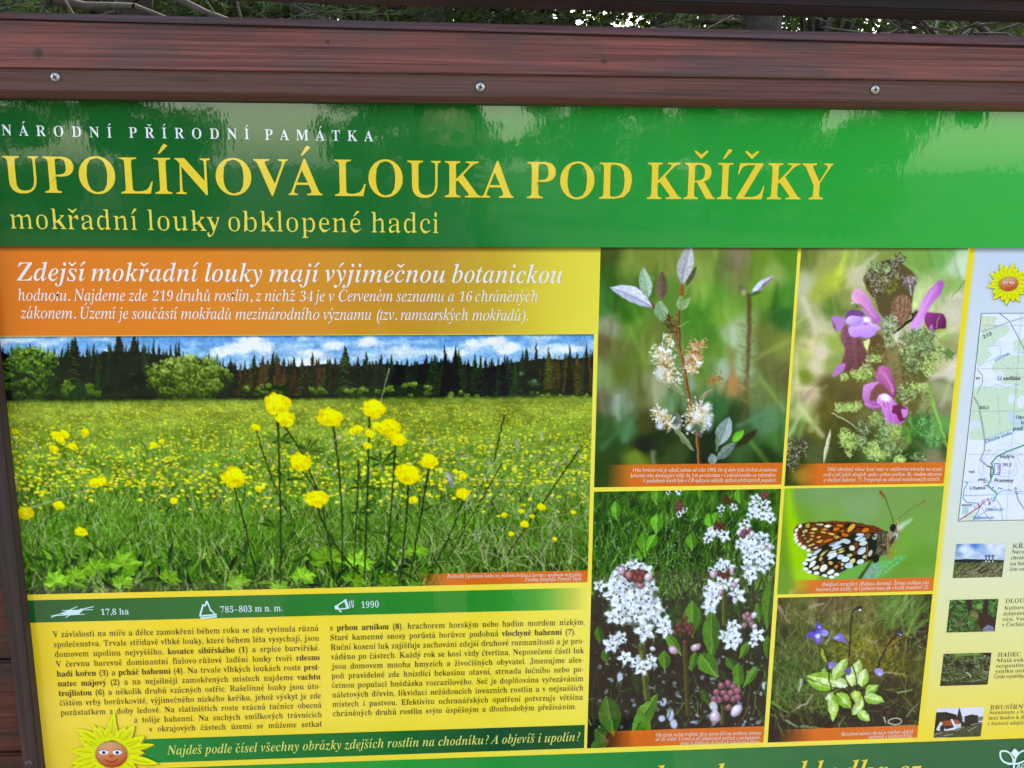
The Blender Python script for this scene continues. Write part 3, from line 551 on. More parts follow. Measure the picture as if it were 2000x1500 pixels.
def pic_bogbean():
    s = Pic(172, 361.8, 389.8, 687.6, .72); s.frame(1140, 940, 2.83)
    s.rbf([(100, 100, (50, 84, 34)), (400, 100, (56, 92, 38)), (700, 100, (52, 86, 36)), (1000, 100, (60, 94, 40)), (100, 400, (50, 80, 36)), (500, 400, (40, 66, 30)), (700, 350, (44, 60, 34)), (1000, 400, (50, 80, 36)), (100, 700, (34, 50, 28)), (500, 650, (44, 76, 34)), (900, 700, (40, 60, 30)), (100, 1000, (24, 26, 20)), (500, 1000, (26, 36, 22)), (900, 1000, (28, 44, 22)), (100, 1300, (26, 34, 22)), (500, 1300, (22, 24, 24)), (900, 1300, (20, 22, 24))], 2, .02)
    s.mottle(.9, 12, 12)
    pal = [C(60, 104, 40), C(84, 132, 52), C(44, 78, 32), C(106, 154, 66), C(28, 44, 22), C(70, 116, 44), C(140, 176, 100)]
    grass(s, 1500, 40, 90, 1090, 640, 70, 110, 7, pal, 8, 24, .85)
    grass(s, 260, 400, 300, 1060, 700, 60, 130, 6, [C(20, 26, 16), C(60, 50, 40), C(120, 120, 100)], 0, 50, .6)
    grass(s, 330, 40, 700, 1040, 1380, 90, 170, 7, [C(50, 88, 36), C(30, 48, 24), C(84, 124, 56), C(110, 140, 90), C(20, 26, 18), C(96, 92, 70)], 5, 38, .75)
    for i in range(260):        # wet glints
        x, y = 60 + rng.random() * 980, 200 + rng.random() * 500
        s.dot(x, y, 1.5 + rng.random() * 4, 1.5 + rng.random() * 2.5, 0, C(190, 200, 206), .7, 1.2)
    for i in range(150):
        x, y = 80 + rng.random() * 920, 960 + rng.random() * 400
        s.dot(x, y, 2 + rng.random() * 12, 3 + rng.random() * 12, 20, jit(C(176, 186, 200), .2), .55, 1.5)
    for x, y, rx, ry in ((440, 1220, 18, 26), (480, 1290, 22, 36), (430, 1310, 20, 20), (500, 1340, 22, 30), (200, 1080, 14, 30), (600, 1330, 14, 8), (1000, 1130, 14, 24)):
        s.dot(x, y, rx, ry, 0, C(190, 198, 212), .9, 3)
    for i in range(60): 
        x, y = 80 + rng.random() * 950, 950 + rng.random() * 430
        s.cap([(x, y), (x + rng.normal() * 60, y - 60 - rng.random() * 120)], 6, 4, C(14, 14, 16), .8)
    L1, L2 = C(84, 134, 50), C(62, 108, 40)
    def lf(x0, y0, x1, y1, w, t=1., fat=.58, bend=0):
        s.leaf(x0, y0, x1, y1, w, L1 * t, L2 * t, C(124, 164, 84) * t, bend=bend, fat=fat)
    for a in ((400, 290, 405, 180, 70, 1.25), (340, 420, 330, 280, 76, 1.1), (350, 380, 400, 290, 60, 1.25), (180, 210, 175, 110, 50, 1.2), (700, 270, 690, 175, 60, 1.2), (720, 230, 735, 165, 40, 1.2), (600, 380, 590, 290, 70, 1.05), (860, 120, 855, 40, 60, 1.1), (400, 130, 405, 30, 70, 1.1), (640, 100, 650, 40, 40, 1.), (320, 440, 300, 380, 50, 1.1)):
        lf(*a)
    for a in ((600, 860, 600, 660, 96, 1.0), (710, 1000, 705, 715, 100, .92), (540, 960, 455, 840, 60, 1.05), (450, 1050, 445, 935, 70, .95), (740, 1080, 640, 950, 110, 1.0), (590, 1050, 620, 940, 50, .9), (860, 980, 915, 880, 46, 1.), (860, 1160, 850, 1000, 60, 1.), (880, 1140, 960, 1020, 50, 1.05), (830, 1050, 790, 970, 50, .85), (1010, 820, 1030, 545, 76, .9), (970, 780, 960, 670, 50, .9), (1010, 980, 1020, 850, 50, .8), (860, 760, 850, 640, 60, .6), (690, 1240, 655, 1150, 50, .7), (90, 900, 80, 800, 50, .8), (130, 1010, 110, 930, 50, .8), (300, 1180, 290, 1040, 60, .5), (1015, 1240, 1020, 1100, 40, .7), (1000, 1340, 1000, 1285, 40, .6)):
        lf(*a)
    s.leaf(165, 1400, 125, 1185, 130, C(70, 108, 46), C(54, 88, 38), C(110, 146, 76), fat=.5); s.leaf(260, 1420, 410, 1170, 90, C(96, 146, 58), C(70, 116, 44), C(40, 66, 30), fat=.5)
    s.leaf(120, 1420, 60, 1370, 90, C(70, 104, 54), C(56, 88, 44), C(110, 140, 84)); s.leaf(40, 1480, 140, 1430, 70, C(74, 108, 56), C(60, 92, 46)); s.leaf(370, 1400, 300, 1250, 50, C(84, 128, 50))
    # stems
    def st(x0, y0, x1, y1, w, c=C(70, 78, 44)):
        s.cap([(x0, y0), (x1, y1)], w, w * .9, c); s.cap([(x0 - w * .22, y0), (x1 - w * .22, y1)], w * .3, w * .3, c * 1.5, .8)
    st(320, 900, 350, 1200, 42); st(557, 900, 575, 1290, 28, C(66, 62, 40)); st(775, 600, 775, 790, 24); st(930, 520, 935, 700, 22, C(54, 56, 40)); st(770, 1240, 765, 1340, 26, C(66, 72, 44)); st(533, 180, 535, 400, 10, C(60, 70, 44)); st(742, 290, 745, 400, 12, C(40, 44, 30)); st(845, 850, 840, 1000, 16, C(40, 52, 30)); st(270, 900, 330, 940, 14); s.cap([(830, 1370), (890, 1310), (915, 1235)], 8, 5, C(110, 74, 50))
    def star(x, y, r, rot=0., op=1.):
        for k in range(5):
            an = math.radians(rot + 72 * k); L = r * (.85 + .3 * rng.random())
            ex, ey = x + math.cos(an) * L, y + math.sin(an) * L
            lv = .80 + .28 * rng.random()
            s.leaf(x, y, ex, ey, r * .56, np.clip(jit(C(224, 230, 232), .05) * lv, 0, 1), np.clip(jit(C(190, 198, 204), .06) * lv, 0, 1), fat=.45)
            for j in range(11):
                q = .3 + .65 * rng.random(); bx, by = x + math.cos(an) * L * q, y + math.sin(an) * L * q; a2 = an + rng.choice([-1, 1]) * (.7 + rng.random() * .7)
                s.cap([(bx, by), (bx + math.cos(a2) * r * .34, by + math.sin(a2) * r * .34)], 2.4, 1.0, jit(C(232, 238, 240), .08), .75)
        s.dot(x, y, r * .13, r * .11, 0, C(150, 140, 70), .9); 
        for j in range(3):
            an = rng.random() * 6.28; s.dot(x + math.cos(an) * r * .28, y + math.sin(an) * r * .26, 4, 5, 0, C(30, 26, 26), .9)
    def bud(x, y, r, c=C(128, 76, 80), el=1.25, ang=0):
        s.dot(x, y, r, r * el, ang, c * .72); s.dot(x - r * .15, y - r * .2, r * .8, r * el * .8, ang, c, .95, 2); s.dot(x - r * .25, y - r * .4, r * .35, r * .35, 0, np.clip(c * 1.35, 0, 1), .8, 2)
    def spray(pts, r):
        for x, y in pts:
            if rng.random() < .25: s.dot(x + 8, y + 10, r * .5, r * .5, 0, C(70, 84, 70), .55, 3)
            star(x + rng.normal() * 7, y + rng.normal() * 7, r * (.8 + .35 * rng.random()), rng.random() * 72)
            if rng.random() < .45: star(x + rng.normal() * 18, y + rng.normal() * 18, r * (.35 + .3 * rng.random()), rng.random() * 72)
    # big left raceme
    s.poly([(180, 470), (340, 470), (400, 620), (430, 740), (300, 800), (150, 760), (160, 600)], C(120, 124, 118), soft=2, smooth=True, a=.8)
    spray([(170, 560), (220, 560), (160, 620), (230, 640), (300, 620), (370, 580), (190, 690), (260, 690), (330, 680), (390, 680), (160, 750), (230, 740), (300, 740), (370, 740), (400, 720), (240, 600), (320, 640), (280, 660), (205, 520)], 52)
    spray([(240, 480), (290, 470), (330, 480), (350, 510)], 42)
    for x, y in ((210, 490), (240, 515), (270, 510), (300, 505), (330, 515), (285, 535), (255, 535), (315, 540)): bud(x, y, 19, C(118, 68, 66))
    bud(208, 495, 20, C(196, 170, 178)); bud(358, 530, 20, C(206, 186, 192), 1.3, 30); bud(310, 578, 20, C(160, 110, 122), .8); bud(250, 518, 16, C(170, 120, 120), 1.4)
    spray([(85, 575)], 40); spray([(180, 880), (160, 900), (210, 860)], 44); spray([(330, 830)], 84); spray([(425, 790), (450, 810)], 50)
    spray([(240, 965), (300, 1000), (370, 990), (320, 1030)], 42); bud(380, 925, 17, C(206, 190, 196), .8, 20)
    for x, y in ((196, 640), (250, 580), (310, 700), (228, 700), (360, 650), (280, 610), (200, 590)): s.dot(x, y, 5, 6, 0, C(24, 20, 22))
    # right racemes
    s.poly([(880, 300), (1000, 300), (1040, 420), (960, 500), (880, 440)], C(120, 126, 126), soft=2, smooth=True, a=.8)
    spray([(890, 250), (860, 340), (900, 330), (940, 310), (990, 320), (1010, 370), (960, 370), (900, 380), (1020, 430), (970, 430), (910, 430), (990, 470), (925, 480), (920, 520)], 42)
    for x, y, c in ((860, 285, 0), (890, 280, 1), (920, 275, 1), (880, 300, 1), (930, 290, 0), (1030, 360, 0), (990, 370, 0)): bud(x, y, 15, C(130, 84, 90) if c else C(206, 190, 200))
    spray([(960, 110), (1000, 120), (950, 160), (1010, 170), (980, 190), (930, 190), (1030, 200), (940, 130)], 34)
    for x, y in ((985, 75), (1000, 66), (1015, 78), (1000, 90)): bud(x, y, 11, C(124, 74, 76))
    spray([(700, 290), (720, 270), (770, 290), (690, 310)], 34)
    for x, y in ((735, 240), (760, 240), (748, 256), (770, 255), (725, 258)): bud(x, y, 10, C(104, 64, 56))
    spray([(760, 150), (825, 140)], 24)
    for x, y in ((790, 85), (780, 100), (800, 100), (790, 115), (806, 118), (776, 118)): bud(x, y, 9, C(90, 56, 52))
    for x, y in ((527, 115), (515, 130), (540, 130), (527, 146), (512, 150), (545, 148), (527, 164)): bud(x, y, 9, C(118, 78, 74))
    spray([(535, 180), (560, 170), (465, 55), (530, 60)], 16)
    spray([(730, 480), (770, 470), (800, 480)], 40)
    for x, y in ((750, 510), (775, 520), (800, 500), (785, 540), (760, 530)): bud(x, y, 15, C(96, 56, 54))
    bud(715, 515, 17, C(200, 170, 180)); bud(820, 490, 14, C(200, 176, 186))
    spray([(700, 590), (740, 590), (700, 640), (830, 560), (850, 620), (690, 690), (715, 670), (760, 560)], 46); bud(830, 575, 19, C(180, 150, 160), .9, 30); bud(755, 615, 14, C(190, 150, 160))
    spray([(780, 860), (820, 840), (840, 870), (800, 890), (840, 800), (950, 860)], 46)
    for x, y, r in ((890, 750, 16), (915, 765, 16), (935, 745, 16), (890, 795, 15), (925, 790, 14), (945, 735, 14), (905, 735, 14)): bud(x, y, r, C(150, 116, 120)); 
    bud(940, 740, 15, C(206, 196, 202), 1.2, 40); bud(945, 805, 17, C(196, 180, 190), .9)
    # bud spikes
    for x, y in ((560, 755), (530, 790), (560, 790), (590, 795), (505, 840), (530, 820), (555, 828), (590, 840), (600, 820), (520, 800), (575, 812), (560, 890)): bud(x, y, 14.5, C(108, 64, 66), 1.1)
    bud(620, 918, 20, C(200, 170, 180), 1.5, 55); bud(495, 932, 20, C(200, 160, 176), 1.5, -50)
    for x, y in ((760, 1130), (800, 1118), (830, 1135), (735, 1165), (775, 1170), (815, 1170), (850, 1160), (750, 1210), (790, 1195), (830, 1205), (720, 1205), (800, 1250), (850, 1195)): bud(x, y, 20, C(150, 96, 108), 1.05)
    bud(725, 1300, 30, C(206, 176, 196), 1.35, -10); bud(843, 1268, 27, C(216, 200, 214), 1.5, 35); s.dot(718, 1245, 20, 30, -25, C(206, 206, 206), .9, 3)
    warp(s, 1.1, 8); life(s, .06); s.mottle(.14, 2, 2); punch(s, 1.2); s.caption(90, 1005, 1385, 190)
    return s

def pic_butterfly():
    s = Pic(394, 361.6, 584.2, 493, .66); s.frame(1500, 940, 5.5556)
    s.rbf([(250, 120, (116, 150, 84)), (600, 120, (124, 156, 96)), (1000, 250, (128, 160, 100)), (1000, 110, (120, 152, 90)), (1400, 120, (122, 156, 86)), (1850, 120, (116, 154, 80)), (1800, 500, (118, 160, 76)), (1700, 900, (104, 152, 60)), (1350, 700, (116, 162, 68)), (1500, 1050, (100, 146, 54)), (700, 380, (122, 162, 78)), (330, 420, (112, 160, 56)), (180, 900, (108, 150, 50)), (140, 600, (116, 150, 50)), (300, 1150, (110, 150, 50)), (700, 1150, (104, 140, 56))], 1.8, .03)
    s.poly([(185, 60), (250, 60), (290, 330), (370, 560), (440, 800), (560, 1080), (330, 1180), (250, 900), (200, 500)], C(156, 202, 36), soft=5, smooth=True)
    s.dot(1000, 230, 210, 150, 0, C(134, 164, 108), .35, 12)
    s.cap([(250, 1210), (330, 1150)], 60, 20, C(190, 200, 80), .6, 8)
    # leaf it sits on
    s.poly([(700, 1040), (850, 960), (1060, 880), (1080, 940), (1000, 1080), (720, 1090)], C(98, 166, 70), soft=.8, smooth=True)
    s.poly([(1000, 1070), (1090, 900), (1200, 870), (1440, 800), (1520, 805), (1440, 880), (1300, 980), (1180, 1080)], C(104, 178, 96), soft=.5, tex=.25)
    s.poly([(1010, 1075), (1080, 920), (1200, 880), (1230, 940), (1130, 1080)], C(116, 160, 140), soft=1.2, a=.85, tex=.3); s.cap([(1180, 1070), (1300, 920), (1440, 830)], 8, 5, C(60, 128, 60), .7)
    s.cap([(980, 1070), (1060, 960), (1130, 850)], 40, 16, C(40, 46, 24), .85, 4); s.dot(1000, 1085, 60, 12, 0, C(70, 60, 40), .7, 4)
    # hind/fore wings
    s.poly([(280, 560), (300, 490), (350, 462), (500, 440), (800, 432), (1000, 455), (1200, 500), (1300, 580), (1250, 700), (1050, 720), (800, 700), (620, 780), (500, 760), (420, 730), (330, 670)], C(122, 60, 28), smooth=True, tex=.5)
    dk = C(30, 18, 12)
    s.cap([(340, 470), (800, 425), (1290, 560)], 16, 10, C(60, 44, 24))
    orn, yel, crm = C(224, 112, 34), C(232, 168, 84), C(236, 214, 160)
    for x, y, rx, ry, an, c in ((780, 478, 42, 18, 8, orn), (735, 520, 40, 22, -10, orn), (800, 540, 30, 14, 0, orn), (900, 505, 26, 54, 42, C(236, 158, 50)), (1055, 528, 44, 26, -18, orn), (970, 540, 34, 40, 30, C(120, 54, 34)), (560, 468, 42, 13, 4, crm), (650, 485, 40, 16, 0, C(238, 222, 176)), (610, 525, 40, 14, -8, yel), (500, 518, 34, 16, 0, C(214, 196, 110)), (430, 480, 24, 26, 30, C(176, 156, 70)), (690, 570, 46, 14, 14, yel), (600, 552, 36, 12, 8, C(228, 150, 60)), (740, 602, 36, 20, -10, yel), (830, 580, 50, 20, 10, C(206, 110, 40)), (480, 558, 36, 12, 8, yel), (400, 542, 28, 18, -20, C(222, 196, 130)), (480, 590, 30, 12, 0, C(214, 150, 70)), (550, 606, 26, 12, 0, yel), (380, 588, 20, 14, -30, C(206, 186, 120)), (450, 640, 44, 14, -32, C(230, 180, 100)), (570, 650, 46, 18, -10, C(224, 144, 60)), (400, 622, 24, 10, -30, C(190, 160, 90)), (650, 640, 60, 18, -20, C(206, 104, 40)), (470, 690, 40, 12, -20, C(220, 190, 130)), (520, 720, 26, 12, -20, C(222, 196, 150))):
        s.dot(x, y, rx + 9, ry + 8, an, dk, .9); s.dot(x, y, rx, ry, an, jit(c, .06), 1, 1.2)
    for a in ((320, 480, 420, 700), (360, 470, 500, 740), (600, 440, 520, 480), (700, 440, 660, 520), (860, 440, 700, 640), (1000, 460, 840, 640)): s.cap([a[:2], a[2:]], 7, 5, dk, .75)
    s.dot(775, 580, 22, 14, 0, dk, .9); s.dot(690, 520, 18, 26, 20, dk, .9); s.dot(860, 480, 16, 34, 40, dk, .9)
    for x, y in ((345, 485), (310, 530), (295, 575), (300, 615), (312, 648), (345, 680), (380, 708), (440, 748), (400, 725)): s.dot(x, y, 24, 16, -50, C(240, 236, 226))
    # hind wing underside
    s.poly([(395, 930), (430, 830), (500, 760), (600, 690), (800, 620), (940, 560), (1020, 560), (1180, 560), (1290, 620), (1200, 790), (1120, 850), (1000, 900), (860, 950), (740, 1010), (640, 1030), (520, 1010), (430, 985)], dk, smooth=True)
    wb, ow = C(196, 212, 222), C(232, 230, 210)
    for x, y, rx, ry, an, c in ((1000, 578, 44, 18, 6, wb), (1003, 625, 60, 28, 2, wb), (1035, 672, 44, 26, -8, C(214, 222, 206)), (730, 678, 76, 24, -14, wb), (840, 650, 58, 26, 14, C(190, 204, 200)), (740, 716, 54, 18, -14, wb), (690, 780, 56, 22, -32, ow), (700, 812, 58, 20, -34, C(226, 230, 226)), (790, 738, 40, 10, -24, C(206, 200, 110)), (795, 765, 38, 14, -20, C(206, 190, 110)), (785, 820, 40, 28, -10, wb), (912, 720, 34, 30, 30, C(224, 226, 206)), (1015, 752, 52, 36, -38, wb), (840, 846, 44, 30, -10, C(210, 222, 226)), (875, 912, 48, 34, 0, wb), (1003, 872, 40, 28, -10, C(214, 222, 226)), (915, 865, 26, 34, 40, C(214, 206, 150)), (885, 800, 28, 18, 0, C(200, 196, 130)), (530, 765, 62, 20, -40, C(206, 216, 220)), (590, 790, 36, 12, -40, C(206, 190, 110)), (485, 840, 52, 18, -38, ow), (570, 840, 26, 16, -60, C(206, 170, 110)), (478, 900, 50, 22, -50, C(240, 238, 226)), (520, 938, 40, 18, -30, C(232, 222, 180)), (600, 940, 46, 34, -50, C(238, 230, 206)), (680, 980, 40, 26, -30, ow), (680, 885, 24, 20, 20, C(226, 180, 110)), (740, 925, 20, 20, 0, C(206, 130, 60)), (590, 880, 16, 12, 0, C(186, 110, 60)), (805, 900, 18, 18, 0, C(214, 190, 120)), (770, 880, 16, 10, 0, C(150, 90, 60)), (955, 690, 24, 40, -20, C(122, 66, 42)), (940, 780, 26, 30, 20, C(116, 60, 44)), (800, 940, 14, 14, 0, C(186, 160, 150)), (1110, 780, 20, 36, 20, C(206, 200, 180)), (1050, 815, 26, 22, -30, C(200, 190, 150)), (1080, 590, 30, 34, 30, C(120, 96, 56)), (1160, 600, 26, 34, 30, C(196, 206, 206)), (620, 760, 40, 8, -30, C(190, 170, 90))):
        s.dot(x, y, rx, ry, an, jit(c, .04), 1, 1.1)
    s.dot(1150, 598, 16, 20, 0, C(60, 56, 50), .8)
    for x, y in ((400, 890), (406, 950), (446, 982), (525, 995), (615, 1020), (690, 1035), (740, 1010), (430, 850), (450, 800)): s.dot(x, y, 30, 18, 10, C(238, 238, 232))
    for a in ((940, 560, 500, 760), (1050, 600, 640, 800), (1120, 640, 760, 960), (1060, 700, 1060, 880), (860, 600, 620, 720)): s.cap([a[:2], a[2:]], 6, 4, C(20, 12, 10), .8)
    # furry body, head
    s.poly([(1180, 560), (1290, 540), (1330, 600), (1340, 680), (1280, 780), (1200, 830), (1160, 860), (1130, 850), (1180, 700)], C(84, 76, 60), smooth=True)
    for i in range(260):
        x, y = 1200 + rng.random() * 130, 560 + rng.random() * 230; an = 2.2 + rng.normal() * .5
        s.cap([(x, y), (x + math.cos(an) * 30, y + math.sin(an) * 34)], 5, 3, jit(pick([C(130, 120, 96), C(50, 44, 36), C(170, 164, 140), C(30, 26, 22)]), .1), .85)
    s.dot(1170, 840, 34, 46, 10, C(30, 24, 20)); s.poly([(1310, 500), (1350, 460), (1410, 450), (1420, 540), (1410, 620), (1340, 660), (1310, 600)], C(150, 140, 116), smooth=True)
    s.dot(1352, 505, 32, 42, 0, C(20, 18, 20)); s.dot(1342, 492, 9, 10, 0, C(90, 90, 100), .9); s.cap([(1400, 430), (1412, 500), (1390, 570)], 20, 12, C(206, 160, 96)); s.cap([(1392, 450), (1388, 570)], 7, 6, C(40, 30, 24)); s.dot(1385, 590, 22, 30, 0, C(190, 196, 196)); s.dot(1380, 600, 10, 18, 0, C(40, 36, 36)); s.dot(1350, 640, 20, 40, 10, C(70, 64, 54))
    s.cap([(1430, 500), (1550, 415)], 56, 14, C(226, 234, 226), .75, 9)
    og = C(176, 122, 66)
    for a in (((1300, 570), (1290, 720), (1305, 830), 16), ((1390, 640), (1350, 740), (1350, 830), 18), ((1305, 825), (1320, 835), (1355, 858), 12), ((1075, 700), (1078, 800), (1060, 890), 12), ((1330, 720), (1310, 780), (1300, 800), 10)): s.cap(a[:3], a[3], a[3] * .7, og)
    s.cap([(1362, 455), (1340, 350), (1262, 160)], 7, 9, C(80, 76, 50)); s.cap([(1262, 165), (1218, 115)], 18, 30, C(150, 76, 40)); s.cap([(1400, 430), (1500, 320), (1640, 250)], 6, 6, C(104, 100, 66)); s.cap([(1630, 256), (1695, 210)], 12, 26, C(150, 110, 66), 1, 2)
    warp(s, .7, 6); s.mottle(.06, 2, 2); punch(s, 1.1); s.caption(240, 1790, 1078, 270); 
    return s

def pic_butterwort():
    s = Pic(395.2, 497.1, 584.2, 688.2, .72); s.frame(1500, 1160, 5.173)
    s.rbf([(150, 100, (84, 78, 50)), (350, 150, (96, 100, 56)), (600, 80, (100, 84, 60)), (700, 300, (92, 96, 52)), (1000, 200, (110, 104, 60)), (1200, 150, (84, 110, 56)), (1500, 60, (50, 70, 34)), (1600, 300, (30, 28, 22)), (1400, 400, (44, 38, 28)), (1200, 450, (76, 66, 34)), (950, 500, (110, 110, 40)), (1050, 620, (96, 92, 36)), (700, 550, (84, 88, 36)), (150, 450, (50, 66, 34)), (350, 450, (84, 84, 52)), (200, 700, (56, 76, 40)), (400, 700, (66, 70, 40)), (150, 1000, (50, 74, 42)), (300, 1100, (60, 70, 44)), (700, 900, (60, 70, 36)), (1300, 700, (84, 80, 34)), (1500, 800, (76, 80, 40)), (1300, 950, (56, 52, 30)), (1500, 1100, (60, 60, 36)), (1250, 1200, (40, 36, 26)), (900, 1250, (34, 34, 24)), (500, 1200, (44, 44, 30)), (300, 1300, (40, 40, 30)), (150, 1250, (30, 30, 24)), (700, 1350, (30, 30, 24)), (1400, 1300, (40, 40, 28))], 2.2, .015)
    s.mottle(.5, 9, 9, (1, 1, .8)); s.img[:] = blur(s.img, .8)
    grass(s, 420, 60, 120, 1650, 700, 140, 200, 16, [C(120, 140, 76), C(96, 120, 60), C(150, 140, 100), C(70, 90, 44), C(160, 150, 120), C(44, 50, 30)], 10, 48, .6, 2.2)
    grass(s, 300, 60, 700, 1600, 1400, 140, 190, 15, [C(90, 120, 60), C(60, 90, 46), C(140, 140, 100), C(36, 40, 26), C(28, 30, 22), C(110, 120, 80)], 0, 60, .65, 1.8)
    grass(s, 190, 60, 500, 600, 1250, 150, 220, 20, [C(92, 134, 62), C(80, 110, 52), C(116, 146, 76), C(60, 84, 44), C(130, 120, 84)], 5, 44, .65, 2.)
    grass(s, 70, 1150, 100, 1500, 420, 260, 320, 26, [C(112, 146, 70), C(84, 116, 54), C(144, 164, 104)], 35, 18, .7, 3.)
    for i in range(420):
        x, y = 640 + rng.random() * 760, 420 + rng.random() * 420
        s.dot(x, y, 6 + rng.random() * 12, 4 + rng.random() * 7, rng.random() * 180, jit(pick([C(150, 140, 40), C(110, 104, 34), C(80, 70, 28), C(170, 160, 60)]), .15), .5, 2.5)
    for a in ((90, 110, 215, 290, 30, (150, 130, 110)), (430, 130, 560, 100, 40, (160, 140, 116)), (300, 1140, 380, 1110, 26, (176, 166, 150)), (380, 1110, 440, 1020, 20, (170, 160, 140)), (330, 870, 310, 980, 28, (190, 184, 160)), (590, 500, 650, 380, 24, (150, 150, 120)), (1180, 790, 1380, 810, 22, (150, 144, 120)), (1180, 560, 1330, 440, 30, (150, 110, 70)), (950, 440, 1100, 500, 20, (150, 130, 100)), (1310, 1000, 1460, 960, 18, (150, 190, 120)), (1300, 780, 1380, 960, 14, (100, 120, 70)), (40, 1090, 200, 1200, 26, (110, 150, 60)), (330, 1330, 640, 1370, 26, (110, 140, 90)), (950, 1360, 1480, 1320, 18, (130, 160, 90)), (1400, 1230, 1500, 1120, 20, (140, 130, 106)), (100, 1300, 160, 1440, 24, (80, 110, 60)), (180, 1280, 300, 1340, 22, (150, 160, 130))):
        s.cap([a[:2], a[2:4]], a[4], a[4] * .5, C(*a[5]), .85, 2)
    for i in range(14):
        an = i / 14 * 6.28; s.cap([(1280 + math.cos(an) * 66, 1285 + math.sin(an) * 34), (1280 + math.cos(an + .5) * 66, 1285 + math.sin(an + .5) * 34)], 10, 10, C(206, 204, 190), .9)
    s.cap([(1170, 1240), (1190, 1300)], 16, 10, C(190, 176, 160)); s.dot(1220, 1190, 30, 16, 0, C(110, 60, 44), .8, 3)
    def bl(x0, y0, x1, y1, w, c=(178, 206, 96), c2=(146, 186, 70), bend=0, fat=.42):
        w *= 1.12; c = np.array(c) * .96; c2 = np.array(c2) * .9
        s.leaf(x0, y0, x1, y1, w * 1.1, C(*c) * .45, fat=fat, bend=bend, soft=1.2, a=.7)
        s.leaf(x0, y0, x1, y1, w, C(*c), C(*c2), C(206, 222, 150), fat=fat, bend=bend, soft=.5)
        mx_, my_ = x0 * .45 + x1 * .55, y0 * .45 + y1 * .55; s.dot(mx_, my_, w * .26, w * .16, math.degrees(math.atan2(y1 - y0, x1 - x0)), C(232, 240, 206), .55, 5)
    bl(560, 820, 570, 740, 50, (110, 160, 60), (90, 140, 50)); s.leaf(590, 700, 540, 530, 44, C(170, 176, 70), C(140, 150, 50), soft=.8)
    bl(650, 950, 380, 870, 110, (130, 180, 60), (110, 160, 50)); bl(800, 930, 390, 825, 110, (196, 216, 130), (150, 190, 70), 20); bl(660, 860, 795, 645, 110, (190, 212, 130), (150, 186, 80))
    bl(800, 920, 660, 880, 90, (220, 230, 190), (190, 212, 130)); bl(850, 930, 920, 660, 130, (206, 224, 150), (176, 206, 110)); bl(940, 930, 985, 750, 110, (206, 226, 150), (160, 200, 90)); bl(860, 900, 830, 760, 110, (214, 226, 160), (190, 214, 130))
    bl(980, 1000, 1120, 920, 90, (160, 196, 84), (130, 176, 60)); bl(970, 1040, 1180, 1080, 96, (176, 212, 110), (150, 196, 80)); bl(650, 990, 660, 1290, 100, (170, 210, 90), (206, 224, 140)); bl(640, 1080, 620, 1000, 96, (196, 212, 160), (150, 186, 80)); bl(700, 1000, 840, 1155, 120, (150, 190, 70), (130, 176, 56)); bl(900, 1000, 900, 1130, 100, (150, 196, 60), (180, 210, 90))
    bl(960, 1060, 850, 1230, 80, (214, 228, 160), (180, 206, 110)); bl(900, 1180, 1030, 1280, 90, (190, 220, 120), (160, 200, 90)); bl(880, 980, 890, 1060, 90, (170, 206, 70), (190, 216, 100))
    dkp = C(44, 34, 26)
    for a in (((500, 520), (580, 520), (605, 700), 12), ((605, 700), (610, 880), (640, 960), 12), ((880, 150), (830, 150), (828, 480), 15), ((828, 480), (822, 560), (820, 640), 14), ((800, 480), (826, 490), (826, 520), 12), ((1330, 410), (1240, 440), (1190, 560), 16), ((1190, 560), (1140, 640), (1100, 760), 18), ((850, 720), (900, 780), (895, 980), 10), ((750, 960), (820, 1000), (870, 1110), 12)): s.cap(a[:3], a[3], a[3] * .9, dkp)
    s.leaf(870, 140, 960, 130, 34, C(40, 34, 50)); s.dot(930, 156, 14, 12, 0, C(220, 224, 236)); s.dot(1335, 408, 30, 22, 10, C(50, 44, 66)); s.dot(1345, 408, 10, 9, 0, C(210, 210, 236)); s.dot(1320, 402, 12, 9, 0, C(110, 106, 170))
    v1, v2 = C(96, 84, 176), C(150, 146, 214)
    s.poly([(480, 380), (490, 300), (515, 285), (545, 330), (550, 380)], C(84, 76, 170), smooth=True); s.poly([(500, 350), (515, 310), (535, 350)], C(160, 160, 206)); s.poly([(440, 380), (475, 350), (490, 390), (470, 400)], C(60, 50, 110), smooth=True)
    s.poly([(520, 370), (590, 370), (608, 395), (595, 430), (560, 430), (530, 405)], v2, smooth=True); s.poly([(395, 405), (430, 380), (470, 385), (470, 420), (430, 450), (405, 440)], v1, smooth=True); s.poly([(475, 400), (520, 400), (540, 450), (525, 495), (480, 495), (462, 450)], v1, smooth=True)
    s.dot(502, 425, 24, 22, 0, C(220, 220, 244), .9, 3); s.dot(500, 465, 18, 24, 0, C(130, 124, 206), .8, 3); s.dot(500, 385, 44, 14, 0, C(96, 84, 180), .9, 3)
    s.poly([(655, 450), (690, 410), (750, 405), (790, 470), (810, 490), (730, 480), (690, 475)], C(124, 112, 180), smooth=True); s.dot(690, 440, 26, 16, 0, C(176, 172, 220), .8, 3)
    s.dot(650, 712, 44, 30, 0, C(124, 116, 170), 1, 2); s.dot(630, 740, 22, 20, 0, C(150, 146, 190), .8, 2); s.poly([(760, 775), (830, 740), (845, 780), (820, 815), (790, 800)], C(96, 88, 150), smooth=True); s.poly([(1080, 760), (1120, 750), (1170, 790), (1140, 830), (1100, 820)], C(150, 140, 200), smooth=True); s.dot(1125, 805, 14, 12, 0, C(210, 210, 240), .9, 2); s.dot(1000, 1020, 24, 24, 0, C(190, 190, 196), .7, 4)
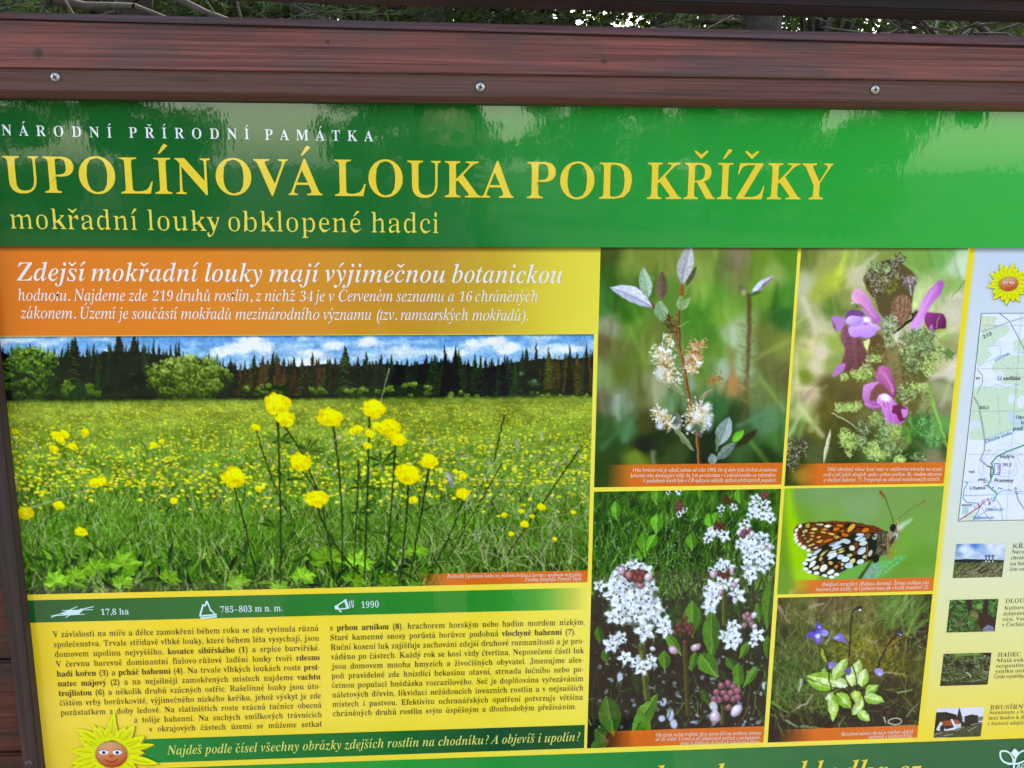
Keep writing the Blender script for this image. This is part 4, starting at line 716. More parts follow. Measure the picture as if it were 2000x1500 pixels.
    warp(s, 1.3, 8); life(s, .07); s.mottle(.12, 2, 2); punch(s, 1.2); s.caption(80, 1520, 1375, 380)
    return s

def thumb(k):
    u = [(607.0, 434.0, 668.4, 477.2), (606.8, 505.2, 667.6, 547.8), (606.4, 575.8, 667.0, 618.8), (605.5, 649.0, 666.2, 689.7)][k]
    s = Pic(*u, .5)
    if k == 0:
        s.frame(1780, 1040, 6.523)
        s.rbf([(600, 150, (90, 140, 200)), (800, 170, (80, 130, 200)), (650, 200, (230, 234, 240)), (760, 230, (220, 228, 238)), (900, 230, (150, 180, 214)), (1000, 170, (216, 222, 234)), (1100, 200, (220, 226, 236)), (1180, 260, (190, 204, 220)), (600, 270, (140, 170, 200)), (700, 290, (210, 220, 232)), (850, 290, (190, 206, 224)), (600, 330, (190, 206, 220))], 2, .01)
        s.mottle(.22, 8, 14)
        s.poly([(500, 345), (700, 335), (1200, 350), (1200, 600), (500, 600)], C(38, 50, 56)); s.poly([(500, 380), (850, 380), (1200, 375), (1200, 600), (500, 600)], C(88, 100, 50), tex=.8)
        s.poly([(560, 560), (700, 470), (820, 440), (900, 370), (960, 355), (1100, 400), (1160, 440), (1150, 580)], C(110, 110, 78), tex=1.)
        for i in range(150):
            x = 560 + rng.random() * 580; y = 400 + rng.random() * 170
            s.cap([(x, y), (x + 40 + rng.random() * 60, y - 20 - rng.random() * 50)], 12, 5, jit(pick([C(150, 146, 120), C(60, 60, 40), C(100, 104, 60), C(128, 124, 96), C(40, 40, 30)]), .2), .7)
        s.poly([(830, 500), (900, 440), (970, 400), (920, 450), (860, 500)], C(24, 24, 22))
        for x in (948, 988, 1035):
            s.cap([(x, 370), (x, 285)], 14, 12, C(60, 66, 70)); s.cap([(x - 18, 300), (x + 18, 296)], 10, 10, C(60, 66, 70)); s.dot(x, 366, 12, 14, 0, C(190, 186, 170))
    elif k == 1:
        s.frame(1780, 1040, 6.523); s.img[:] = C(44, 80, 40); s.mottle(1.4, 9, 9)
        for i in range(420):
            x, y = 450 + rng.random() * 660, 850 + rng.random() * 420
            if 760 < x < 1000 and y > 980: continue
            s.leaf(x, y, x + rng.normal() * 40, y - 20 + rng.normal() * 26, 14, jit(pick([C(70, 140, 60), C(96, 176, 80), C(36, 66, 34), C(50, 110, 46), C(24, 36, 22)]), .15), a=.85)
        s.poly([(690, 850), (760, 850), (775, 980), (720, 1000)], C(30, 26, 22)); s.poly([(930, 850), (985, 850), (970, 1040), (900, 1050)], C(22, 20, 18)); s.poly([(750, 990), (830, 1010), (880, 1090), (800, 1110), (750, 1060)], C(116, 110, 60), tex=.5); s.dot(860, 940, 40, 40, 0, C(120, 170, 90), .8, 6)
        s.poly([(860, 1010), (1000, 1050), (1080, 1120), (1060, 1270), (900, 1270), (840, 1150)], C(44, 32, 26), tex=.6); s.poly([(900, 1230), (970, 1170), (1040, 1200), (1050, 1270), (920, 1270)], C(116, 124, 144), tex=.3); s.dot(600, 1160, 50, 26, 20, C(130, 116, 90), .8, 5); s.cap([(600, 1150), (650, 1060)], 40, 16, C(96, 76, 60), .8, 6)
    elif k == 2:
        s.frame(1780, 1250, 6.0); s.img[:] = C(66, 76, 44); s.mottle(1.4, 6, 8)
        for i in range(500):
            x, y = 340 + rng.random() * 600, 150 + rng.random() * 390
            s.cap([(x, y), (x + rng.normal() * 26, y + rng.normal() * 20)], 12, 5, jit(pick([C(110, 126, 84), C(24, 26, 20), C(70, 84, 44), C(150, 160, 130), C(44, 50, 30), C(90, 120, 50)]), .2), .8)
        s.cap([(520, 180), (640, 170), (800, 160)], 30, 20, C(110, 176, 70), .8, 5); s.poly([(780, 150), (940, 150), (930, 195)], C(36, 28, 22)); s.dot(680, 300, 50, 30, 20, C(16, 16, 14), .9, 4); s.dot(540, 280, 26, 40, 0, C(18, 18, 14), .9, 4); s.cap([(640, 380), (700, 400), (690, 440)], 14, 8, C(190, 196, 160)); s.poly([(340, 480), (940, 500), (900, 520), (340, 540)], C(34, 34, 26), a=.6)
    else:
        s.frame(1780, 1250, 6.0); s.img[:] = C(224, 220, 236); s.mottle(.06, 10, 20)
        s.poly([(280, 845), (400, 840), (520, 870), (560, 960), (840, 960), (830, 1140), (250, 1140)], C(34, 34, 30)); s.poly([(620, 890), (700, 870), (780, 880), (780, 960), (620, 960)], C(38, 40, 36)); s.poly([(780, 900), (840, 890), (840, 940), (780, 950)], C(110, 116, 104))
        spruce(s, 560, 795, 960, 110, C(28, 30, 24), C(44, 50, 36)); spruce(s, 712, 860, 960, 50, C(30, 34, 28), C(44, 50, 36))
        s.poly([(250, 1140), (300, 1060), (560, 1030), (840, 980), (820, 1140)], C(70, 74, 50), tex=.7)
        s.poly([(290, 1040), (340, 950), (380, 1000), (400, 1045), (500, 1020), (510, 1050), (400, 1060), (300, 1060)], C(220, 220, 222)); s.poly([(345, 950), (460, 935), (500, 1000), (385, 1000)], C(166, 78, 50), tex=.3); s.poly([(455, 925), (480, 925), (520, 1000), (510, 1050), (490, 1000)], C(234, 232, 232)); s.poly([(480, 930), (540, 930), (580, 970), (520, 985)], C(170, 84, 56), tex=.3); s.poly([(510, 985), (580, 975), (580, 1020), (515, 1040)], C(206, 206, 206)); s.dot(360, 1030, 26, 40, 0, C(24, 26, 22), 1, 3)
        for a in ((260, 1110, 360, 1080), (380, 1120, 480, 1100), (520, 1060, 620, 1010), (670, 1060, 760, 1010), (700, 990, 820, 970)): s.cap([a[:2], a[2:]], 16, 10, C(150, 150, 134), .85)
    s.mottle(.1, 2, 2)
    return s

def pic_map():
    s = Pic(605.8, 157.8, 710, 405.6, .5); s.frame(1780, 480, 5)
    s.img[:] = C(232, 234, 245); s.mottle(.03, 20, 20)
    gr = C(208, 224, 196)
    s.poly([(680, 680), (830, 690), (800, 780), (670, 850)], C(214, 222, 186)); s.poly([(660, 900), (780, 780), (950, 790), (930, 860), (860, 900), (820, 960), (740, 1000), (780, 1060), (700, 1140), (640, 1160)], gr, smooth=True)
    s.poly([(990, 930), (1100, 900), (1250, 900), (1250, 1060), (1100, 1080), (1000, 1000)], gr); s.poly([(600, 1500), (640, 1420), (900, 1380), (860, 1300), (780, 1200), (800, 1140), (960, 1060), (1250, 1090), (1250, 1500)], gr)
    s.dot(850, 1270, 50, 50, 0, C(228, 230, 246), 1, 2); s.dot(950, 1380, 130, 30, 10, C(226, 230, 242), 1, 3)
    s.frame(1780, 760, 5)
    s.poly([(600, -20), (1250, -20), (1250, 380), (980, 400), (860, 450), (740, 500), (560, 490), (570, 380)], C(206, 224, 192)); s.dot(1070, 120, 40, 60, 0, C(232, 232, 246), 1, 2); s.dot(980, 90, 40, 50, 0, C(222, 230, 236), 1, 2); s.poly([(580, 300), (680, 310), (660, 380), (570, 400)], C(216, 224, 226)); s.dot(750, 600, 26, 16, 0, C(206, 216, 176))
    s.poly([(930, 225), (1000, 215), (1060, 280), (1250, 300), (1250, 430), (1000, 400), (960, 320)], C(190, 212, 236), soft=1, a=.6)
    s.poly([(500, 1260), (560, 1210), (640, 1200), (620, 1280), (520, 1285)], C(214, 226, 196)); s.poly([(500, 1150), (560, 1150), (550, 1210), (490, 1230)], C(176, 214, 206))
    for k in range(9):      # contours
        pts = [(900 + 60 * math.sin(k) + (60 + k * 26) * math.cos(t), 760 + (40 + k * 24) * math.sin(t) + 60 * math.cos(k)) for t in np.linspace(0, 6.28, 16)]
        for i in range(15): s.cap([pts[i], pts[i + 1]], 4, 4, C(190, 190, 216), .7)
    def ln(pts, w, c, a=1.):
        for i in range(len(pts) - 1): s.cap([pts[i], pts[i + 1]], w, w, C(*c), a)
    G = (128, 130, 136)
    ln([(590, 215), (1250, 212)], 3, G, .8); ln([(550, 635), (1250, 640)], 3, G, .8); ln([(520, 1035), (1250, 1015)], 3, G, .8); ln([(1015, -60), (990, 400), (960, 700), (925, 1280)], 3, G, .7)
    ln([(610, 80), (655, 160), (700, 400), (715, 500), (710, 600), (670, 690), (740, 750), (775, 760), (770, 860)], 13, (84, 84, 80)); ln([(610, 80), (655, 160), (700, 400), (715, 500), (710, 600), (670, 690), (740, 750)], 5, (230, 232, 236))
    ln([(1250, 480), (1100, 545), (930, 610), (830, 660), (780, 720), (800, 800), (770, 890), (740, 940), (835, 1020), (800, 1095)], 17, (104, 172, 138)); ln([(1250, 480), (1100, 545), (930, 610), (830, 660), (785, 720), (800, 800), (770, 890)], 5, (80, 120, 100))
    ln([(520, 905), (550, 910), (515, 970), (500, 1060), (540, 1105), (650, 1115), (670, 1150), (640, 1210), (600, 1280)], 10, (90, 160, 204)); ln([(650, 1115), (760, 1080), (830, 1040), (880, 985), (1100, 1000)], 10, (150, 196, 226)); ln([(720, 490), (860, 430), (980, 390)], 6, (130, 190, 220)); ln([(515, 1040), (800, 1030)], 8, (160, 196, 230))
    ln([(470, 1275), (560, 1215), (660, 1150), (700, 1110)], 12, (176, 70, 90)); ln([(640, 1240), (820, 1140)], 4, (110, 110, 110)); ln([(690, 1170), (770, 1280)], 4, (110, 110, 110)); ln([(830, 1080), (870, 1140), (890, 1280)], 4, (110, 110, 110)); ln([(1010, 960), (1040, 1080), (1100, 1170), (1250, 1240)], 11, (84, 84, 84)); ln([(1010, 960), (1040, 1080), (1100, 1170)], 4, (236, 236, 240))
    for i in range(26): s.dot(840 + rng.normal() * 3 + i * 1., 60 + i * 12, 3, 3, 0, C(120, 120, 120), .7)
    for i in range(14): s.dot(500 + i * 22, 905 + rng.normal() * 2, 4, 2, 0, C(110, 110, 130), .8)
    for i in range(70):
        s.dot(560 + rng.random() * 560, rng.random() * 1260, 4, 4, 0, C(120, 124, 130), .6)
    for i in range(60):
        x, y = pick([(735, 930), (830, 960), (720, 1090), (960, 970), (1010, 1000), (760, 1100), (630, 1150), (560, 1220)]); s.dot(x + rng.normal() * 26, y + rng.normal() * 16, 6, 5, rng.random() * 90, pick([C(206, 60, 90), C(60, 50, 60), C(190, 60, 80), C(206, 120, 140)]), .9)
    s.poly([(808, 722), (870, 726), (862, 836), (802, 834)], C(70, 80, 160)); s.poly([(814, 730), (863, 733), (856, 829), (809, 827)], C(236, 238, 250))
    s.frame(1780, 480, 5)
    ln([(860, 660), (960, 740), (1100, 1010), (1200, 1200)], 6, (84, 86, 100)); ln([(1100, 700), (960, 740), (690, 840)], 12, (130, 132, 140)); ln([(1100, 700), (960, 740), (690, 840)], 5, (226, 228, 238)); ln([(690, 778), (1250, 778)], 3, G, .8); ln([(640, 1198), (1250, 1196)], 3, G, .8); ln([(1070, 660), (1040, 1100), (1015, 1500)], 3, G, .7)
    ln([(740, 980), (860, 970), (870, 1060), (820, 1100), (690, 1150), (640, 1190)], 5, (150, 190, 220)); ln([(980, 1000), (1040, 1050), (1200, 1010)], 5, (150, 190, 220)); ln([(640, 1210), (690, 1260), (690, 1340), (640, 1440)], 6, (120, 120, 126))
    for i in range(70): s.dot(640 + rng.random() * 560, 700 + rng.random() * 780, 4, 4, 0, C(130, 130, 150), .6)
    for i in range(30): s.dot(700 + i * 12, 1370 + math.sin(i * .4) * 14, 4, 3, 0, C(120, 120, 126), .7)
    for i in range(16): s.dot(870 + i * 14, 1150 + i * 9, 4, 3, 0, C(140, 140, 146), .7)
    # black border
    b = max(1, int(.9 / s.cx)); s.img[:b + 1] = C(70, 72, 80); s.img[:, :b + 1] = C(60, 62, 72); s.img[-b - 1:] = C(80, 82, 88)
    return s
# ---------------------------------------------------------------- lettering (serif glyphs from Blender's own font stack)
def _m(base, digits=None, h=None):
    def f(ch):
        if 'A' <= ch <= 'Z': return chr(base + ord(ch) - 65)
        if ch == 'h' and h: return h
        if 'a' <= ch <= 'z': return chr(base + 26 + ord(ch) - 97)
        if '0' <= ch <= '9' and digits: return chr(digits + ord(ch) - 48)
        return ch
    return f
STY = {'B': (_m(0x1D400, 0x1D7CE), 0., 0.), 'R': (_m(0x1D400, 0x1D7CE), 0., 0.), 'T': (_m(0x1D400, 0x1D7CE), 0., 0.), 'L': (_m(0x1D400, 0x1D7CE), 0., 0.), 'I': (_m(0x1D434, 0x1D7CE, '\u210e'), 0.0, .22), 'BI': (_m(0x1D468, 0x1D7CE), -.003, .22), 'S': (lambda c: c, .011, 0.)}
ACC = {}
for base, ac, kind in (('aeiouyAEIOUY', 'áéíóúýÁÉÍÓÚÝ', 'acute'), ('cdenrstzCDENRSTZ', 'čďěňřšťžČĎĚŇŘŠŤŽ', 'caron'), ('uU', 'ůŮ', 'ring')):
    for x, y in zip(base, ac): ACC[y] = (x, kind)
_tc = bpy.data.curves.new('glyph', 'FONT'); _to = bpy.data.objects.new('glyph', _tc); scene.collection.objects.link(_to)
_tc.resolution_u = 3
def _raw(body, off, shear=0.):
    global _tc, _to
    if _tc is None:
        _tc = bpy.data.curves.new('glyph', 'FONT'); _to = bpy.data.objects.new('glyph', _tc); scene.collection.objects.link(_to); _tc.resolution_u = 3
    _tc.body = body; _tc.offset = off; _tc.shear = shear
    dg = bpy.context.evaluated_depsgraph_get(); dg.update()
    e = _to.evaluated_get(dg); me = e.to_mesh(); n = len(me.vertices)
    co = np.zeros(n * 3, np.float32); me.vertices.foreach_get('co', co); co = co.reshape(-1, 3)[:, :2].copy()
    me.calc_loop_triangles(); tr = np.zeros(len(me.loop_triangles) * 3, np.int32); me.loop_triangles.foreach_get('vertices', tr)
    e.to_mesh_clear(); return co, tr.reshape(-1, 3)
THIN = {'R': (.024, .27), 'L': (.038, .37), 'T': (.016, .2), 'BI': (.012, .16)}
def slim(co, tr, cap_, rate):
    """narrow the upright stems of a glyph; hairlines and level strokes stay"""
    key = np.round(co * 2e4).astype(np.int64); _, inv = np.unique(key, axis=0, return_inverse=True); inv = inv.ravel()
    t_ = inv[tr]; e = {}
    P = np.zeros((inv.max() + 1, 2)); P[inv] = co
    for a, b_, c in t_:
        if (P[b_, 0] - P[a, 0]) * (P[c, 1] - P[a, 1]) - (P[b_, 1] - P[a, 1]) * (P[c, 0] - P[a, 0]) < 0: b_, c = c, b_
        for q in ((a, b_), (b_, c), (c, a)):
            if (q[1], q[0]) in e: del e[(q[1], q[0])]
            elif q[0] != q[1]: e[q] = 1
    E_ = np.array(list(e)); nrm = np.zeros_like(P)
    d = P[E_[:, 1]] - P[E_[:, 0]]; L = np.hypot(d[:, 0], d[:, 1])[:, None] + 1e-9; n = np.stack([d[:, 1], -d[:, 0]], 1) / L      # outward
    np.add.at(nrm, E_[:, 0], n); np.add.at(nrm, E_[:, 1], n); nrm /= np.hypot(nrm[:, 0], nrm[:, 1])[:, None] + 1e-9
    A, B = P[E_[:, 0]], P[E_[:, 1]]; out = P.copy()
    for i in np.unique(E_):
        nx = nrm[i, 0]
        if abs(nx) < .12: continue
        y = P[i, 1] + (1e-4 if nrm[i, 1] <= 0 else -1e-4)
        m = (A[:, 1] > y) != (B[:, 1] > y)
        if not m.any(): continue
        xs = A[m, 0] + (y - A[m, 1]) / (B[m, 1] - A[m, 1]) * (B[m, 0] - A[m, 0]); dx = (P[i, 0] - xs) * np.sign(nx); dx = dx[dx > 2e-3]
        if len(dx): out[i, 0] -= np.sign(nx) * min(1., abs(nx) * 1.3) * max(0., min(cap_, (dx.min() - .045) * rate))
    return out[inv]
_pre = {}
def prefetch(sty, chars):
    """all plain glyphs of a style from two multi-line texts instead of three texts per glyph"""
    fn, off, slant = STY[sty]; groups = {}
    for ch in chars:
        if ch in ' –-' or ch in ACC: continue
        c = fn(ch); sh = .18 if sty in ('I', 'BI') and (c == ch or ch.isdigit()) else 0.
        o2 = {'I': -.016, 'BI': -.006}.get(sty, off) if ch.isdigit() else off
        groups.setdefault((o2, sh), []).append((ch, c))
    ref = 'I'; rr = _raw(ref, off)[0][:, 0].max()
    _tc.space_line = 2.
    for (o2, sh), it in groups.items():
        co, tr = _raw('\n'.join(c for _, c in it), o2, sh); k1 = np.floor((.95 - co[:, 1]) / 2).astype(int)
        c2, _ = _raw('\n'.join(c + ref for _, c in it), off); k2 = np.floor((.95 - c2[:, 1]) / 2).astype(int)
        for n_, (ch, c) in enumerate(it):
            m = k1 == n_; mp_ = np.cumsum(m) - 1; t_ = tr[m[tr[:, 0]]] if len(tr) else tr
            _pre[(ch, sty)] = (co[m] + np.array([0, 2. * n_], np.float32), mp_[t_], float(c2[k2 == n_][:, 0].max() - rr))
    _tc.space_line = 1.
_gc = {}
_H = {}
def xh(sty, up=False):
    k = (sty, up)
    if k not in _H: _H[k] = glyph('H' if up else 'x', sty)[0][:, 1].max()
    return _H[k]
def islands(co, tr):
    par = list(range(len(co)))
    def find(a):
        while par[a] != a: par[a] = par[par[a]]; a = par[a]
        return a
    # vertices are not shared between outlines of the fill, so weld by position first
    key = {}
    for i, c in enumerate(np.round(co, 5)): 
        k = (c[0], c[1])
        if k in key: par[find(i)] = find(key[k])
        else: key[k] = i
    for a, b_, c in tr:
        par[find(a)] = find(b_); par[find(c)] = find(b_)
    return np.array([find(i) for i in range(len(co))])
def glyph(ch, sty):
    k = (ch, sty)
    if k in _gc: return _gc[k]
    fn, off, slant = STY[sty]
    if ch in ACC:
        base, kind = ACC[ch]; co, tr, adv = glyph(base, sty); co = co.copy(); tr = tr.copy(); low = base.islower()
        if base == 'i':      # drop the dot
            r = islands(co, tr); lim = xh(sty) * 1.08
            bad = {q for q in set(r) if co[r == q][:, 1].min() > lim}
            keep = np.array([r[t_[0]] not in bad for t_ in tr]); tr = tr[keep]
            used = np.unique(tr); mp_ = np.zeros(len(co), int); mp_[used] = np.arange(len(used)); co = co[used]; tr = mp_[tr]
        if kind == 'caron' and base in 'td' and low:
            x, y = co[:, 0].max() + .02, co[:, 1].max() + .05
            a = np.array([(x, y), (x + .085, y), (x + .02, y - .2), (x - .015, y - .2)]); f = np.array([(0, 1, 2), (0, 2, 3)])
        else:
            ytop = xh(sty) if low else xh(sty, True)
            if base in 'kl': ytop = co[:, 1].max()
            xm = (co[:, 0].min() + co[:, 0].max()) / 2 + (slant * .12); y = ytop + .075
            w = {'R': .05, 'I': .045}.get(sty, .062)
            if kind == 'acute':
                a = np.array([(-.07, 0), (-.035, 0), (.12, .155), (.06, .19), (.02, .155)]) + (xm, y); f = np.array([(0, 1, 4), (1, 2, 4), (2, 3, 4)])
            elif kind == 'caron':
                a = np.array([(0, -.005), (.15, .135), (.115, .155), (0, w * 1.25), (-.115, .155), (-.15, .135)]) + (xm, y); f = np.array([(0, 1, 2), (0, 2, 3), (0, 3, 4), (0, 4, 5)])
            else:
                q = np.linspace(0, 2 * math.pi, 15)[:-1]; o = np.stack([np.cos(q), np.sin(q)], 1)
                a = np.concatenate([o * .088, o * .05]) + (xm, y + .07); n = 14
                f = np.array([(i, (i + 1) % n, n + i) for i in range(n)] + [((i + 1) % n, n + (i + 1) % n, n + i) for i in range(n)])
            if sty in ('I', 'BI'): a[:, 0] += (a[:, 1] - y) * .2
        tr = np.concatenate([tr, f + len(co)]); co = np.concatenate([co, a])
        _gc[k] = (co, tr, adv); return _gc[k]
    c = fn(ch)
    shear = .18 if (sty in ('I', 'BI') and c == ch) or (sty in ('I', 'BI') and ch.isdigit()) else 0.
    if ch == ' ': _gc[k] = (np.zeros((0, 2)), np.zeros((0, 3), int), .25); return _gc[k]
    if ch in '–-':
        w = .5 if ch == '–' else .30; th = {'R': .035, 'I': .03}.get(sty, .05); y = .21
        co = np.array([(.03, y), (w - .03, y), (w - .03, y + th), (.03, y + th)]); _gc[k] = (co, np.array([(0, 1, 2), (0, 2, 3)]), w); return _gc[k]
    o2 = {'I': -.016, 'BI': -.006}.get(sty, off) if ch.isdigit() else off
    if (ch, sty) not in _pre and sty in 'RLT' and (ch, 'B') in _pre: _pre[(ch, sty)] = _pre[(ch, 'B')]
    if (ch, sty) in _pre: co, tr, adv = _pre[(ch, sty)]
    else:
        co, tr = _raw(c, o2, shear)
        ref = fn('i'); rr, _ = _raw(ref + ref, off); rg, _ = _raw(ref + c + ref, off)
        adv = float(rg[:, 0].max() - rr[:, 0].max())
    if sty in THIN: co = slim(co, tr, *THIN[sty])
    if sty == 'I' and ch == 'h': co = co * (.9, .93)
    if ch.isdigit() and sty != 'S': co = co * (.92, .9); adv *= .92
    _gc[k] = (co, tr, adv); return _gc[k]

_UP, _LO, _NM = 'ABCDEHIJKLMNOPRSTUVYZ', 'abcdefghijklmnoprstuvxyz', '0123456789(),.?'
for _st, _chs in (('B', _UP + _LO + _NM), ('BI', 'VDCRSPOUHMZTAN' + _LO + _NM), ('I', 'NUCH' + _LO + _NM), ('S', _UP + 'G' + _LO + _NM)): prefetch(_st, _chs)
for _st in STY: xh(_st); xh(_st, True)
bpy.data.objects.remove(_to); bpy.data.curves.remove(_tc); _tc = _to = None

# ---------------------------------------------------------------- object helpers
COL = scene.collection

def tag(o, label=None, cat=None, group=None, kind=None):
    for k, v in (('label', label), ('category', cat), ('group', group), ('kind', kind)):
        if v: o[k] = v
    return o

def empty(name, loc=(0, 0, 0), **kw):
    o = bpy.data.objects.new(name, None); COL.objects.link(o); o.location = loc; o.empty_display_size = .1
    return tag(o, **kw)

def link(name, me, mat=None, parent=None, **kw):
    o = bpy.data.objects.new(name, me); COL.objects.link(o)
    if mat is not None and not me.materials: me.materials.append(mat)
    if parent is not None: o.parent = parent
    return tag(o, **kw)

def mesh_np(name, co, faces, smooth=False):
    """faces: (n,3) or (n,4) array, or list of lists"""
    me = bpy.data.meshes.new(name); co = np.asarray(co, np.float32)
    if isinstance(faces, np.ndarray):
        n, k = faces.shape
        me.vertices.add(len(co)); me.vertices.foreach_set('co', co.ravel())
        me.loops.add(n * k); me.loops.foreach_set('vertex_index', faces.astype(np.int32).ravel())
        me.polygons.add(n); me.polygons.foreach_set('loop_start', np.arange(0, n * k, k, dtype=np.int32))
        me.polygons.foreach_set('loop_total', np.full(n, k, np.int32))
        me.update(calc_edges=True)
    else:
        me.from_pydata([tuple(map(float, c)) for c in co], [], faces); me.update()
    if smooth: me.polygons.foreach_set('use_smooth', [True] * len(me.polygons))
    return me

def lin(c):
    c = np.asarray(c, float)
    return np.where(c <= .04045, c / 12.92, ((c + .055) / 1.055) ** 2.4)

INK = .92      # paper white of the print

def W(u, v, y=0.):
    """board millimetres (right of / below the eye) -> world"""
    return (u / 1000., y, EYE - v / 1000.)

# ---------------------------------------------------------------- materials
def nodes(name):
    m = bpy.data.materials.new(name); m.use_nodes = True
    t = m.node_tree; return m, t, t.nodes['Principled BSDF']

def N(t, typ, **kw):
    n = t.nodes.new(typ)
    for k, v in kw.items(): setattr(n, k, v)
    return n

def film_bump(t, b):
    """slightly wavy laminate: long waves plus fine orange-peel"""
    tc = N(t, 'ShaderNodeNewGeometry')
    mp = N(t, 'ShaderNodeMapping'); mp.inputs['Scale'].default_value = (1, 1, .42); t.links.new(tc.outputs['Position'], mp.inputs[0])
    n1 = N(t, 'ShaderNodeTexNoise'); n1.inputs['Scale'].default_value = 130; n1.inputs['Detail'].default_value = 2.5; t.links.new(mp.outputs[0], n1.inputs[0])
    n2 = N(t, 'ShaderNodeTexNoise'); n2.inputs['Scale'].default_value = 9; n2.inputs['Detail'].default_value = 1; t.links.new(tc.outputs['Position'], n2.inputs[0])
    b1 = N(t, 'ShaderNodeBump'); b1.inputs['Distance'].default_value = 5.e-5; t.links.new(n1.outputs[0], b1.inputs['Height'])
    b2 = N(t, 'ShaderNodeBump'); b2.inputs['Distance'].default_value = 2.2e-4; t.links.new(n2.outputs[0], b2.inputs['Height'])
    t.links.new(b1.outputs[0], b2.inputs['Normal']); t.links.new(b2.outputs[0], b.inputs['Normal'])

PRINT, t, b = nodes('glossy_print')
at = N(t, 'ShaderNodeAttribute', attribute_name='print'); t.links.new(at.outputs['Color'], b.inputs['Base Color'])
b.inputs['Roughness'].default_value = .025; b.inputs['IOR'].default_value = 1.5
film_bump(t, b)
_inks = {}
def ink(c):
    c = tuple(c)
    if c not in _inks:
        m, t, b = nodes('print_ink'); l = lin(np.array(c) / 255) * INK
        b.inputs['Base Color'].default_value = (*l, 1); b.inputs['Roughness'].default_value = .025; b.inputs['IOR'].default_value = 1.5; film_bump(t, b); _inks[c] = m
    return _inks[c]

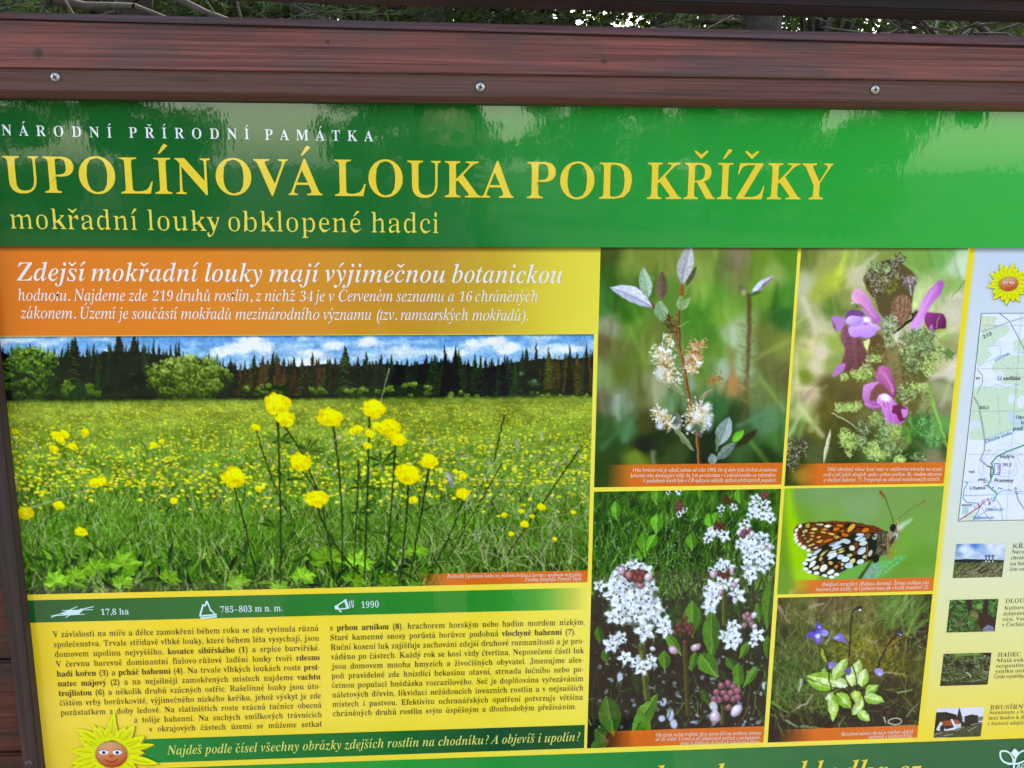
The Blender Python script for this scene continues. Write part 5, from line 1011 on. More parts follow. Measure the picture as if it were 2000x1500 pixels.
def wood(name, axis, red, dark, patch=.5, stripe=26., rough=.62, seed=0., knots=()):
    """stained softwood; the grain runs along the given world axis, with greyed weathered patches"""
    m, t, b = nodes(name); g = N(t, 'ShaderNodeNewGeometry')
    mp = N(t, 'ShaderNodeMapping'); sc = [stripe * 15] * 3; sc[axis] = stripe * .16; mp.inputs['Scale'].default_value = sc
    mp.inputs['Location'].default_value = (seed, seed * 1.7, seed * .6); t.links.new(g.outputs['Position'], mp.inputs[0])
    gr = N(t, 'ShaderNodeTexNoise'); gr.inputs['Scale'].default_value = 1.; gr.inputs['Detail'].default_value = 6; gr.inputs['Roughness'].default_value = .65; gr.inputs['Distortion'].default_value = .5
    t.links.new(mp.outputs[0], gr.inputs[0])
    mp2 = N(t, 'ShaderNodeMapping'); s2 = [19.] * 3; s2[axis] = 6.5; mp2.inputs['Scale'].default_value = s2; mp2.inputs['Location'].default_value = (seed * 3.1, 4, seed); t.links.new(g.outputs['Position'], mp2.inputs[0])
    pt = N(t, 'ShaderNodeTexNoise'); pt.inputs['Scale'].default_value = 1.; pt.inputs['Detail'].default_value = 5; pt.inputs['Roughness'].default_value = .6; t.links.new(mp2.outputs[0], pt.inputs[0])
    # broad growth rings: stretched further
    mp3 = N(t, 'ShaderNodeMapping'); s3 = [stripe * 4.2] * 3; s3[axis] = stripe * .045; mp3.inputs['Scale'].default_value = s3; mp3.inputs['Location'].default_value = (seed, 2, seed); t.links.new(g.outputs['Position'], mp3.inputs[0])
    rg = N(t, 'ShaderNodeTexNoise'); rg.inputs['Scale'].default_value = 1.; rg.inputs['Detail'].default_value = 3; rg.inputs['Distortion'].default_value = 1.2; t.links.new(mp3.outputs[0], rg.inputs[0])
    r1 = N(t, 'ShaderNodeValToRGB'); e = r1.color_ramp.elements
    l0, l1, l2 = lin(np.array(red) / 255 * .4), lin(np.array(red) / 255), lin(np.clip(np.array(red) / 255 * 1.2, 0, 1))
    e[0].position = .3; e[0].color = (*l0, 1); e[1].position = .72; e[1].color = (*l2, 1); q = e.new(.5); q.color = (*l1, 1)
    t.links.new(gr.outputs[0], r1.inputs[0])
    rr = N(t, 'ShaderNodeValToRGB'); rr.color_ramp.elements[0].position = .36; rr.color_ramp.elements[0].color = (.45, .42, .45, 1); rr.color_ramp.elements[1].position = .56; rr.color_ramp.elements[1].color = (1, 1, 1, 1); t.links.new(rg.outputs[0], rr.inputs[0])
    mu = N(t, 'ShaderNodeMixRGB', blend_type='MULTIPLY'); mu.inputs[0].default_value = .7; t.links.new(r1.outputs[0], mu.inputs[1]); t.links.new(rr.outputs[0], mu.inputs[2])
    r2 = N(t, 'ShaderNodeValToRGB'); r2.color_ramp.elements[0].position = patch - .07; r2.color_ramp.elements[0].color = (0, 0, 0, 1); r2.color_ramp.elements[1].position = patch + .09; r2.color_ramp.elements[1].color = (1, 1, 1, 1); t.links.new(pt.outputs[0], r2.inputs[0])
    # weathered wood keeps some of the grain
    dk = N(t, 'ShaderNodeValToRGB'); a, c = lin(np.array(dk_c(dark, .72)) / 255), lin(np.array(dk_c(dark, 1.25)) / 255)
    dk.color_ramp.elements[0].position = .3; dk.color_ramp.elements[0].color = (*a, 1); dk.color_ramp.elements[1].position = .7; dk.color_ramp.elements[1].color = (*c, 1); t.links.new(gr.outputs[0], dk.inputs[0])
    mx = N(t, 'ShaderNodeMixRGB'); t.links.new(r2.outputs[0], mx.inputs[0]); t.links.new(dk.outputs[0], mx.inputs[1]); t.links.new(mu.outputs[0], mx.inputs[2])
    out_ = mx.outputs[0]
    for kx, ky, kz, ks in knots:
        dn = N(t, 'ShaderNodeVectorMath', operation='SUBTRACT'); dn.inputs[1].default_value = (kx, ky, kz); t.links.new(g.outputs['Position'], dn.inputs[0])
        sn = N(t, 'ShaderNodeVectorMath', operation='MULTIPLY'); sn.inputs[1].default_value = (1 / ks, 0, 1.15 / ks); t.links.new(dn.outputs[0], sn.inputs[0])
        an = N(t, 'ShaderNodeVectorMath', operation='ADD'); t.links.new(sn.outputs[0], an.inputs[0])
        nn = N(t, 'ShaderNodeTexNoise'); nn.inputs['Scale'].default_value = 260; nn.inputs['Detail'].default_value = 4; t.links.new(g.outputs['Position'], nn.inputs[0])
        ns = N(t, 'ShaderNodeVectorMath', operation='SCALE'); ns.inputs['Scale'].default_value = .9; t.links.new(nn.outputs['Color'], ns.inputs[0]); t.links.new(ns.outputs[0], an.inputs[1])
        a2 = N(t, 'ShaderNodeVectorMath', operation='SUBTRACT'); a2.inputs[1].default_value = (.45, .45, .45); t.links.new(an.outputs[0], a2.inputs[0])
        ln_ = N(t, 'ShaderNodeVectorMath', operation='LENGTH'); t.links.new(a2.outputs[0], ln_.inputs[0])
        kr = N(t, 'ShaderNodeValToRGB'); kr.color_ramp.elements[0].position = .5; kr.color_ramp.elements[0].color = (.32, .32, .34, 1); kr.color_ramp.elements[1].position = 1.; kr.color_ramp.elements[1].color = (1, 1, 1, 1); t.links.new(ln_.outputs['Value'], kr.inputs[0])
        km = N(t, 'ShaderNodeMixRGB', blend_type='MULTIPLY'); km.inputs[0].default_value = .85; t.links.new(out_, km.inputs[1]); t.links.new(kr.outputs[0], km.inputs[2]); out_ = km.outputs[0]
    t.links.new(out_, b.inputs['Base Color'])
    b.inputs['Roughness'].default_value = rough; b.inputs['IOR'].default_value = 1.42
    bp = N(t, 'ShaderNodeBump'); bp.inputs['Distance'].default_value = 7e-4; bp.inputs['Strength'].default_value = 1.; t.links.new(gr.outputs[0], bp.inputs['Height']); t.links.new(bp.outputs[0], b.inputs['Normal'])
    return m

def dk_c(c, f):
    return [min(255, x * f) for x in c]

def simple(name, c, rough=.8, metal=0., noise=.25, scale=8., spec=.5):
    m, t, b = nodes(name); l = np.array(c, float)
    n = N(t, 'ShaderNodeTexNoise'); n.inputs['Scale'].default_value = scale; n.inputs['Detail'].default_value = 5
    g = N(t, 'ShaderNodeNewGeometry'); t.links.new(g.outputs['Position'], n.inputs[0])
    r = N(t, 'ShaderNodeValToRGB'); r.color_ramp.elements[0].position = .3; r.color_ramp.elements[1].position = .7
    r.color_ramp.elements[0].color = (*(l * (1 - noise)), 1); r.color_ramp.elements[1].color = (*np.clip(l * (1 + noise), 0, 1), 1)
    t.links.new(n.outputs[0], r.inputs[0]); t.links.new(r.outputs[0], b.inputs['Base Color'])
    b.inputs['Roughness'].default_value = rough; b.inputs['Metallic'].default_value = metal; b.inputs['Specular IOR Level'].default_value = spec
    return m

# ---------------------------------------------------------------- ground
G_GRASS = simple('meadow_grass', (.036, .052, .018), .95, noise=.5, scale=3)
G_PATH = simple('pale_gravel', (.15, .12, .085), .95, noise=.25, scale=22)

def sheet(name, x0, y0, x1, y1, z, n, mat, bump=0., **kw):
    xs = np.linspace(x0, x1, n); ys = np.linspace(y0, y1, n); X, Y = np.meshgrid(xs, ys)
    Z = np.full_like(X, z) + (np.random.default_rng(3).random(X.shape) - .5) * bump
    co = np.stack([X, Y, Z], -1).reshape(-1, 3); i = np.arange(n * n).reshape(n, n)
    f = np.stack([i[:-1, :-1], i[:-1, 1:], i[1:, 1:], i[1:, :-1]], -1).reshape(-1, 4)
    return link(name, mesh_np(name, co, f), mat, **kw)

sheet('ground', -600, -600, 600, 600, 0, 40, G_GRASS, kind='structure')
sheet('path', -30, -2.6, 30, 1.2, .004, 30, G_PATH, kind='structure')  # unseen gravel strip, added to bounce light onto the lower print

# ---------------------------------------------------------------- wooden frame and print carrier
def prism(name, prof, u0, u1, mat, parent, bev=.0015, vt=None, **kw):
    """board lying along the sign: prof = [(y metres, v mm)...] outline, u0..u1 mm; vt = extra v (mm) at the right end (tilt)"""
    bm = bmesh.new(); L = []; R_ = []
    for y, v in prof:
        a, c = (0, 0) if vt is None else vt
        L.append(bm.verts.new(W(u0, v + a, y))); R_.append(bm.verts.new(W(u1, v + c, y)))
    k = len(prof)
    bm.faces.new(L); bm.faces.new(R_[::-1])
    for i in range(k): bm.faces.new((L[i], R_[i], R_[(i + 1) % k], L[(i + 1) % k]))
    bmesh.ops.recalc_face_normals(bm, faces=bm.faces)
    if bev: bmesh.ops.bevel(bm, geom=[e for e in bm.edges], offset=bev, segments=2, affect='EDGES')
    me = bpy.data.meshes.new(name); bm.to_mesh(me); bm.free()
    return link(name, me, mat, parent, **kw)

BOARD = empty('information_board', (0, 0, 0), label='large green and yellow printed nature board in a red brown wooden frame', cat='information board')

def dv(px, py, d):        # v (mm) of a measured point lying d metres in front of the print
    return float(PV(px, py, d)[1])
def du(px, py, d):
    return float(PV(px, py, d)[0])

WR = wood('rail_wood', 0, (124, 66, 55), (86, 58, 54), patch=.41, seed=2.3, knots=((float(du(74, 104, .03)) / 1000, -.03, EYE - float(dv(74, 104, .03)) / 1000, .006), (float(du(1180, 120, .03)) / 1000, -.03, EYE - float(dv(1180, 120, .03)) / 1000, .004), (float(du(640, 82, .03)) / 1000, -.03, EYE - float(dv(640, 82, .03)) / 1000, .003)))
WC = wood('cap_wood', 0, (100, 62, 68), (76, 60, 68), patch=.5, seed=7.9)
WS = wood('strip_wood', 0, (98, 56, 47), (84, 54, 44), patch=.5, seed=11.2, stripe=34, rough=.65)
WV = wood('stile_wood', 2, (66, 42, 37), (52, 37, 30), patch=.5, seed=5.5, stripe=14, rough=.75)
WB = wood('plank_wood', 0, (96, 44, 28), (56, 32, 26), patch=.47, seed=15.1, rough=.4)
WK = wood('shaded_beam_wood', 0, (44, 20, 15), (26, 16, 15), patch=.5, seed=21.7, rough=.85)  # darker than the other boards: underside shade put into the colour

UL, UR = -620., 1060.
def tl(pxl, pyl, pxr, pyr, d):
    """v (mm) at UL and UR of the straight line through two measured points at depth d"""
    a, b_ = du(pxl, pyl, d), du(pxr, pyr, d); va, vb = dv(pxl, pyl, d), dv(pxr, pyr, d); s = (vb - va) / (b_ - a)
    return va + s * (UL - a), va + s * (UR - a)

def slat(name, top, bot, yf, yb, mat, chamf=0., bev=.0012, **kw):
    """board whose upper and lower front edges follow two measured lines; yf, yb metres in front of the print"""
    t0, t1 = top; b0, b1 = bot
    bm = bmesh.new(); rings = []
    for u, tv, bv in ((UL, t0, b0), (UR, t1, b1)):
        pts = [(-yb, tv), (-yf, tv), (-yf, bv - chamf), (-yf + chamf * .0011, bv), (-yb, bv)] if chamf else [(-yb, tv), (-yf, tv), (-yf, bv), (-yb, bv)]
        rings.append([bm.verts.new(W(u, v, y)) for y, v in pts])
    L, R_ = rings; k = len(L); bm.faces.new(L); bm.faces.new(R_[::-1])
    for i in range(k): bm.faces.new((L[i], R_[i], R_[(i + 1) % k], L[(i + 1) % k]))
    bmesh.ops.recalc_face_normals(bm, faces=bm.faces)
    if bev: bmesh.ops.bevel(bm, geom=list(bm.edges), offset=bev, segments=2, affect='EDGES')
    me = bpy.data.meshes.new(name); bm.to_mesh(me); bm.free()
    return link(name, me, mat, BOARD, **kw)

# cap board, shadow gap, rail, retaining strip (from the top)
slat('cap_board', tl(0, 23, 2000, 71, .030), tl(0, 35.5, 2000, 89, .030), .030, -.030, WC, bev=.0008)
slat('rail_core', tl(0, 33, 2000, 85, .024), tl(0, 150, 2000, 180, .024), .024, -.028, WR, bev=0)
slat('top_rail', tl(0, 40, 2000, 94.5, .030), tl(0, 131, 2000, 159, .030), .030, .0245, WR, bev=.001)
slat('retaining_strip', tl(0, 131.5, 2000, 159.5, .026), tl(0, 193, 2000, 217, .004), .026, .002, WS, chamf=7., bev=.0006)
# upper beam; the underside's shade is put into its darker wood colour
_v0 = tl(500, 3.5, 2000, 45, .0)
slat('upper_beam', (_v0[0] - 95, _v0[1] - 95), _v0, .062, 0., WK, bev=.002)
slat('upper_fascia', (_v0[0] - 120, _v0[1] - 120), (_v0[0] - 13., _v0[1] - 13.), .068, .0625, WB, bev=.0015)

# stiles beside the print
def upright(name, u0, u1, v0, v1, yf, yb, mat, bev=.0012):
    bm = bmesh.new()
    bmesh.ops.create_cube(bm, size=1.)
    bmesh.ops.scale(bm, vec=((u1 - u0) / 1000, yf - yb, (v1 - v0) / 1000), verts=bm.verts)
    bmesh.ops.translate(bm, vec=W((u0 + u1) / 2, (v0 + v1) / 2, -(yf + yb) / 2), verts=bm.verts)
    if bev: bmesh.ops.bevel(bm, geom=list(bm.edges), offset=bev, segments=2, affect='EDGES')
    me = bpy.data.meshes.new(name); bm.to_mesh(me); bm.free()
    return link(name, me, mat, BOARD)

PL, PR, PT, PB = -466., 880., -64., 806.
SD = .016
ui = -463.4
upright('stile', ui - 18.5, ui, -58, 830, SD, -.004, WV)
upright('stile', 878, 906, -56, 830, SD, -.004, WV)
upright('bottom_rail', -462, 877.4, 800, 830, .0158, -.004, WS)
# board wall behind, of horizontal planks; one joint shows left of the stile
vj = dv(4, 1290, -.006)
pitch = 118.
k = 0
for i in range(-5, 3):
    v0 = vj + i * pitch
    me = None
    o = upright('plank', UL + 4, UR - 4, v0 + 1.6, v0 + pitch - 1.6, -.0065, -.026, WB, bev=.0025)
# posts down to the ground
for u in (-575., 1015.):
    upright('post', u - 45, u + 45, -150, 1600, -.0285, -.115, WB, bev=.003)

# cross-head screws
CHR = simple('zinc', (.50, .47, .40), .42, 1., .2, 400)
CHD = simple('dark_recess', (.02, .018, .016), .6, 0, .2, 300)
RUST = simple('browned_steel', (.10, .06, .045), .5, .3, .3, 300)
def screw(px, py, d, r, ang, mat, label=None):
    u, v = du(px, py, d), dv(px, py, d)
    o = empty('screw'); o.parent = BOARD; o.location = W(u, v, -d)
    if label: o['label'] = label
    bm = bmesh.new(); n = 24; rings = [(1., .0), (1., .0007), (.86, .0014), (.45, .0021), (.0, .0023)]
    R_ = []
    for q, h in rings[:-1]: R_.append([bm.verts.new((math.cos(a) * q * r, -h, math.sin(a) * q * r)) for a in np.linspace(0, 2 * math.pi, n, endpoint=False)])
    c = bm.verts.new((0, -rings[-1][1], 0))
    for a, b_ in zip(R_, R_[1:]):
        for i in range(n): bm.faces.new((a[i], a[(i + 1) % n], b_[(i + 1) % n], b_[i]))
    for i in range(n): bm.faces.new((R_[-1][i], R_[-1][(i + 1) % n], c))
    for f in bm.faces: f.smooth = True
    bmesh.ops.recalc_face_normals(bm, faces=bm.faces)
    me = bpy.data.meshes.new('screw_head'); bm.to_mesh(me); bm.free(); link('screw_head', me, mat, o)
    bm = bmesh.new()
    for a in (ang, ang + 90):
        ca, sa = math.cos(math.radians(a)), math.sin(math.radians(a)); l, w, yy = r * .6, r * .17, -.00238 - (0 if a == ang else .00006)
        vs = [bm.verts.new((ca * p * l - sa * q * w, yy, sa * p * l + ca * q * w)) for p, q in ((-1, -.5), (-.4, -1), (.4, -1), (1, -.5), (1, .5), (.4, 1), (-.4, 1), (-1, .5))]
        bm.faces.new(vs)
    me = bpy.data.meshes.new('cross_recess'); bm.to_mesh(me); bm.free(); link('cross_recess', me, CHD, o)
    # countersink ring in the wood
    bm = bmesh.new(); A = [bm.verts.new((math.cos(a) * r * 1.28, -.0002, math.sin(a) * r * 1.28)) for a in np.linspace(0, 2 * math.pi, n, endpoint=False)]
    bm.faces.new(A); me = bpy.data.meshes.new('screw_hole'); bm.to_mesh(me); bm.free(); link('screw_hole', me, CHD, o)
screw(108, 150.5, .026, .0045, 30, CHR, 'bright silver screw near the left end of the strip')
screw(938, 170, .026, .0046, 75, CHR, 'brassy screw in the middle of the strip')
screw(1709, 175, .026, .0045, 5, CHR, 'brassy screw near the right end of the strip')
screw(56, 1491, SD, .0042, 20, RUST, 'dark brown screw low on the left stile')

# ---------------------------------------------------------------- printed sheets
SHEET_Z = {'panel': 0.}
def grid_print(name, u0, v0, u1, v1, img, y, parent, **kw):
    H, Wd = img.shape[:2]
    U, V = np.meshgrid(np.linspace(u0, u1, Wd), np.linspace(v0, v1, H))
    co = np.stack([U / 1000, np.full_like(U, -y), EYE - V / 1000], -1).reshape(-1, 3)
    i = np.arange(H * Wd).reshape(H, Wd)
    f = np.stack([i[:-1, :-1], i[1:, :-1], i[1:, 1:], i[:-1, 1:]], -1).reshape(-1, 4)
    me = mesh_np(name, co, f)
    a = me.color_attributes.new('print', 'FLOAT_COLOR', 'POINT')
    c = np.ones((H * Wd, 4), np.float32); c[:, :3] = np.maximum(lin(np.clip(img, 0, 1)) * (INK + .012) - .012, .0015).reshape(-1, 3)
    a.data.foreach_set('color', c.ravel())
    return link(name, me, PRINT, parent, **kw)

def pic_print(name, s, y, parent, **kw):
    return grid_print(name, s.u0, s.v0, s.u1, s.v1, s.img, y, parent, **kw)

def ramp(us, cols, u):
    cols = np.array(cols, float) / 255
    return np.stack([np.interp(u, us, cols[:, k]) for k in range(3)], -1)

def bg(u0, v0, u1, v1, fn, cell=4.):
    w, h = max(2, int((u1 - u0) / cell)), max(2, int((v1 - v0) / cell))
    U, V = np.meshgrid(np.linspace(u0, u1, w), np.linspace(v0, v1, h)); return fn(U, V)

# carrier: 3 mm sheet whose face is printed yellow
PANEL = upright('print_panel', PL, PR, PT, PB, 0., -.0035, simple('panel_edge', (.5, .5, .48), .4), bev=0)
def yellow(U, V):
    c = ramp([-460, -150, 170, 600], [(254, 212, 62), (254, 218, 68), (254, 230, 82), (252, 224, 76)], U)
    n = vnoise(U.shape[0], U.shape[1], 14, 20)
    return np.clip(c + (n[..., None] - .5) * np.array([.01, .02, .10]), 0, 1)
grid_print('yellow_ground', PL, PT, PR, PB, bg(PL, PT, PR, PB, yellow), .0002, PANEL)
def header(U, V):
    c = ramp([-460, -150, 0, 90, 230, 430, 640, 880], [(0, 96, 50), (0, 102, 53), (0, 116, 56), (2, 136, 62), (4, 152, 66), (6, 162, 66), (16, 172, 70), (30, 178, 70)], U + (V - 10) * -.35)
    return c
HEAD = grid_print('header_band', PL, PT, PR, 85.4, bg(PL, PT, PR, 85.4, header), .0004, BOARD)
def intro(U, V):
    c = ramp([-460, -230, -110, -10, 60, 120, 172], [(238, 122, 46), (236, 134, 48), (222, 146, 52), (206, 150, 56), (214, 172, 60), (232, 206, 68), (240, 220, 76)], U + (V - 130) * .1)
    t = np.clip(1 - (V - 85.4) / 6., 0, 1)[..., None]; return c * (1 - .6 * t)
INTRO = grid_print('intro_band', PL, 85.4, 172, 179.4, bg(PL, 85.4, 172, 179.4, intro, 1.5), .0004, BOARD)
def facts(U, V):
    c = ramp([-460, -250, -80, 60, 105, 152, 163], [(0, 96, 50), (0, 112, 52), (0, 134, 50), (0, 142, 50), (60, 162, 56), (206, 206, 80), (248, 226, 90)], U); return c
FACTS = grid_print('facts_band', PL, 479.0, 166.6, 506., bg(PL, 479, 166.6, 506, facts, 2), .0004, BOARD)
def quest(U, V):
    return ramp([-360, -250, -60, 60, 168], [(0, 140, 62), (0, 124, 58), (0, 110, 52), (0, 84, 50), (0, 88, 50)], U)
QUEST = grid_print('question_band', -372., 656.0, 168.4, 687.2, bg(-372, 656.0, 168.4, 687.2, quest, 4), .0004, BOARD)
def foot(U, V):
    return ramp([-460, -250, -80, 170, 430, 620, 880], [(0, 138, 60), (0, 140, 60), (2, 156, 64), (0, 142, 64), (0, 112, 64), (0, 102, 62), (0, 104, 60)], U)
FOOT = grid_print('footer_band', -340, 694.4, PR, PB, bg(-340, 694.4, PR, PB, foot, 4), .0004, BOARD)
grid_print('footer_start', PL, 693.6, -340.2, PB, bg(PL, 693.6, -340.2, PB, lambda U, V: ramp([-460, -340], [(150, 120, 50), (60, 130, 60)], U)), .0004, BOARD)
def side(U, V):
    c0 = ramp([85, 160, 300, 420, 520, 600, 650, 694], [(202, 210, 222), (212, 218, 226), (218, 222, 222), (224, 224, 200), (232, 226, 160), (236, 222, 128), (244, 220, 96), (248, 216, 66)], V)
    yl = ramp([85, 400, 694], [(246, 214, 40), (246, 222, 84), (248, 218, 66)], V)
    a = np.clip((U - 588.4) / 4., 0, 1)[..., None]
    c = yl * (1 - a) + c0 * a
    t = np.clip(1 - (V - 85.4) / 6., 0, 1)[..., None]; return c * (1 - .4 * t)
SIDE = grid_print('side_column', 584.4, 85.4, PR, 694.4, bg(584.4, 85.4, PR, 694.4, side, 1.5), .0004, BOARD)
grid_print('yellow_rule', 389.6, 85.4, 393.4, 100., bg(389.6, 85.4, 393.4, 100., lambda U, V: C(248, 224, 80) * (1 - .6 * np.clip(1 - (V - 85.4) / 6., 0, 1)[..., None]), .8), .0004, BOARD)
pics = {}
for nm, fn, lab in (('meadow_photo', pic_meadow, 'printed photo of a meadow full of yellow globe flowers'), ('willow_photo', pic_willow, 'printed photo of a willow twig with catkins'), ('lousewort_photo', pic_lousewort, 'printed photo of a pink lousewort flower'), ('bogbean_photo', pic_bogbean, 'printed photo of white bogbean flowers'), ('butterfly_photo', pic_butterfly, 'printed photo of an orange and brown butterfly'), ('butterwort_photo', pic_butterwort, 'printed photo of a butterwort with violet flowers')):
    pics[nm] = pic_print(nm, fn(), .0004 if nm == 'meadow_photo' else .0004, BOARD, label=lab)
for k, lab in enumerate(('small printed photo of three crosses on a hill', 'small printed photo of a forest stream', 'small printed photo of mossy rocks', 'small printed photo of a white house with red roof')):
    pics[k] = pic_print('side_photo', thumb(k), .0006, BOARD, label=lab)
MAP = pic_print('map_print', pic_map(), .0006, BOARD)

# ---------------------------------------------------------------- lettering
class Ink:
    """collects glyphs of one colour into one flat lettering mesh"""
    def __init__(s): s.items = []; s.cur = None; s.np_ = 0
    def add(s, co, tr, dy=0.):
        if len(co) == 0: return
        if s.cur is None: s.items.append([]); s.cur = s.items[-1]
        s.cur.append((co, tr, dy))
    def new(s): s.cur = None
    def line(s, runs, A, B, size, ref='x', cond=.9, track=0., fit='auto'):
        """runs: text or [(text, style)]; A, B: baseline ends in board mm; size: height of ref letter in mm"""
        s.new(); sc = size / xh(runs[0][1], ref == 'H')
        items = [(g, st) for tx, st in runs for g in tx]
        adv = np.array([glyph(g, st)[2] for g, st in items]); sp = np.array([g == ' ' for g, _ in items])
        L = math.hypot(B[0] - A[0], B[1] - A[1]) / sc
        first = glyph(*items[0])[0]; lsb = first[:, 0].min(); last = glyph(*items[-1])[0]; rsb = adv[-1] - last[:, 0].max()
        nat = adv.sum() - lsb - rsb; nt = len(items) - 1
        sx = cond; extra = 0.; tr = 0.
        if track: tr = (L - nat * sx) / nt
        else:
            gap = (L - nat * sx)
            if sp.sum() and fit == 'just' and -.06 < gap / sp.sum() < .45: extra = gap / sp.sum()
            else: sx = L / nat
        d = ((B[0] - A[0]) / L / sc, (B[1] - A[1]) / L / sc); pu = -lsb * sx
        for gi, ((g, st), a_) in enumerate(zip(items, adv)):
            co, t_, _ = glyph(g, st)
            if len(co):
                x = pu + co[:, 0] * sx; y = co[:, 1]
                s.add(np.stack([A[0] + (x * d[0] + y * d[1]) * sc, A[1] + (x * d[1] - y * d[0]) * sc], 1), t_, (gi % 2) * 1.6e-4)
            pu += a_ * sx + tr + (extra if g == ' ' else 0)
    def px(s, runs, x0, y0, x1, y1, h, **kw):
        """same with ends and height measured in the photograph's own pixels"""
        A = PV(x0, y0); B = PV(x1, y1); hh = abs(float(PV(x0, y0 - h)[1]) - float(A[1]))
        s.line(runs, (float(A[0]), float(A[1])), (float(B[0]), float(B[1])), hh, **kw)
    def poly(s, pts):
        pts = np.array(pts, float); 
        from mathutils.geometry import tessellate_polygon
        t_ = tessellate_polygon([[Vector((p[0], p[1], 0)) for p in pts]])
        s.np_ += 1; s.add(pts, np.array(t_), s.np_ * 3e-5)
    def ppoly(s, pts):
        u, v = PV([p[0] for p in pts], [p[1] for p in pts]); s.poly(np.stack([u, v], 1))
    def bar(s, x0, y0, x1, y1, w, w1=None):
        w1 = w if w1 is None else w1
        L = math.hypot(x1 - x0, y1 - y0); nx, ny = -(y1 - y0) / L / 2, (x1 - x0) / L / 2
        s.ppoly([(x0 + nx * w, y0 + ny * w), (x1 + nx * w1, y1 + ny * w1), (x1 - nx * w1, y1 - ny * w1), (x0 - nx * w, y0 - ny * w)])
    def build(s, name, col, y, parent, joined=False, **kw):
        its = [sum(s.items, [])] if joined else s.items
        return [s._one(i, name, col, y, parent, **kw) for i in its][0]
    def _one(s, it, name, col, y, parent, **kw):
        co = np.concatenate([c for c, _, _ in it]); dy = np.concatenate([np.full(len(c), d_) for c, _, d_ in it])
        off = np.cumsum([0] + [len(c) for c, _, _ in it]); tr = np.concatenate([t_ + o_ for (_, t_, _), o_ in zip(it, off)])
        a, b_, c = co[tr[:, 0]], co[tr[:, 1]], co[tr[:, 2]]
        ar = (b_[:, 0] - a[:, 0]) * (c[:, 1] - a[:, 1]) - (b_[:, 1] - a[:, 1]) * (c[:, 0] - a[:, 0])
        keep = np.abs(ar) > 1e-9; fl = ar > 0; tr = tr.copy(); tr[fl] = tr[fl][:, ::-1]; tr = tr[keep]
        co3 = np.stack([co[:, 0] / 1000, -y - dy, EYE - co[:, 1] / 1000], 1)
        return link(name, mesh_np(name, co3, tr[:, ::-1]), ink(col), parent, **kw)

# header
k = Ink()
for w, x0, y0, x1, y1 in (('NÁRODNÍ', 5, 264, 219, 269), ('PŘÍRODNÍ', 253, 269, 487, 272), ('PAMÁTKA', 518, 273, 729, 276)):
    k.px([(w, 'T')], x0, y0, x1, y1, 20.5, ref='H', track=1, cond=.92)
k.build('lettering', (238, 240, 236), .0006, HEAD)
k = Ink()
for w, x0, y0, x1, y1 in (('UPOLÍNOVÁ', 11, 375.5, 630, 381.5), ('LOUKA', 655, 382.5, 1003, 386.5), ('POD', 1029, 387, 1233, 388.5), ('KŘÍŽKY', 1263, 388.5, 1622, 389.5)):
    k.px([(w, 'T')], x0, y0, x1, y1, 71, ref='H')
k.build('title_lettering', (246, 206, 62), .0006, HEAD)
k = Ink()
for w, x0, y0, x1, y1 in (('mokřadní', 22, 446, 270, 449), ('louky', 290, 449, 430, 451), ('obklopené', 447, 451, 706, 453.5), ('hadci', 726, 453.5, 856, 455)):
    k.px([(w, 'L')], x0, y0, x1, y1, 27)
k.build('lettering', (240, 214, 82), .0006, HEAD)
# intro
k = Ink()
for w, x0, x1 in (('Zdejší', 34, 171), ('mokřadní', 179, 390), ('louky', 401, 513), ('mají', 526, 626), ('výjimečnou', 635, 870), ('botanickou', 883, 1098)):
    k.px([(w, 'BI')], x0, 548 + (x0 - 34) * .0047, x1, 548 + (x1 - 34) * .0047, 24.5)
k.px([('hodnotu. Najdeme zde 219 druhů rostlin, z nichž 34 je v Červeném seznamu a 16 chráněných', 'I')], 37, 587, 1050, 589, 15.5)
k.px([('zákonem. Území je součástí mokřadů mezinárodního významu (tzv. ramsarských mokřadů).', 'I')], 41, 621.5, 1031, 626, 15.5)
k.build('lettering', (246, 232, 216), .0006, INTRO)
# facts
k = Ink()
k.px([('17,8 ha', 'T')], 198, 1200.5, 252, 1199.5, 12.5, ref='H'); k.px([('785–803 m n. m.', 'T')], 431, 1196, 552, 1193, 13, ref='H'); k.px([('1990', 'T')], 706, 1187, 740, 1185.5, 13.5, ref='H')
k.new(); k.ppoly([(132, 1191.5), (164, 1190), (154, 1199.5), (122, 1200.5)])
for a in ((100, 1206, 152, 1184, 1.3), (100, 1203, 184, 1184, 1.5), (128, 1206, 160, 1188, 1.3), (122, 1192, 182, 1190, 1.3), (104, 1202, 166, 1199, 1.3)): k.bar(*a)
k.new()
for a in ((391, 1202, 397, 1180, 3.4), (397, 1180, 401, 1183, 3), (401, 1183, 404, 1173, 3), (404, 1173, 409, 1184, 3), (409, 1184, 412, 1193, 2.6), (412, 1190, 420, 1199, 2.6), (390, 1202.5, 424, 1199.5, 3), (392, 1206.5, 424, 1203.5, 3)): k.bar(*a)
k.new(); k.ppoly([(653, 1183), (660, 1180), (664, 1191), (668, 1193), (665, 1196), (661, 1190), (655, 1190)])
for a in ((660, 1181, 677, 1170, 2.6), (662, 1189, 680, 1187, 2.6), (674, 1170, 680, 1188, 5), (682, 1173, 684, 1186, 1.6), (686, 1171, 688.5, 1186, 1.5), (690, 1171, 690.5, 1185, 1.2)): k.bar(*a)
k.build('lettering', (214, 236, 232), .0006, FACTS)
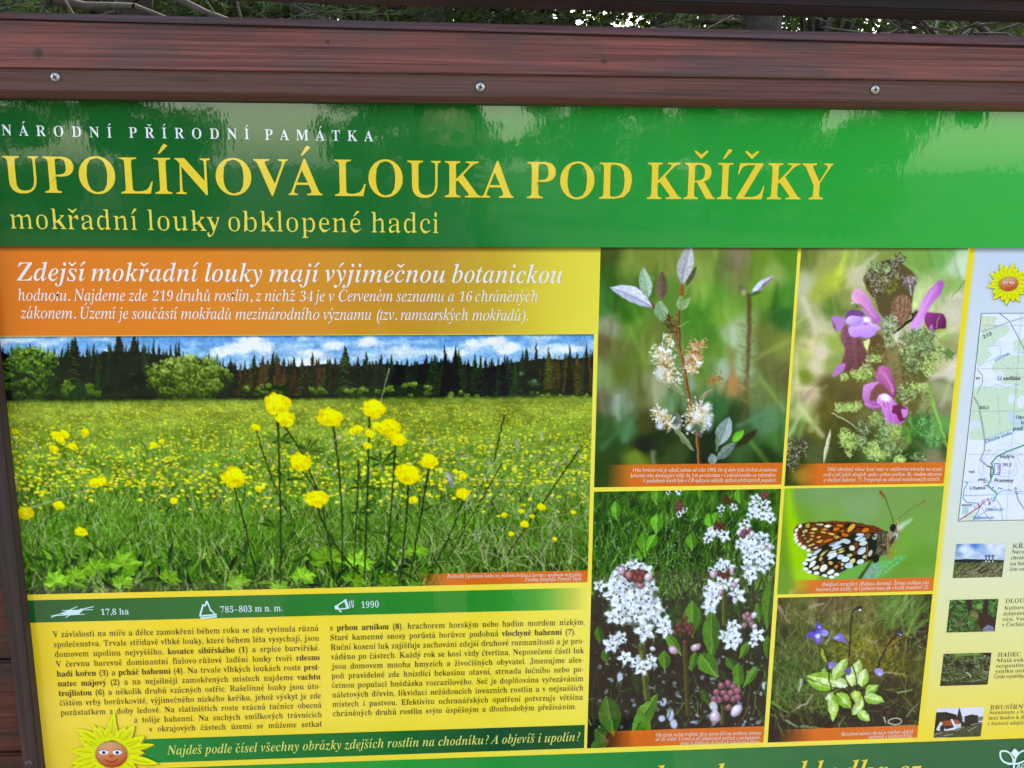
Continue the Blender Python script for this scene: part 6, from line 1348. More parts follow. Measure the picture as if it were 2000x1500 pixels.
# body text
c1 = ['V závislosti na míře a délce zamokření během roku se zde vyvinula různá', 'společenstva. Trvale střídavě vlhké louky, které během léta vysychají, jsou', 'domovem upolínu nejvyššího, *kosatce sibiřského (1)* a srpice barvířské.', 'V červnu barevně dominantní fialovo-růžové ladění louky tvoří *rdesno*', '*hadí kořen (3)* a *pcháč bahenní (4)*. Na trvale vlhkých loukách roste *prst-*', '*natec májový (2)* a na nejsilněji zamokřených místech najdeme *vachtu*', '*trojlistou (6)* a několik druhů vzácných ostřic. Rašelinné louky jsou úto-', 'čištěm vrby borůvkovité, výjimečného nízkého keříku, jehož výskyt je zde', 'pozůstatkem z doby ledové. Na slatiništích roste vzácná tučnice obecná', 'a tolije bahenní. Na suchých smilkových trávnících', 'v okrajových částech území se můžeme setkat']
c2 = ['s *prhou arnikou (8)*, hrachorem horským nebo hadím mordem nízkým.', 'Staré kamenné snosy porůstá borůvce podobná *vlochyně bahenní (7)*.', 'Ruční kosení luk zajišťuje zachování zdejší druhové rozmanitosti a je pro-', 'váděno po částech. Každý rok se kosí vždy čtvrtina. Neposečené části luk', 'jsou domovem mnoha hmyzích a živočišných obyvatel. Jmenujme ales-', 'poň pravidelně zde hnízdící bekasinu otavní, strnada lučního nebo po-', 'četnou populaci hnědáska rozrazilového. Seč je doplňována vyřezáváním', 'náletových dřevin, likvidací nežádoucích invazních rostlin a v nejsušších', 'místech i pastvou. Efektivitu ochranářských opatření potvrzuje většina', 'chráněných druhů rostlin svým úspěšným a dlouhodobým přežíváním.']
def runs(t_, reg='R', bold='B'):
    out = []
    for i, q in enumerate(t_.split('*')):
        if q: out.append((q, bold if i % 2 else reg))
    return out
k = Ink()
for i, t_ in enumerate(c1):
    v = 524.4 + i * 12.2; u0 = {9: -358.5, 10: -342.5}.get(i, -440)
    k.line(runs(t_), (u0, v), (-143.5, v + .4), 5.0, fit='just', cond=.86)
for i, t_ in enumerate(c2):
    v = 524.8 + i * 12.13; u1 = {1: 154.5, 9: 157.5}.get(i, 165.3)
    k.line(runs(t_), (-130.4, v), (u1, v + .5), 5.0, fit='just', cond=.86)
k.build('text_line', (58, 40, 20), .0006, BOARD)
# question
k = Ink(); k.px([('Najdeš podle čísel všechny obrázky zdejších rostlin na chodníku? A objevíš i upolín?', 'BI')], 327, 1473.5, 1133, 1446.5, 12.2)
k.build('lettering', (222, 226, 110), .0008, QUEST)
# footer: the web address is cut by the lower edge of the picture
k = Ink(); k.px([('www.slavkovskyles-bohledelka.cz'[-1:], 'I')], 5000, 1500, 5010, 1500, 20) if False else None
k.px([('b', 'BI')], 1276, 1540.5, 1306, 1539.5, 31); k.px([('o', 'BI')], 1312, 1539.5, 1345, 1538.5, 31); k.px([('l', 'BI')], 1393, 1537, 1412, 1536.5, 31)
k.px([('obhledelka.cz', 'BI')], 1455, 1518.5, 1796, 1510, 30) if False else None
k.px([('hl', 'BI')], 1556, 1532, 1604, 1530.5, 31); k.px([('e', 'BI')], 1610, 1530.5, 1634, 1529.5, 31); k.px([('dl', 'BI')], 1636, 1515, 1698, 1513, 31) if False else None
k.px([('dka.cz', 'BI')], 1640, 1529, 1797, 1524, 30)
k.build('address_lettering', (240, 214, 70), .0008, FOOT)
# emblem in the footer
k = Ink()
def arc(pts, w):
    for a, b_ in zip(pts, pts[1:]): k.bar(a[0], a[1], b_[0], b_[1], w)
def cubic(p0, p1, p2, p3, n=10):
    return [tuple(((1 - t_) ** 3 * np.array(p0) + 3 * (1 - t_) ** 2 * t_ * np.array(p1) + 3 * (1 - t_) * t_ * t_ * np.array(p2) + t_ ** 3 * np.array(p3))) for t_ in np.linspace(0, 1, n)]
arc(cubic((1953, 1467), (1968, 1462), (1980, 1474), (1978, 1489)), 3.4); arc(cubic((1953, 1467), (1950, 1484), (1962, 1492), (1978, 1490)), 3.4)
k.new(); arc(cubic((2008, 1464), (1992, 1462), (1981, 1474), (1980, 1489)), 3.2); arc(cubic((2008, 1464), (2011, 1480), (1996, 1490), (1979, 1490)), 3.2)
k.ppoly([(1980, 1460), (1988, 1467), (1981, 1478), (1973, 1468)]); arc([(1979, 1489), (1978, 1505), (1977, 1522)], 3.6); arc([(1966, 1491), (1990, 1490)], 2.4)
k.new(); k.px([('AGENTURA OCHRANY', 'S')], 1984, 1500, 2110, 1497, 8, ref='H', cond=1.)
k.build('plant_emblem', (226, 246, 240), .0008, FOOT)
# captions
def cap_lines(par, lines, y):
    k = Ink()
    for t_, x0, y0, x1, y1 in lines: k.px([(t_, 'BI')], x0, y0, x1, y1, 5.2)
    k.build('caption_lettering', (252, 224, 200), y, par)
cap_lines(pics['meadow_photo'], [('Rozkvetlá Upolínová louka na přelomu května a června s upolínem nejvyšším.', 873, 1128.5, 1137, 1124.5), ('Všechny fotografie Přemysl Tájek.', 1026, 1135, 1137, 1133)], .0006)
cap_lines(pics['willow_photo'], [('Vrba borůvkovitá je odtud známa od roku 1986. Do té doby byla drobná dvoudomá', 1236, 921, 1517, 920.5), ('keřovitá vrba dorůstající výšky do 1 m považována v Československu za vyhynulou.', 1231, 932, 1516, 930.5), ('V posledních letech bylo v ČR nalezeno několik dalších přežívajících populací.', 1256, 942, 1516, 940.5)], .0006)
cap_lines(pics['lousewort_photo'], [('Silně ohrožený všivec lesní roste ve smilkovém trávníku na území', 1615, 919.5, 1840, 919), ('cestě a při jejich okrajích, spolu s prhou arnikou (8), vítodem obecným', 1608, 930, 1838, 929), ('a vlochyní bahenní (7). Prosperuje na občasně narušovaných místech.', 1608, 940.5, 1836, 938.5)], .0006)
cap_lines(pics['bogbean_photo'], [('Ohrožená vachta trojlistá (6) je starou léčivou rostlinou známou', 1281, 1438, 1486, 1434), ('od 16. století. Účinná je při žaludečních potížích a nechutenství,', 1280, 1446.5, 1485, 1443), ('proto se přidávala do horkých žaludečních likérů.', 1328, 1454.5, 1484, 1451.5)], .0006)
cap_lines(pics['butterfly_photo'], [('Hnědásek rozrazilový (Melitaea diamina). Živnou rostlinou jeho', 1604, 1144.5, 1814, 1140.5), ('housenek jsou kozlíky, na Upolínové louce jde o kozlík dvoudomý (5).', 1593, 1154, 1813, 1149.5)], .0006)
cap_lines(pics['butterwort_photo'], [('Masožravá tučnice obecná je ozdobou zdejších', 1642, 1437, 1783, 1431), ('slatinných a rašelinných luk.', 1695, 1442.5, 1781, 1439)], .0006)
# side column text (it runs on past the picture's edge)
k = Ink()
def st(t_, x0, y, x1, h, sty='R', ref='x'): k.px([(t_, sty)], x0, y, x1, y - (x1 - x0) * .03, h, ref=ref)
Z = 6.523
st('KŘÍŽKY', 1780 + 1285 / Z, 1040 + 197 / Z, 2032, 8.5, 'R', 'H'); st('Národní přírodní památka', 1780 + 1275 / Z, 1040 + 268 / Z, 2100, 5); st('chrání společenstva vřesů', 1780 + 1262 / Z, 1040 + 343 / Z, 2096, 5); st('na hadcích s kuříčkou', 1780 + 1253 / Z, 1040 + 417 / Z, 2080, 5); st('ším endemitem republiky.', 1780 + 1245 / Z, 1040 + 488 / Z, 2090, 5)
st('DLOUHÁ STOKA', 1780 + 1195 / Z, 1040 + 897 / Z, 2064, 8.5, 'R', 'H'); st('Kulturní památka z doby', 1780 + 1180 / Z, 1040 + 982 / Z, 2086, 5); st('dobývání cínu v Horním Sla', 1780 + 1165 / Z, 1040 + 1055 / Z, 2086, 5); st('víru. Vodní dílo, nejdelší', 1780 + 1155 / Z, 1040 + 1125 / Z, 2080, 5); st('v Čechách stavěné stoky.', 1780 + 1148 / Z, 1040 + 1195 / Z, 2076, 5)
Z = 6.
st('HADEC', 1780 + 1008 / Z, 1250 + 195 / Z, 1780 + 1278 / Z, 8.2, 'R', 'H'); st('Malá exkurze do světa', 1780 + 998 / Z, 1250 + 258 / Z, 2072, 4.9); st('serpentinitu-hadce, do', 1780 + 988 / Z, 1250 + 322 / Z, 2072, 4.9); st('vzniku unikátní horniny', 1780 + 978 / Z, 1250 + 384 / Z, 2072, 4.9); st('České republiky.', 1780 + 968 / Z, 1250 + 447 / Z, 2001, 4.9)
st('BRUSÍRNY HADCE', 1780 + 920 / Z, 1250 + 812 / Z, 2060, 8.2, 'R', 'H'); st('Seznámení s historií brou', 1780 + 910 / Z, 1250 + 868 / Z, 2050, 4.8); st('šení hadce k dekoračním', 1780 + 900 / Z, 1250 + 932 / Z, 2050, 4.8); st('s historií zdejších brusíren.', 1780 + 890 / Z, 1250 + 997 / Z, 2052, 4.8)
k.build('side_lettering', (84, 76, 44), .0006, SIDE)
# map lettering
k = Ink(); k2 = Ink(); 
def ms(kk, t_, x0, y0, x1, y1, h, sty='S', oy=760, ref='x'): kk.px([(t_, sty)], 1780 + x0 / 5, oy + y0 / 5, 1780 + x1 / 5, oy + y1 / 5, h / 5, ref=ref, cond=1.)
ms(k, '210', 700, 908, 785, 868, 36, oy=480, ref='H'); ms(k, 'U sedláka', 838, 1312, 1060, 1308, 26, oy=480); ms(k, 'an', 625, 1303, 662, 1302, 20, oy=480)
ms(k, '835,5', 665, 194, 752, 192, 30, ref='H'); ms(k, 'Upo', 1015, 284, 1106, 284, 30, ref='H'); ms(k, 'lo', 1068, 340, 1106, 340, 34, ref='H'); ms(k, 'pod', 992, 402, 1080, 400, 28)
ms(k, 'Holý v.', 862, 674, 1004, 672, 24); ms(k, '791,5', 884, 754, 972, 752, 32, ref='H'); ms(k, 'vod.', 555, 816, 616, 816, 20); ms(k, 'pens.', 648, 892, 726, 890, 20); ms(k, 'Prameny', 808, 908, 994, 906, 26); ms(k, 'U Radnice', 566, 980, 720, 976, 22); ms(k, 'betony', 492, 1142, 590, 1138, 18)
k.build('map_lettering', (34, 34, 42), .0008, MAP)
ms(k2, 'LUČINA', 818, 1130, 958, 1060, 26, oy=480, ref='H'); ms(k2, 'Dlouhá stoka', 724, 528, 980, 436, 24); ms(k2, 'Obecní pr.', 716, 1188, 902, 1182, 20); ms(k2, 'Balbínův pr.', 604, 1270, 808, 1262, 20)
k2.build('map_lettering', (24, 120, 180), .0008, MAP)
k2 = Ink(); ms(k2, '2135', 856, 826, 862, 738, 22, ref='H'); k2.build('map_lettering', (60, 60, 150), .0008, MAP)

# ---------------------------------------------------------------- printed sunflower figures (layers of flat print)
def flat_poly(name, pts, col, y, parent):
    k = Ink(); k.ppoly(pts); return k.build(name, col, y, parent)
def flower(cx, cy, rx, ry, face_r, petals, y, parent, scale):
    root = None
    s = Ink(); sh = Ink(); d = Ink()
    r_ = random.Random(5)
    for (a, L, w, bend) in petals:
        an = math.radians(a); dx, dy = math.cos(an), -math.sin(an); nx, ny = -dy, dx
        P0 = []; P1 = []; M = []
        for t_ in np.linspace(0, 1, 9):
            ww = w * .8 * (.55 + .9 * math.sin(math.pi * min(1, t_ * .85 + .1))) * (1 - t_ ** 5 * .75) * .5
            rr = face_r * .75 + (L * .95 - face_r * .75) * t_; bx = bend * t_ * t_
            x, yy = cx + dx * rr + nx * bx, cy + dy * rr * ry / rx + ny * bx
            P0.append((x + nx * ww, yy + ny * ww)); P1.append((x - nx * ww, yy - ny * ww)); M.append((x, yy))
        s.ppoly(P0 + P1[::-1])
        sh.ppoly([(x + 2.6 * scale, y_ + 2.4 * scale) for x, y_ in P0 + P1[::-1]])
        d.ppoly([((p[0] * .25 + m[0] * .75), (p[1] * .25 + m[1] * .75)) for p, m in zip(P0[2:7], M[2:7])] + M[2:7][::-1])
    sh.build('petal_shadow_print', (176, 156, 46), y, parent, joined=True)
    p = s.build('petals', (238, 234, 26), y + .0008, parent, joined=True)
    d.build('petal_lines', (206, 204, 14), y + .0016, parent, joined=True)
    return p
FL = empty('sun_figure'); FL.parent = BOARD
pet = [(92, 84, 15, 8), (112, 62, 14, -4), (84, 62, 12, 2), (140, 88, 17, -8), (128, 70, 13, 6), (160, 74, 18, 8), (178, 84, 17, 3), (192, 88, 15, -3), (205, 92, 14, 6), (68, 62, 13, 6), (48, 74, 17, -4), (36, 60, 14, 8), (24, 76, 18, -5), (14, 88, 11, 2), (2, 66, 13, 0), (-14, 98, 14, -3), (-30, 62, 13, 3), (-50, 52, 12, 0), (-75, 54, 14, 0), (-100, 54, 13, 0), (-125, 60, 14, 2), (-145, 76, 16, -5), (104, 56, 12, 5), (150, 60, 14, 0), (56, 54, 13, 0)]
flower(219, 1470, 1., 1., 34, pet, .0008, FL, 1.)
def face(cx, cy, rx, ry, y, parent, e=1.):
    q = np.linspace(0, 2 * math.pi, 33)[:-1]
    # face disc as a small shaded print
    s = Pic(0, 0, 10, 10, .3)
    u, v = PV([cx - rx, cx + rx], [cy - ry, cy + ry]); s = Pic(float(u[0]), float(v[0]), float(u[1]), float(v[1]), .4)
    n = s.H; m = s.W; X, Y = np.meshgrid(np.linspace(-1, 1, m), np.linspace(-1, 1, n))
    rr = np.clip(1 - X ** 2 - Y ** 2, 0, 1) ** .5
    g = np.clip(.55 - .55 * Y - .15 * X, 0, 1)[..., None]
    s.img = C(206, 84, 50) * (1 - g) + C(244, 178, 120) * g; s.img *= (.78 + .22 * rr)[..., None]
    s.frame(0, 0, 1); s.img = np.ascontiguousarray(s.img)
    for sx, ex in ((-1, -.43), (1, .35)):
        s.dot(cx + ex * rx, cy - .2 * ry, 8.5 * e, 5.4 * e, 0, C(240, 240, 244)); s.dot(cx + (ex - .0) * rx, cy - .16 * ry, 3.2 * e, 3.2 * e, 0, C(60, 70, 110)); s.dot(cx + ex * rx, cy - .16 * ry, 1.6 * e, 1.6 * e, 0, C(16, 16, 30))
        s.cap([(cx + ex * rx - 8 * e, cy - .3 * ry), (cx + ex * rx, cy - .5 * ry), (cx + ex * rx + 8 * e, cy - .28 * ry)], 1.3 * e, 1.3 * e, C(110, 60, 40))
    s.dot(cx, cy + .12 * ry, 5.2 * e, 3.2 * e, 0, C(196, 96, 50)); s.cap([(cx - 12 * e, cy + .42 * ry), (cx + 1 * e, cy + .78 * ry), (cx + 13 * e, cy + .38 * ry)], 1.4 * e, 1.4 * e, C(120, 30, 24)); s.cap([(cx - 6 * e, cy + .55 * ry), (cx + 1 * e, cy + .66 * ry), (cx + 8 * e, cy + .5 * ry)], 2 * e, 2 * e, C(150, 40, 30))
    # cut to the ellipse: build only inside quads
    o = pic_print('face', s, y, parent)
    bm = bmesh.new(); bm.from_mesh(o.data); uc, vc = (s.u0 + s.u1) / 2, (s.v0 + s.v1) / 2; a, b_ = (s.u1 - s.u0) / 2, (s.v1 - s.v0) / 2
    kill = [f for f in bm.faces if ((f.calc_center_median().x * 1000 - uc) / a) ** 2 + (((EYE - f.calc_center_median().z) * 1000 - vc) / b_) ** 2 > 1]
    bmesh.ops.delete(bm, geom=kill, context='FACES'); bm.to_mesh(o.data); bm.free()
    return o
face(219, 1470.5, 33.5, 24.5, .0033, FL, 1.)
FS = empty('sun_figure'); FS.parent = BOARD
cx, cy = 1780 + 938 / 5, 480 + 368 / 5
pet2 = [(a, L * .5, w * .52, bd * .5) for a, L, w, bd in pet]
flower(cx, cy, 1., 1., 16, [(a, 38 if i % 2 else 44, 9, bd) for i, (a, L, w, bd) in enumerate([(q, 0, 0, 1.5 * (-1) ** n_) for n_, q in enumerate(range(0, 360, 19))])], .0006, FS, .8)
face(cx, cy, 16.5, 14.5, .0031, FS, .5)
if _to is not None: bpy.data.objects.remove(_to); bpy.data.curves.remove(_tc)
# ---------------------------------------------------------------- trees
LEAF = {}
def leafmat(name, c, c2, tr=.35):
    m, t, b = nodes(name)
    oi = N(t, 'ShaderNodeNewGeometry'); n = N(t, 'ShaderNodeTexNoise'); n.inputs['Scale'].default_value = 5.; n.inputs['Detail'].default_value = 8; t.links.new(oi.outputs['Position'], n.inputs[0])
    r = N(t, 'ShaderNodeValToRGB'); r.color_ramp.elements[0].position = .35; r.color_ramp.elements[1].position = .65; r.color_ramp.elements[0].color = (*c, 1); r.color_ramp.elements[1].color = (*c2, 1)
    t.links.new(n.outputs[0], r.inputs[0]); t.links.new(r.outputs[0], b.inputs['Base Color']); b.inputs['Roughness'].default_value = .6; b.inputs['Specular IOR Level'].default_value = .3
    tl_ = N(t, 'ShaderNodeBsdfTranslucent'); t.links.new(r.outputs[0], tl_.inputs[0]); mx = N(t, 'ShaderNodeMixShader'); mx.inputs[0].default_value = tr
    t.links.new(b.outputs[0], mx.inputs[1]); t.links.new(tl_.outputs[0], mx.inputs[2]); t.links.new(mx.outputs[0], t.nodes['Material Output'].inputs[0])
    return m
NEEDLE = leafmat('spruce_needles', (.03, .075, .014), (.09, .15, .03), .5)
FOLI = leafmat('leaf_green', (.05, .085, .018), (.12, .16, .035), .5)
DRY = leafmat('dry_needles', (.10, .07, .03), (.17, .12, .06), .3)
BARK = simple('bark', (.035, .026, .018), .9, noise=.5, scale=30)
TWIG = simple('twig_bark', (.045, .034, .022), .9, noise=.4, scale=60)

def tubes(segs, n=6):
    """segs: (p0, p1, r0, r1) arrays -> one mesh data"""
    co = []; fa = []; q = 0
    for p0, p1, r0, r1 in segs:
        p0, p1 = np.array(p0, float), np.array(p1, float); d = p1 - p0; d /= np.linalg.norm(d) + 1e-9
        a = np.cross(d, (0, 0, 1.) if abs(d[2]) < .9 else (1., 0, 0)); a /= np.linalg.norm(a); b_ = np.cross(d, a)
        for p, r in ((p0, r0), (p1, r1)):
            for k_ in range(n):
                an = 2 * math.pi * k_ / n; co.append(p + (a * math.cos(an) + b_ * math.sin(an)) * r)
        for k_ in range(n): fa.append((q + k_, q + (k_ + 1) % n, q + n + (k_ + 1) % n, q + n + k_))
        q += 2 * n
    return np.array(co), np.array(fa)

def needles(pts, dirs, L, w, r):
    """one slim blade per point"""
    n = len(pts); side = np.cross(dirs, r.normal(size=(n, 3))); side /= np.linalg.norm(side, axis=1)[:, None] + 1e-9
    a = pts - side * w / 2; b_ = pts + side * w / 2; tip = pts + dirs * L[:, None]
    co = np.stack([a, b_, tip + side * w * .15, tip - side * w * .15], 1).reshape(-1, 3)
    return co, np.arange(4 * n).reshape(n, 4)

def spruce_tree(seed, H=7., R=2.0, zmin=.3, nb=110, per=26, nl=.032, nw=.0048, name='spruce_tree', dens=2.3, **kw):
    r = np.random.default_rng(seed); root = empty(name, **kw)
    co, fa = tubes([((0, 0, 0), (r.normal() * .05, r.normal() * .05, H * .5), .11, .06), ((0, 0, H * .5), (0, 0, H), .06, .01)], 10)
    link('trunk', mesh_np('trunk', co, fa, True), BARK, root)
    segs = []; P = []; D = []
    for i in range(nb):
        z = zmin + (H * .97 - zmin) * (i + r.random()) / nb; an = r.random() * 6.283; L = R * (1 - z / H) ** .75 * (.7 + .5 * r.random()) + .12
        d = np.array([math.cos(an), math.sin(an), 0]); p = np.array([0, 0, z]); tipdrop = -.28 * L
        pts = [p + d * L * t_ + np.array([0, 0, tipdrop * t_ ** 1.3 + .1 * L * math.sin(t_ * 3)]) for t_ in np.linspace(0, 1, 5)]
        for a, b_, q in zip(pts, pts[1:], range(4)): segs.append((a, b_, .009 * (1 - q * .2) * (L / R + .3), .009 * (.8 - q * .2) * (L / R + .3) + .001))
        nt = int(per * dens * (L / R + .25))
        for j in range(nt):
            t_ = .15 + .85 * r.random(); b0 = p + d * L * t_ + np.array([0, 0, tipdrop * t_ ** 1.3 + .1 * L * math.sin(t_ * 3)])
            sd = r.choice([-1, 1]); dd = d * .55 + np.array([-d[1], d[0], 0]) * sd * (.7 + .3 * r.random()) + np.array([0, 0, -.25 + r.normal() * .18]); dd /= np.linalg.norm(dd)
            l2 = (.10 + .26 * r.random()) * (1.15 - t_ * .5); e = b0 + dd * l2; segs.append((b0, e, .003, .0012))
            m_ = int(l2 * 105); s_ = r.random(m_); q = b0 + (e - b0) * s_[:, None]
            nd = dd + r.normal(size=(m_, 3)) * .62; nd /= np.linalg.norm(nd, axis=1)[:, None]; P.append(q); D.append(nd)
    P = np.concatenate(P); D = np.concatenate(D)
    co, fa = tubes(segs, 4); link('branches', mesh_np('branches', co, fa), TWIG, root)
    co, fa = needles(P, D, nl * (.6 + .8 * r.random(len(P))), nw, r); link('needle_foliage', mesh_np('needle_foliage', co, fa), NEEDLE, root, kind='stuff')
    return root

def leafy_tree(seed, H=8., R=2.2, n=9000, leaf=.11, name='leafy_tree', z0=.2, **kw):
    r = np.random.default_rng(seed); root = empty(name, **kw)
    segs = [((0, 0, 0), (.05, 0, H * .35), .16, .11), ((.05, 0, H * .35), (0, .05, H * .8), .11, .03)]
    C_ = []
    for i in range(26):
        an = r.random() * 6.283; z = z0 + (H - z0) * (.05 + .9 * r.random()); q = R * math.sqrt(max(.05, 1 - ((z - H * .42) / (H * .62)) ** 2)) * (.35 + .6 * r.random())
        c = np.array([math.cos(an) * q, math.sin(an) * q, z]); C_.append((c, .45 + .6 * r.random())); segs.append(((0, 0, max(.4, z * .6)), c, .045, .01))
    link('trunk', mesh_np('trunk', *tubes(segs, 6), True), BARK, root)
    idx = r.integers(0, len(C_), n); cen = np.array([c for c, _ in C_])[idx]; rad = np.array([q for _, q in C_])[idx]
    v = r.normal(size=(n, 3)); v /= np.linalg.norm(v, axis=1)[:, None]; P = cen + v * (rad * r.random(n) ** .4)[:, None] * (1, 1, .8)
    P[:, 2] = np.maximum(P[:, 2], .1)
    D = r.normal(size=(n, 3)); D /= np.linalg.norm(D, axis=1)[:, None]
    side = np.cross(D, r.normal(size=(n, 3))); side /= np.linalg.norm(side, axis=1)[:, None]; l = leaf * (.6 + .8 * r.random(n))[:, None]
    co = np.stack([P, P + D * l * .5 + side * l * .32, P + D * l, P + D * l * .5 - side * l * .32], 1).reshape(-1, 3)
    link('crown', mesh_np('crown', co, np.arange(4 * n).reshape(n, 4)), FOLI, root, kind='stuff')
    return root

def copy_tree(src, loc, rz, sc=1., label=None):
    c = src.copy(); COL.objects.link(c); c.location = loc; c.rotation_euler = (0, 0, rz); c.scale = (sc,) * 3
    if label: c['label'] = label
    for ch in src.children:
        d = ch.copy(); COL.objects.link(d); d.parent = c
    return c

# spruces close behind the board, seen through the slot above the rail
GB = 'spruces close behind the board'
sa = spruce_tree(1, 5.2, 1.9, .5, 110, 30, label='green spruce behind the board, its sprays in the slot above the rail at the left', cat='tree', group=GB)
sa.location = (-1.15, 2.9, 0)
sb = spruce_tree(2, 6., 2.1, .5, 130, 34, label='green spruce behind the board, in the middle of the slot above the rail', cat='tree', group=GB)
sb.location = (-.05, 3.6, 0)
copy_tree(sa, (1.35, 3.1, 0), 2.2, 1.1, 'green spruce behind the board, in the right part of the slot above the rail')
GF = 'taller trees farther behind the board'
lt = leafy_tree(4, 8.5, 2.6, 45000, .085, label='leafy tree behind the spruces with sky showing through', cat='tree', group=GF)
lt.location = (-.8, 8.2, 0)
copy_tree(lt, (2.1, 8.6, 0), 1.1, 1., 'leafy tree behind the right spruce with sky showing through')
copy_tree(lt, (-3.9, 8.8, 0), 2.9, 1.1, 'leafy tree at the far left behind the board with sky showing through')
copy_tree(lt, (4.9, 9., 0), 4.1, 1.1, 'leafy tree at the far right behind the board with sky showing through')
for i, x in enumerate((-5.6, -2.9, -.6, 1.3, 3.4, 5.6)): copy_tree(lt, (x, 11.5 + 1.2 * (i % 2), 0), i * 1.7 + .5, 1.15, 'farthest leafy tree filling the gaps between the nearer crowns')
for i, (x, y, s_) in enumerate(((-2.6, 14, 1.5), (.6, 15, 1.6), (4.6, 14, 1.5), (-6.5, 15, 1.5))):
    copy_tree(sb, (x, y, 0), i * 1.3, s_, 'far dark spruce glimpsed between the nearer trees')['group'] = GF
GH = 'low leafy bushes between the spruces'
for i, (x, y, w) in enumerate(((-1.9, 4.9, 'leftmost'), (2.3, 5.1, 'rightmost'))):
    copy_tree(lt, (x, y, 0), i * 2.1, .5, w + ' of the low leafy bushes behind the spruces')['group'] = GH
# dry twigs hanging just behind the rail
def dry_branch(x, y, z, seed, span, label, lean=0., n=7):
    r = np.random.default_rng(seed); root = empty('dry_branch', (x, y, z), label=label, cat='branch', group='bare dry branches behind the rail')
    p0 = np.array([-span / 2, .02, .05 + lean]); p1 = np.array([span / 2, .0, -.05 - lean]); segs = []
    N_ = 7; P = [p0 + (p1 - p0) * t_ + np.array([0, r.normal() * .01, .02 * math.sin(t_ * 5 + seed)]) for t_ in np.linspace(0, 1, N_)]
    for i in range(N_ - 1): segs.append((P[i], P[i + 1], .009 - .001 * i, .008 - .001 * i))
    link('limb', mesh_np('limb', *tubes(segs, 7), True), TWIG, root)
    segs = []
    for j in range(n):
        t_ = r.random(); a = p0 + (p1 - p0) * t_; d = np.array([r.normal(), r.normal() * .3, r.normal() * 1.2 - .3]); d /= np.linalg.norm(d); b_ = a + d * (.08 + .12 * r.random())
        m_ = (a + b_) / 2 + r.normal(size=3) * .012; segs += [(a, m_, .0028, .002), (m_, b_, .002, .0012)]
        e = m_ + (d + r.normal(size=3) * .6) * .07; segs.append((m_, e, .0016, .001))
    link('side_twigs', mesh_np('side_twigs', *tubes(segs, 5)), TWIG, root)
    return root
def slot(px, py, dist):
    """point seen at a measured spot, dist metres behind the print"""
    u, v = float(du(px, py, -dist)), float(dv(px, py, -dist)); return u / 1000, dist, EYE - v / 1000
dry_branch(*slot(400, 8, .9), 3, .34, 'thick bare branch sloping down behind the rail at the left', .05, 5)
dry_branch(*slot(210, 14, .6), 4, .26, 'thin pale twig behind the rail near the left end', .0, 7)
dry_branch(*slot(1770, 50, .5), 5, .3, 'pale dry twigs standing behind the rail at the right', .02, 16)
dry_branch(*slot(1900, 55, .45), 6, .2, 'pale dry twigs behind the rail at the far right end', -.03, 12)

# ---------------------------------------------------------------- what the glossy print mirrors: trees across the clearing behind the photographer
GR = 'trees across the clearing, mirrored in the print'
def mirror_spot(tan_, L): return (tan_ * (L + 1.06), -1.06 - L + 1.06, 0)
r0 = leafy_tree(11, 9., 2.3, 15000, .15, label='bushy tree across the clearing, seen only as a reflection in the glossy print', cat='tree', group=GR)
r0.location = mirror_spot(-.30, 22)
rg = np.random.default_rng(5)
for tn, L, s_ in ((-.44, 23, 1.1), (-.60, 22, 1.), (-.78, 24, 1.1), (-1.0, 22, 1.), (-.30, 31, 1.), (-.05, 26, .9), (.015, 34, .9), (.17, 24, 1.), (.27, 27, 1.), (.37, 23, 1.), (.46, 25, .95), (.86, 24, 1.), (1.05, 23, 1.1), (-.075, 44, 1.), (.13, 40, 1.), (.32, 36, 1.2), (.9, 33, 1.3)):
    c = copy_tree(r0, mirror_spot(tn, L), rg.random() * 6.28, s_)
# ---------------------------------------------------------------- the photographer (mirrored faintly in the print), holding the phone behind the lens
PER = empty('person', (0, 0, 0), label='person in a dark jacket holding up a phone, mirrored in the glossy print', cat='person')
def skin_mesh(name, V, E, Rr, root=0, sub=2):
    me = bpy.data.meshes.new(name); me.from_pydata(V, E, []); o = bpy.data.objects.new(name, me); COL.objects.link(o)
    sk = o.modifiers.new('skin', 'SKIN'); 
    for i, q in enumerate(Rr): me.skin_vertices[0].data[i].radius = (q, q) if not isinstance(q, tuple) else q
    me.skin_vertices[0].data[root].use_root = True
    ss = o.modifiers.new('sub', 'SUBSURF'); ss.levels = sub; ss.render_levels = sub
    dg = bpy.context.evaluated_depsgraph_get(); m2 = bpy.data.meshes.new_from_object(o.evaluated_get(dg)); m2.name = name
    bpy.data.objects.remove(o); bpy.data.meshes.remove(me); m2.polygons.foreach_set('use_smooth', [True] * len(m2.polygons)); return m2
cx, cy = .015, -1.42
V = [(cx, cy, .95), (cx, cy, 1.10), (cx, cy + .01, 1.28), (cx, cy, 1.42), (cx, cy + .02, 1.50), (cx, cy + .04, 1.58), (cx, cy + .05, 1.68), (cx, cy + .04, 1.75)]
Rr = [(.16, .12), (.15, .11), (.18, .125), (.15, .10), (.06, .06), (.07, .08), (.085, .10), (.06, .07)]
E = [(i, i + 1) for i in range(7)]
def chain(start, pts, rad):
    p = start
    for q, w in zip(pts, rad): V.append(q); Rr.append(w); E.append((p, len(V) - 1)); p = len(V) - 1
    return p
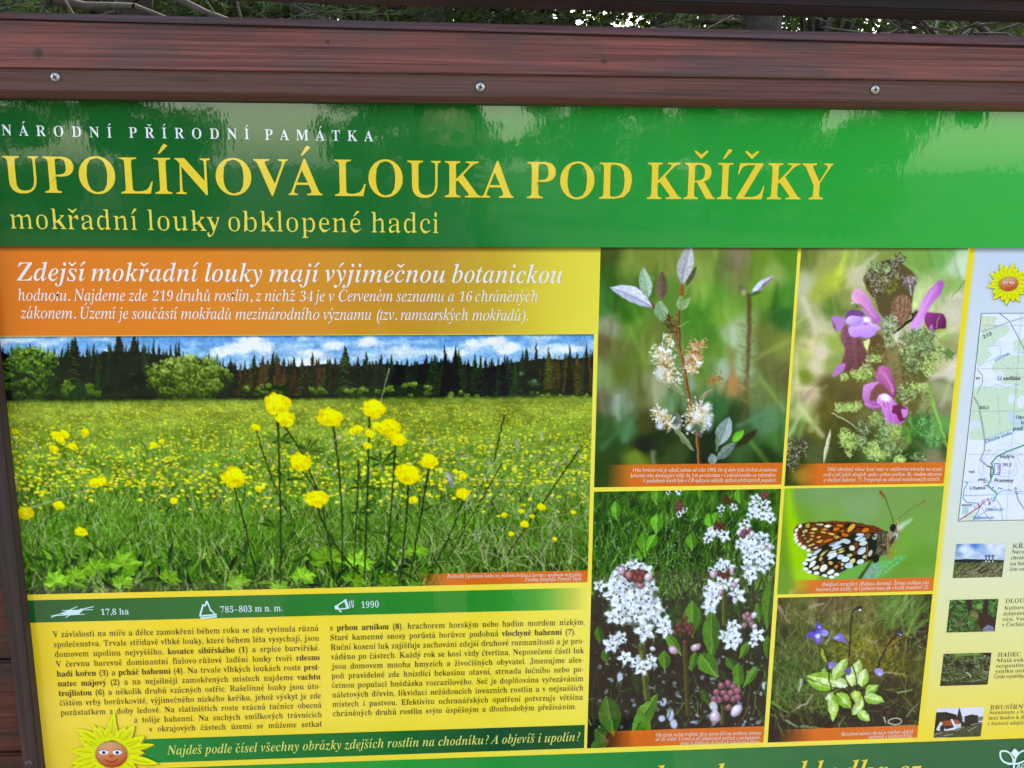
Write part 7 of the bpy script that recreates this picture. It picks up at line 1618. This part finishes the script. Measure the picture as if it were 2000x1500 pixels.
for s_ in (-1, 1):
    chain(0, [(cx + s_ * .10, cy, .86), (cx + s_ * .11, cy + .02, .50), (cx + s_ * .12, cy, .10), (cx + s_ * .13, cy + .03, .05), (cx + s_ * .14, cy + .16, .035)], [.10, .07, .045, .045, .035])
    w = chain(3, [(cx + s_ * .19, cy, 1.40), (cx + s_ * .24, cy + .08, 1.18), (s_ * .10, -1.18, 1.47), (s_ * .088, -1.13, 1.53)], [.07, .055, .036, .026])
    pl = chain(w, [(s_ * .090, -1.105, 1.575)], [(.018, .03)])
    for k_, (dz, l_) in enumerate(((.030, .9), (.010, 1.), (-.010, .95), (-.028, .75))):
        chain(pl, [(s_ * .094, -1.088, 1.580 + dz), (s_ * .086, -1.079 + .004, 1.584 + dz), (s_ * (.086 - .02 * l_), -1.079, 1.586 + dz)], [.009, .008, .007])
    chain(pl, [(s_ * .078, -1.108, 1.60), (s_ * .060, -1.096, 1.612)], [.010, .008])
body = skin_mesh('body', V, E, Rr)
JK = simple('dark_jacket', (.025, .03, .04), .8, noise=.2); TR = simple('trousers', (.05, .05, .055), .9); SK = simple('skin', (.17, .10, .075), .5, noise=.06); HR = simple('hair', (.05, .03, .02), .7); PH = simple('phone_black', (.012, .012, .014), .25); SH = simple('shoe', (.03, .025, .02), .7)
for m_ in (JK, TR, SK, SH): body.materials.append(m_)
for p in body.polygons:
    c = p.center; hand = c.y > -1.145 and c.z > 1.3
    p.material_index = 2 if hand or (c.z > 1.515 and abs(c.x - cx) < .13 and c.y < -1.25) else (3 if c.z < .075 else (1 if c.z < .93 else 0))
bo = link('body', body, None, PER)
def blob(name, c, r3, mat, parent, n=18, cut=None):
    bm = bmesh.new(); bmesh.ops.create_uvsphere(bm, u_segments=n, v_segments=n // 2 + 3, radius=1.)
    bmesh.ops.scale(bm, vec=r3, verts=bm.verts); bmesh.ops.translate(bm, vec=c, verts=bm.verts)
    if cut: bmesh.ops.delete(bm, geom=[v for v in bm.verts if cut(v.co)], context='VERTS')
    for f in bm.faces: f.smooth = True
    me = bpy.data.meshes.new(name); bm.to_mesh(me); bm.free(); return link(name, me, mat, parent)
hx, hy, hz = cx, cy + .05, 1.67
blob('hair', (hx, hy - .015, hz + .025), (.092, .108, .105), HR, PER, 24, lambda c: c.y > hy + .045 and c.z < hz + .07 or c.z < hz - .06)
for s_ in (-1, 1):
    blob('eye', (hx + s_ * .032, hy + .088, hz + .005), (.012, .008, .008), simple('eye', (.12, .12, .12), .3), PER, 10)
    blob('ear', (hx + s_ * .086, hy, hz - .005), (.012, .02, .032), SK, PER, 10)
blob('nose', (hx, hy + .105, hz - .022), (.014, .018, .022), SK, PER, 10)
blob('mouth', (hx, hy + .094, hz - .06), (.024, .008, .006), simple('lips', (.14, .07, .06), .5), PER, 10)
# phone: thin slab just behind the lens position
PHN = empty('phone', (0, -1.0725, 1.6), label='black phone held upright in both hands behind the lens, mirrored in the print', cat='phone')
def slab(name, sx, sy, sz, c, mat, bev):
    bm = bmesh.new(); bmesh.ops.create_cube(bm, size=1.); bmesh.ops.scale(bm, vec=(sx, sy, sz), verts=bm.verts); bmesh.ops.bevel(bm, geom=list(bm.edges), offset=bev, segments=3, affect='EDGES')
    bmesh.ops.translate(bm, vec=c, verts=bm.verts); me = bpy.data.meshes.new(name); bm.to_mesh(me); bm.free(); return link(name, me, mat, PHN)
slab('phone_body', .155, .008, .075, (0, 0, 0), PH, .0035)
slab('screen', .148, .0006, .069, (0, -.0044, 0), simple('phone_glass', (.02, .02, .022), .08), .0002)
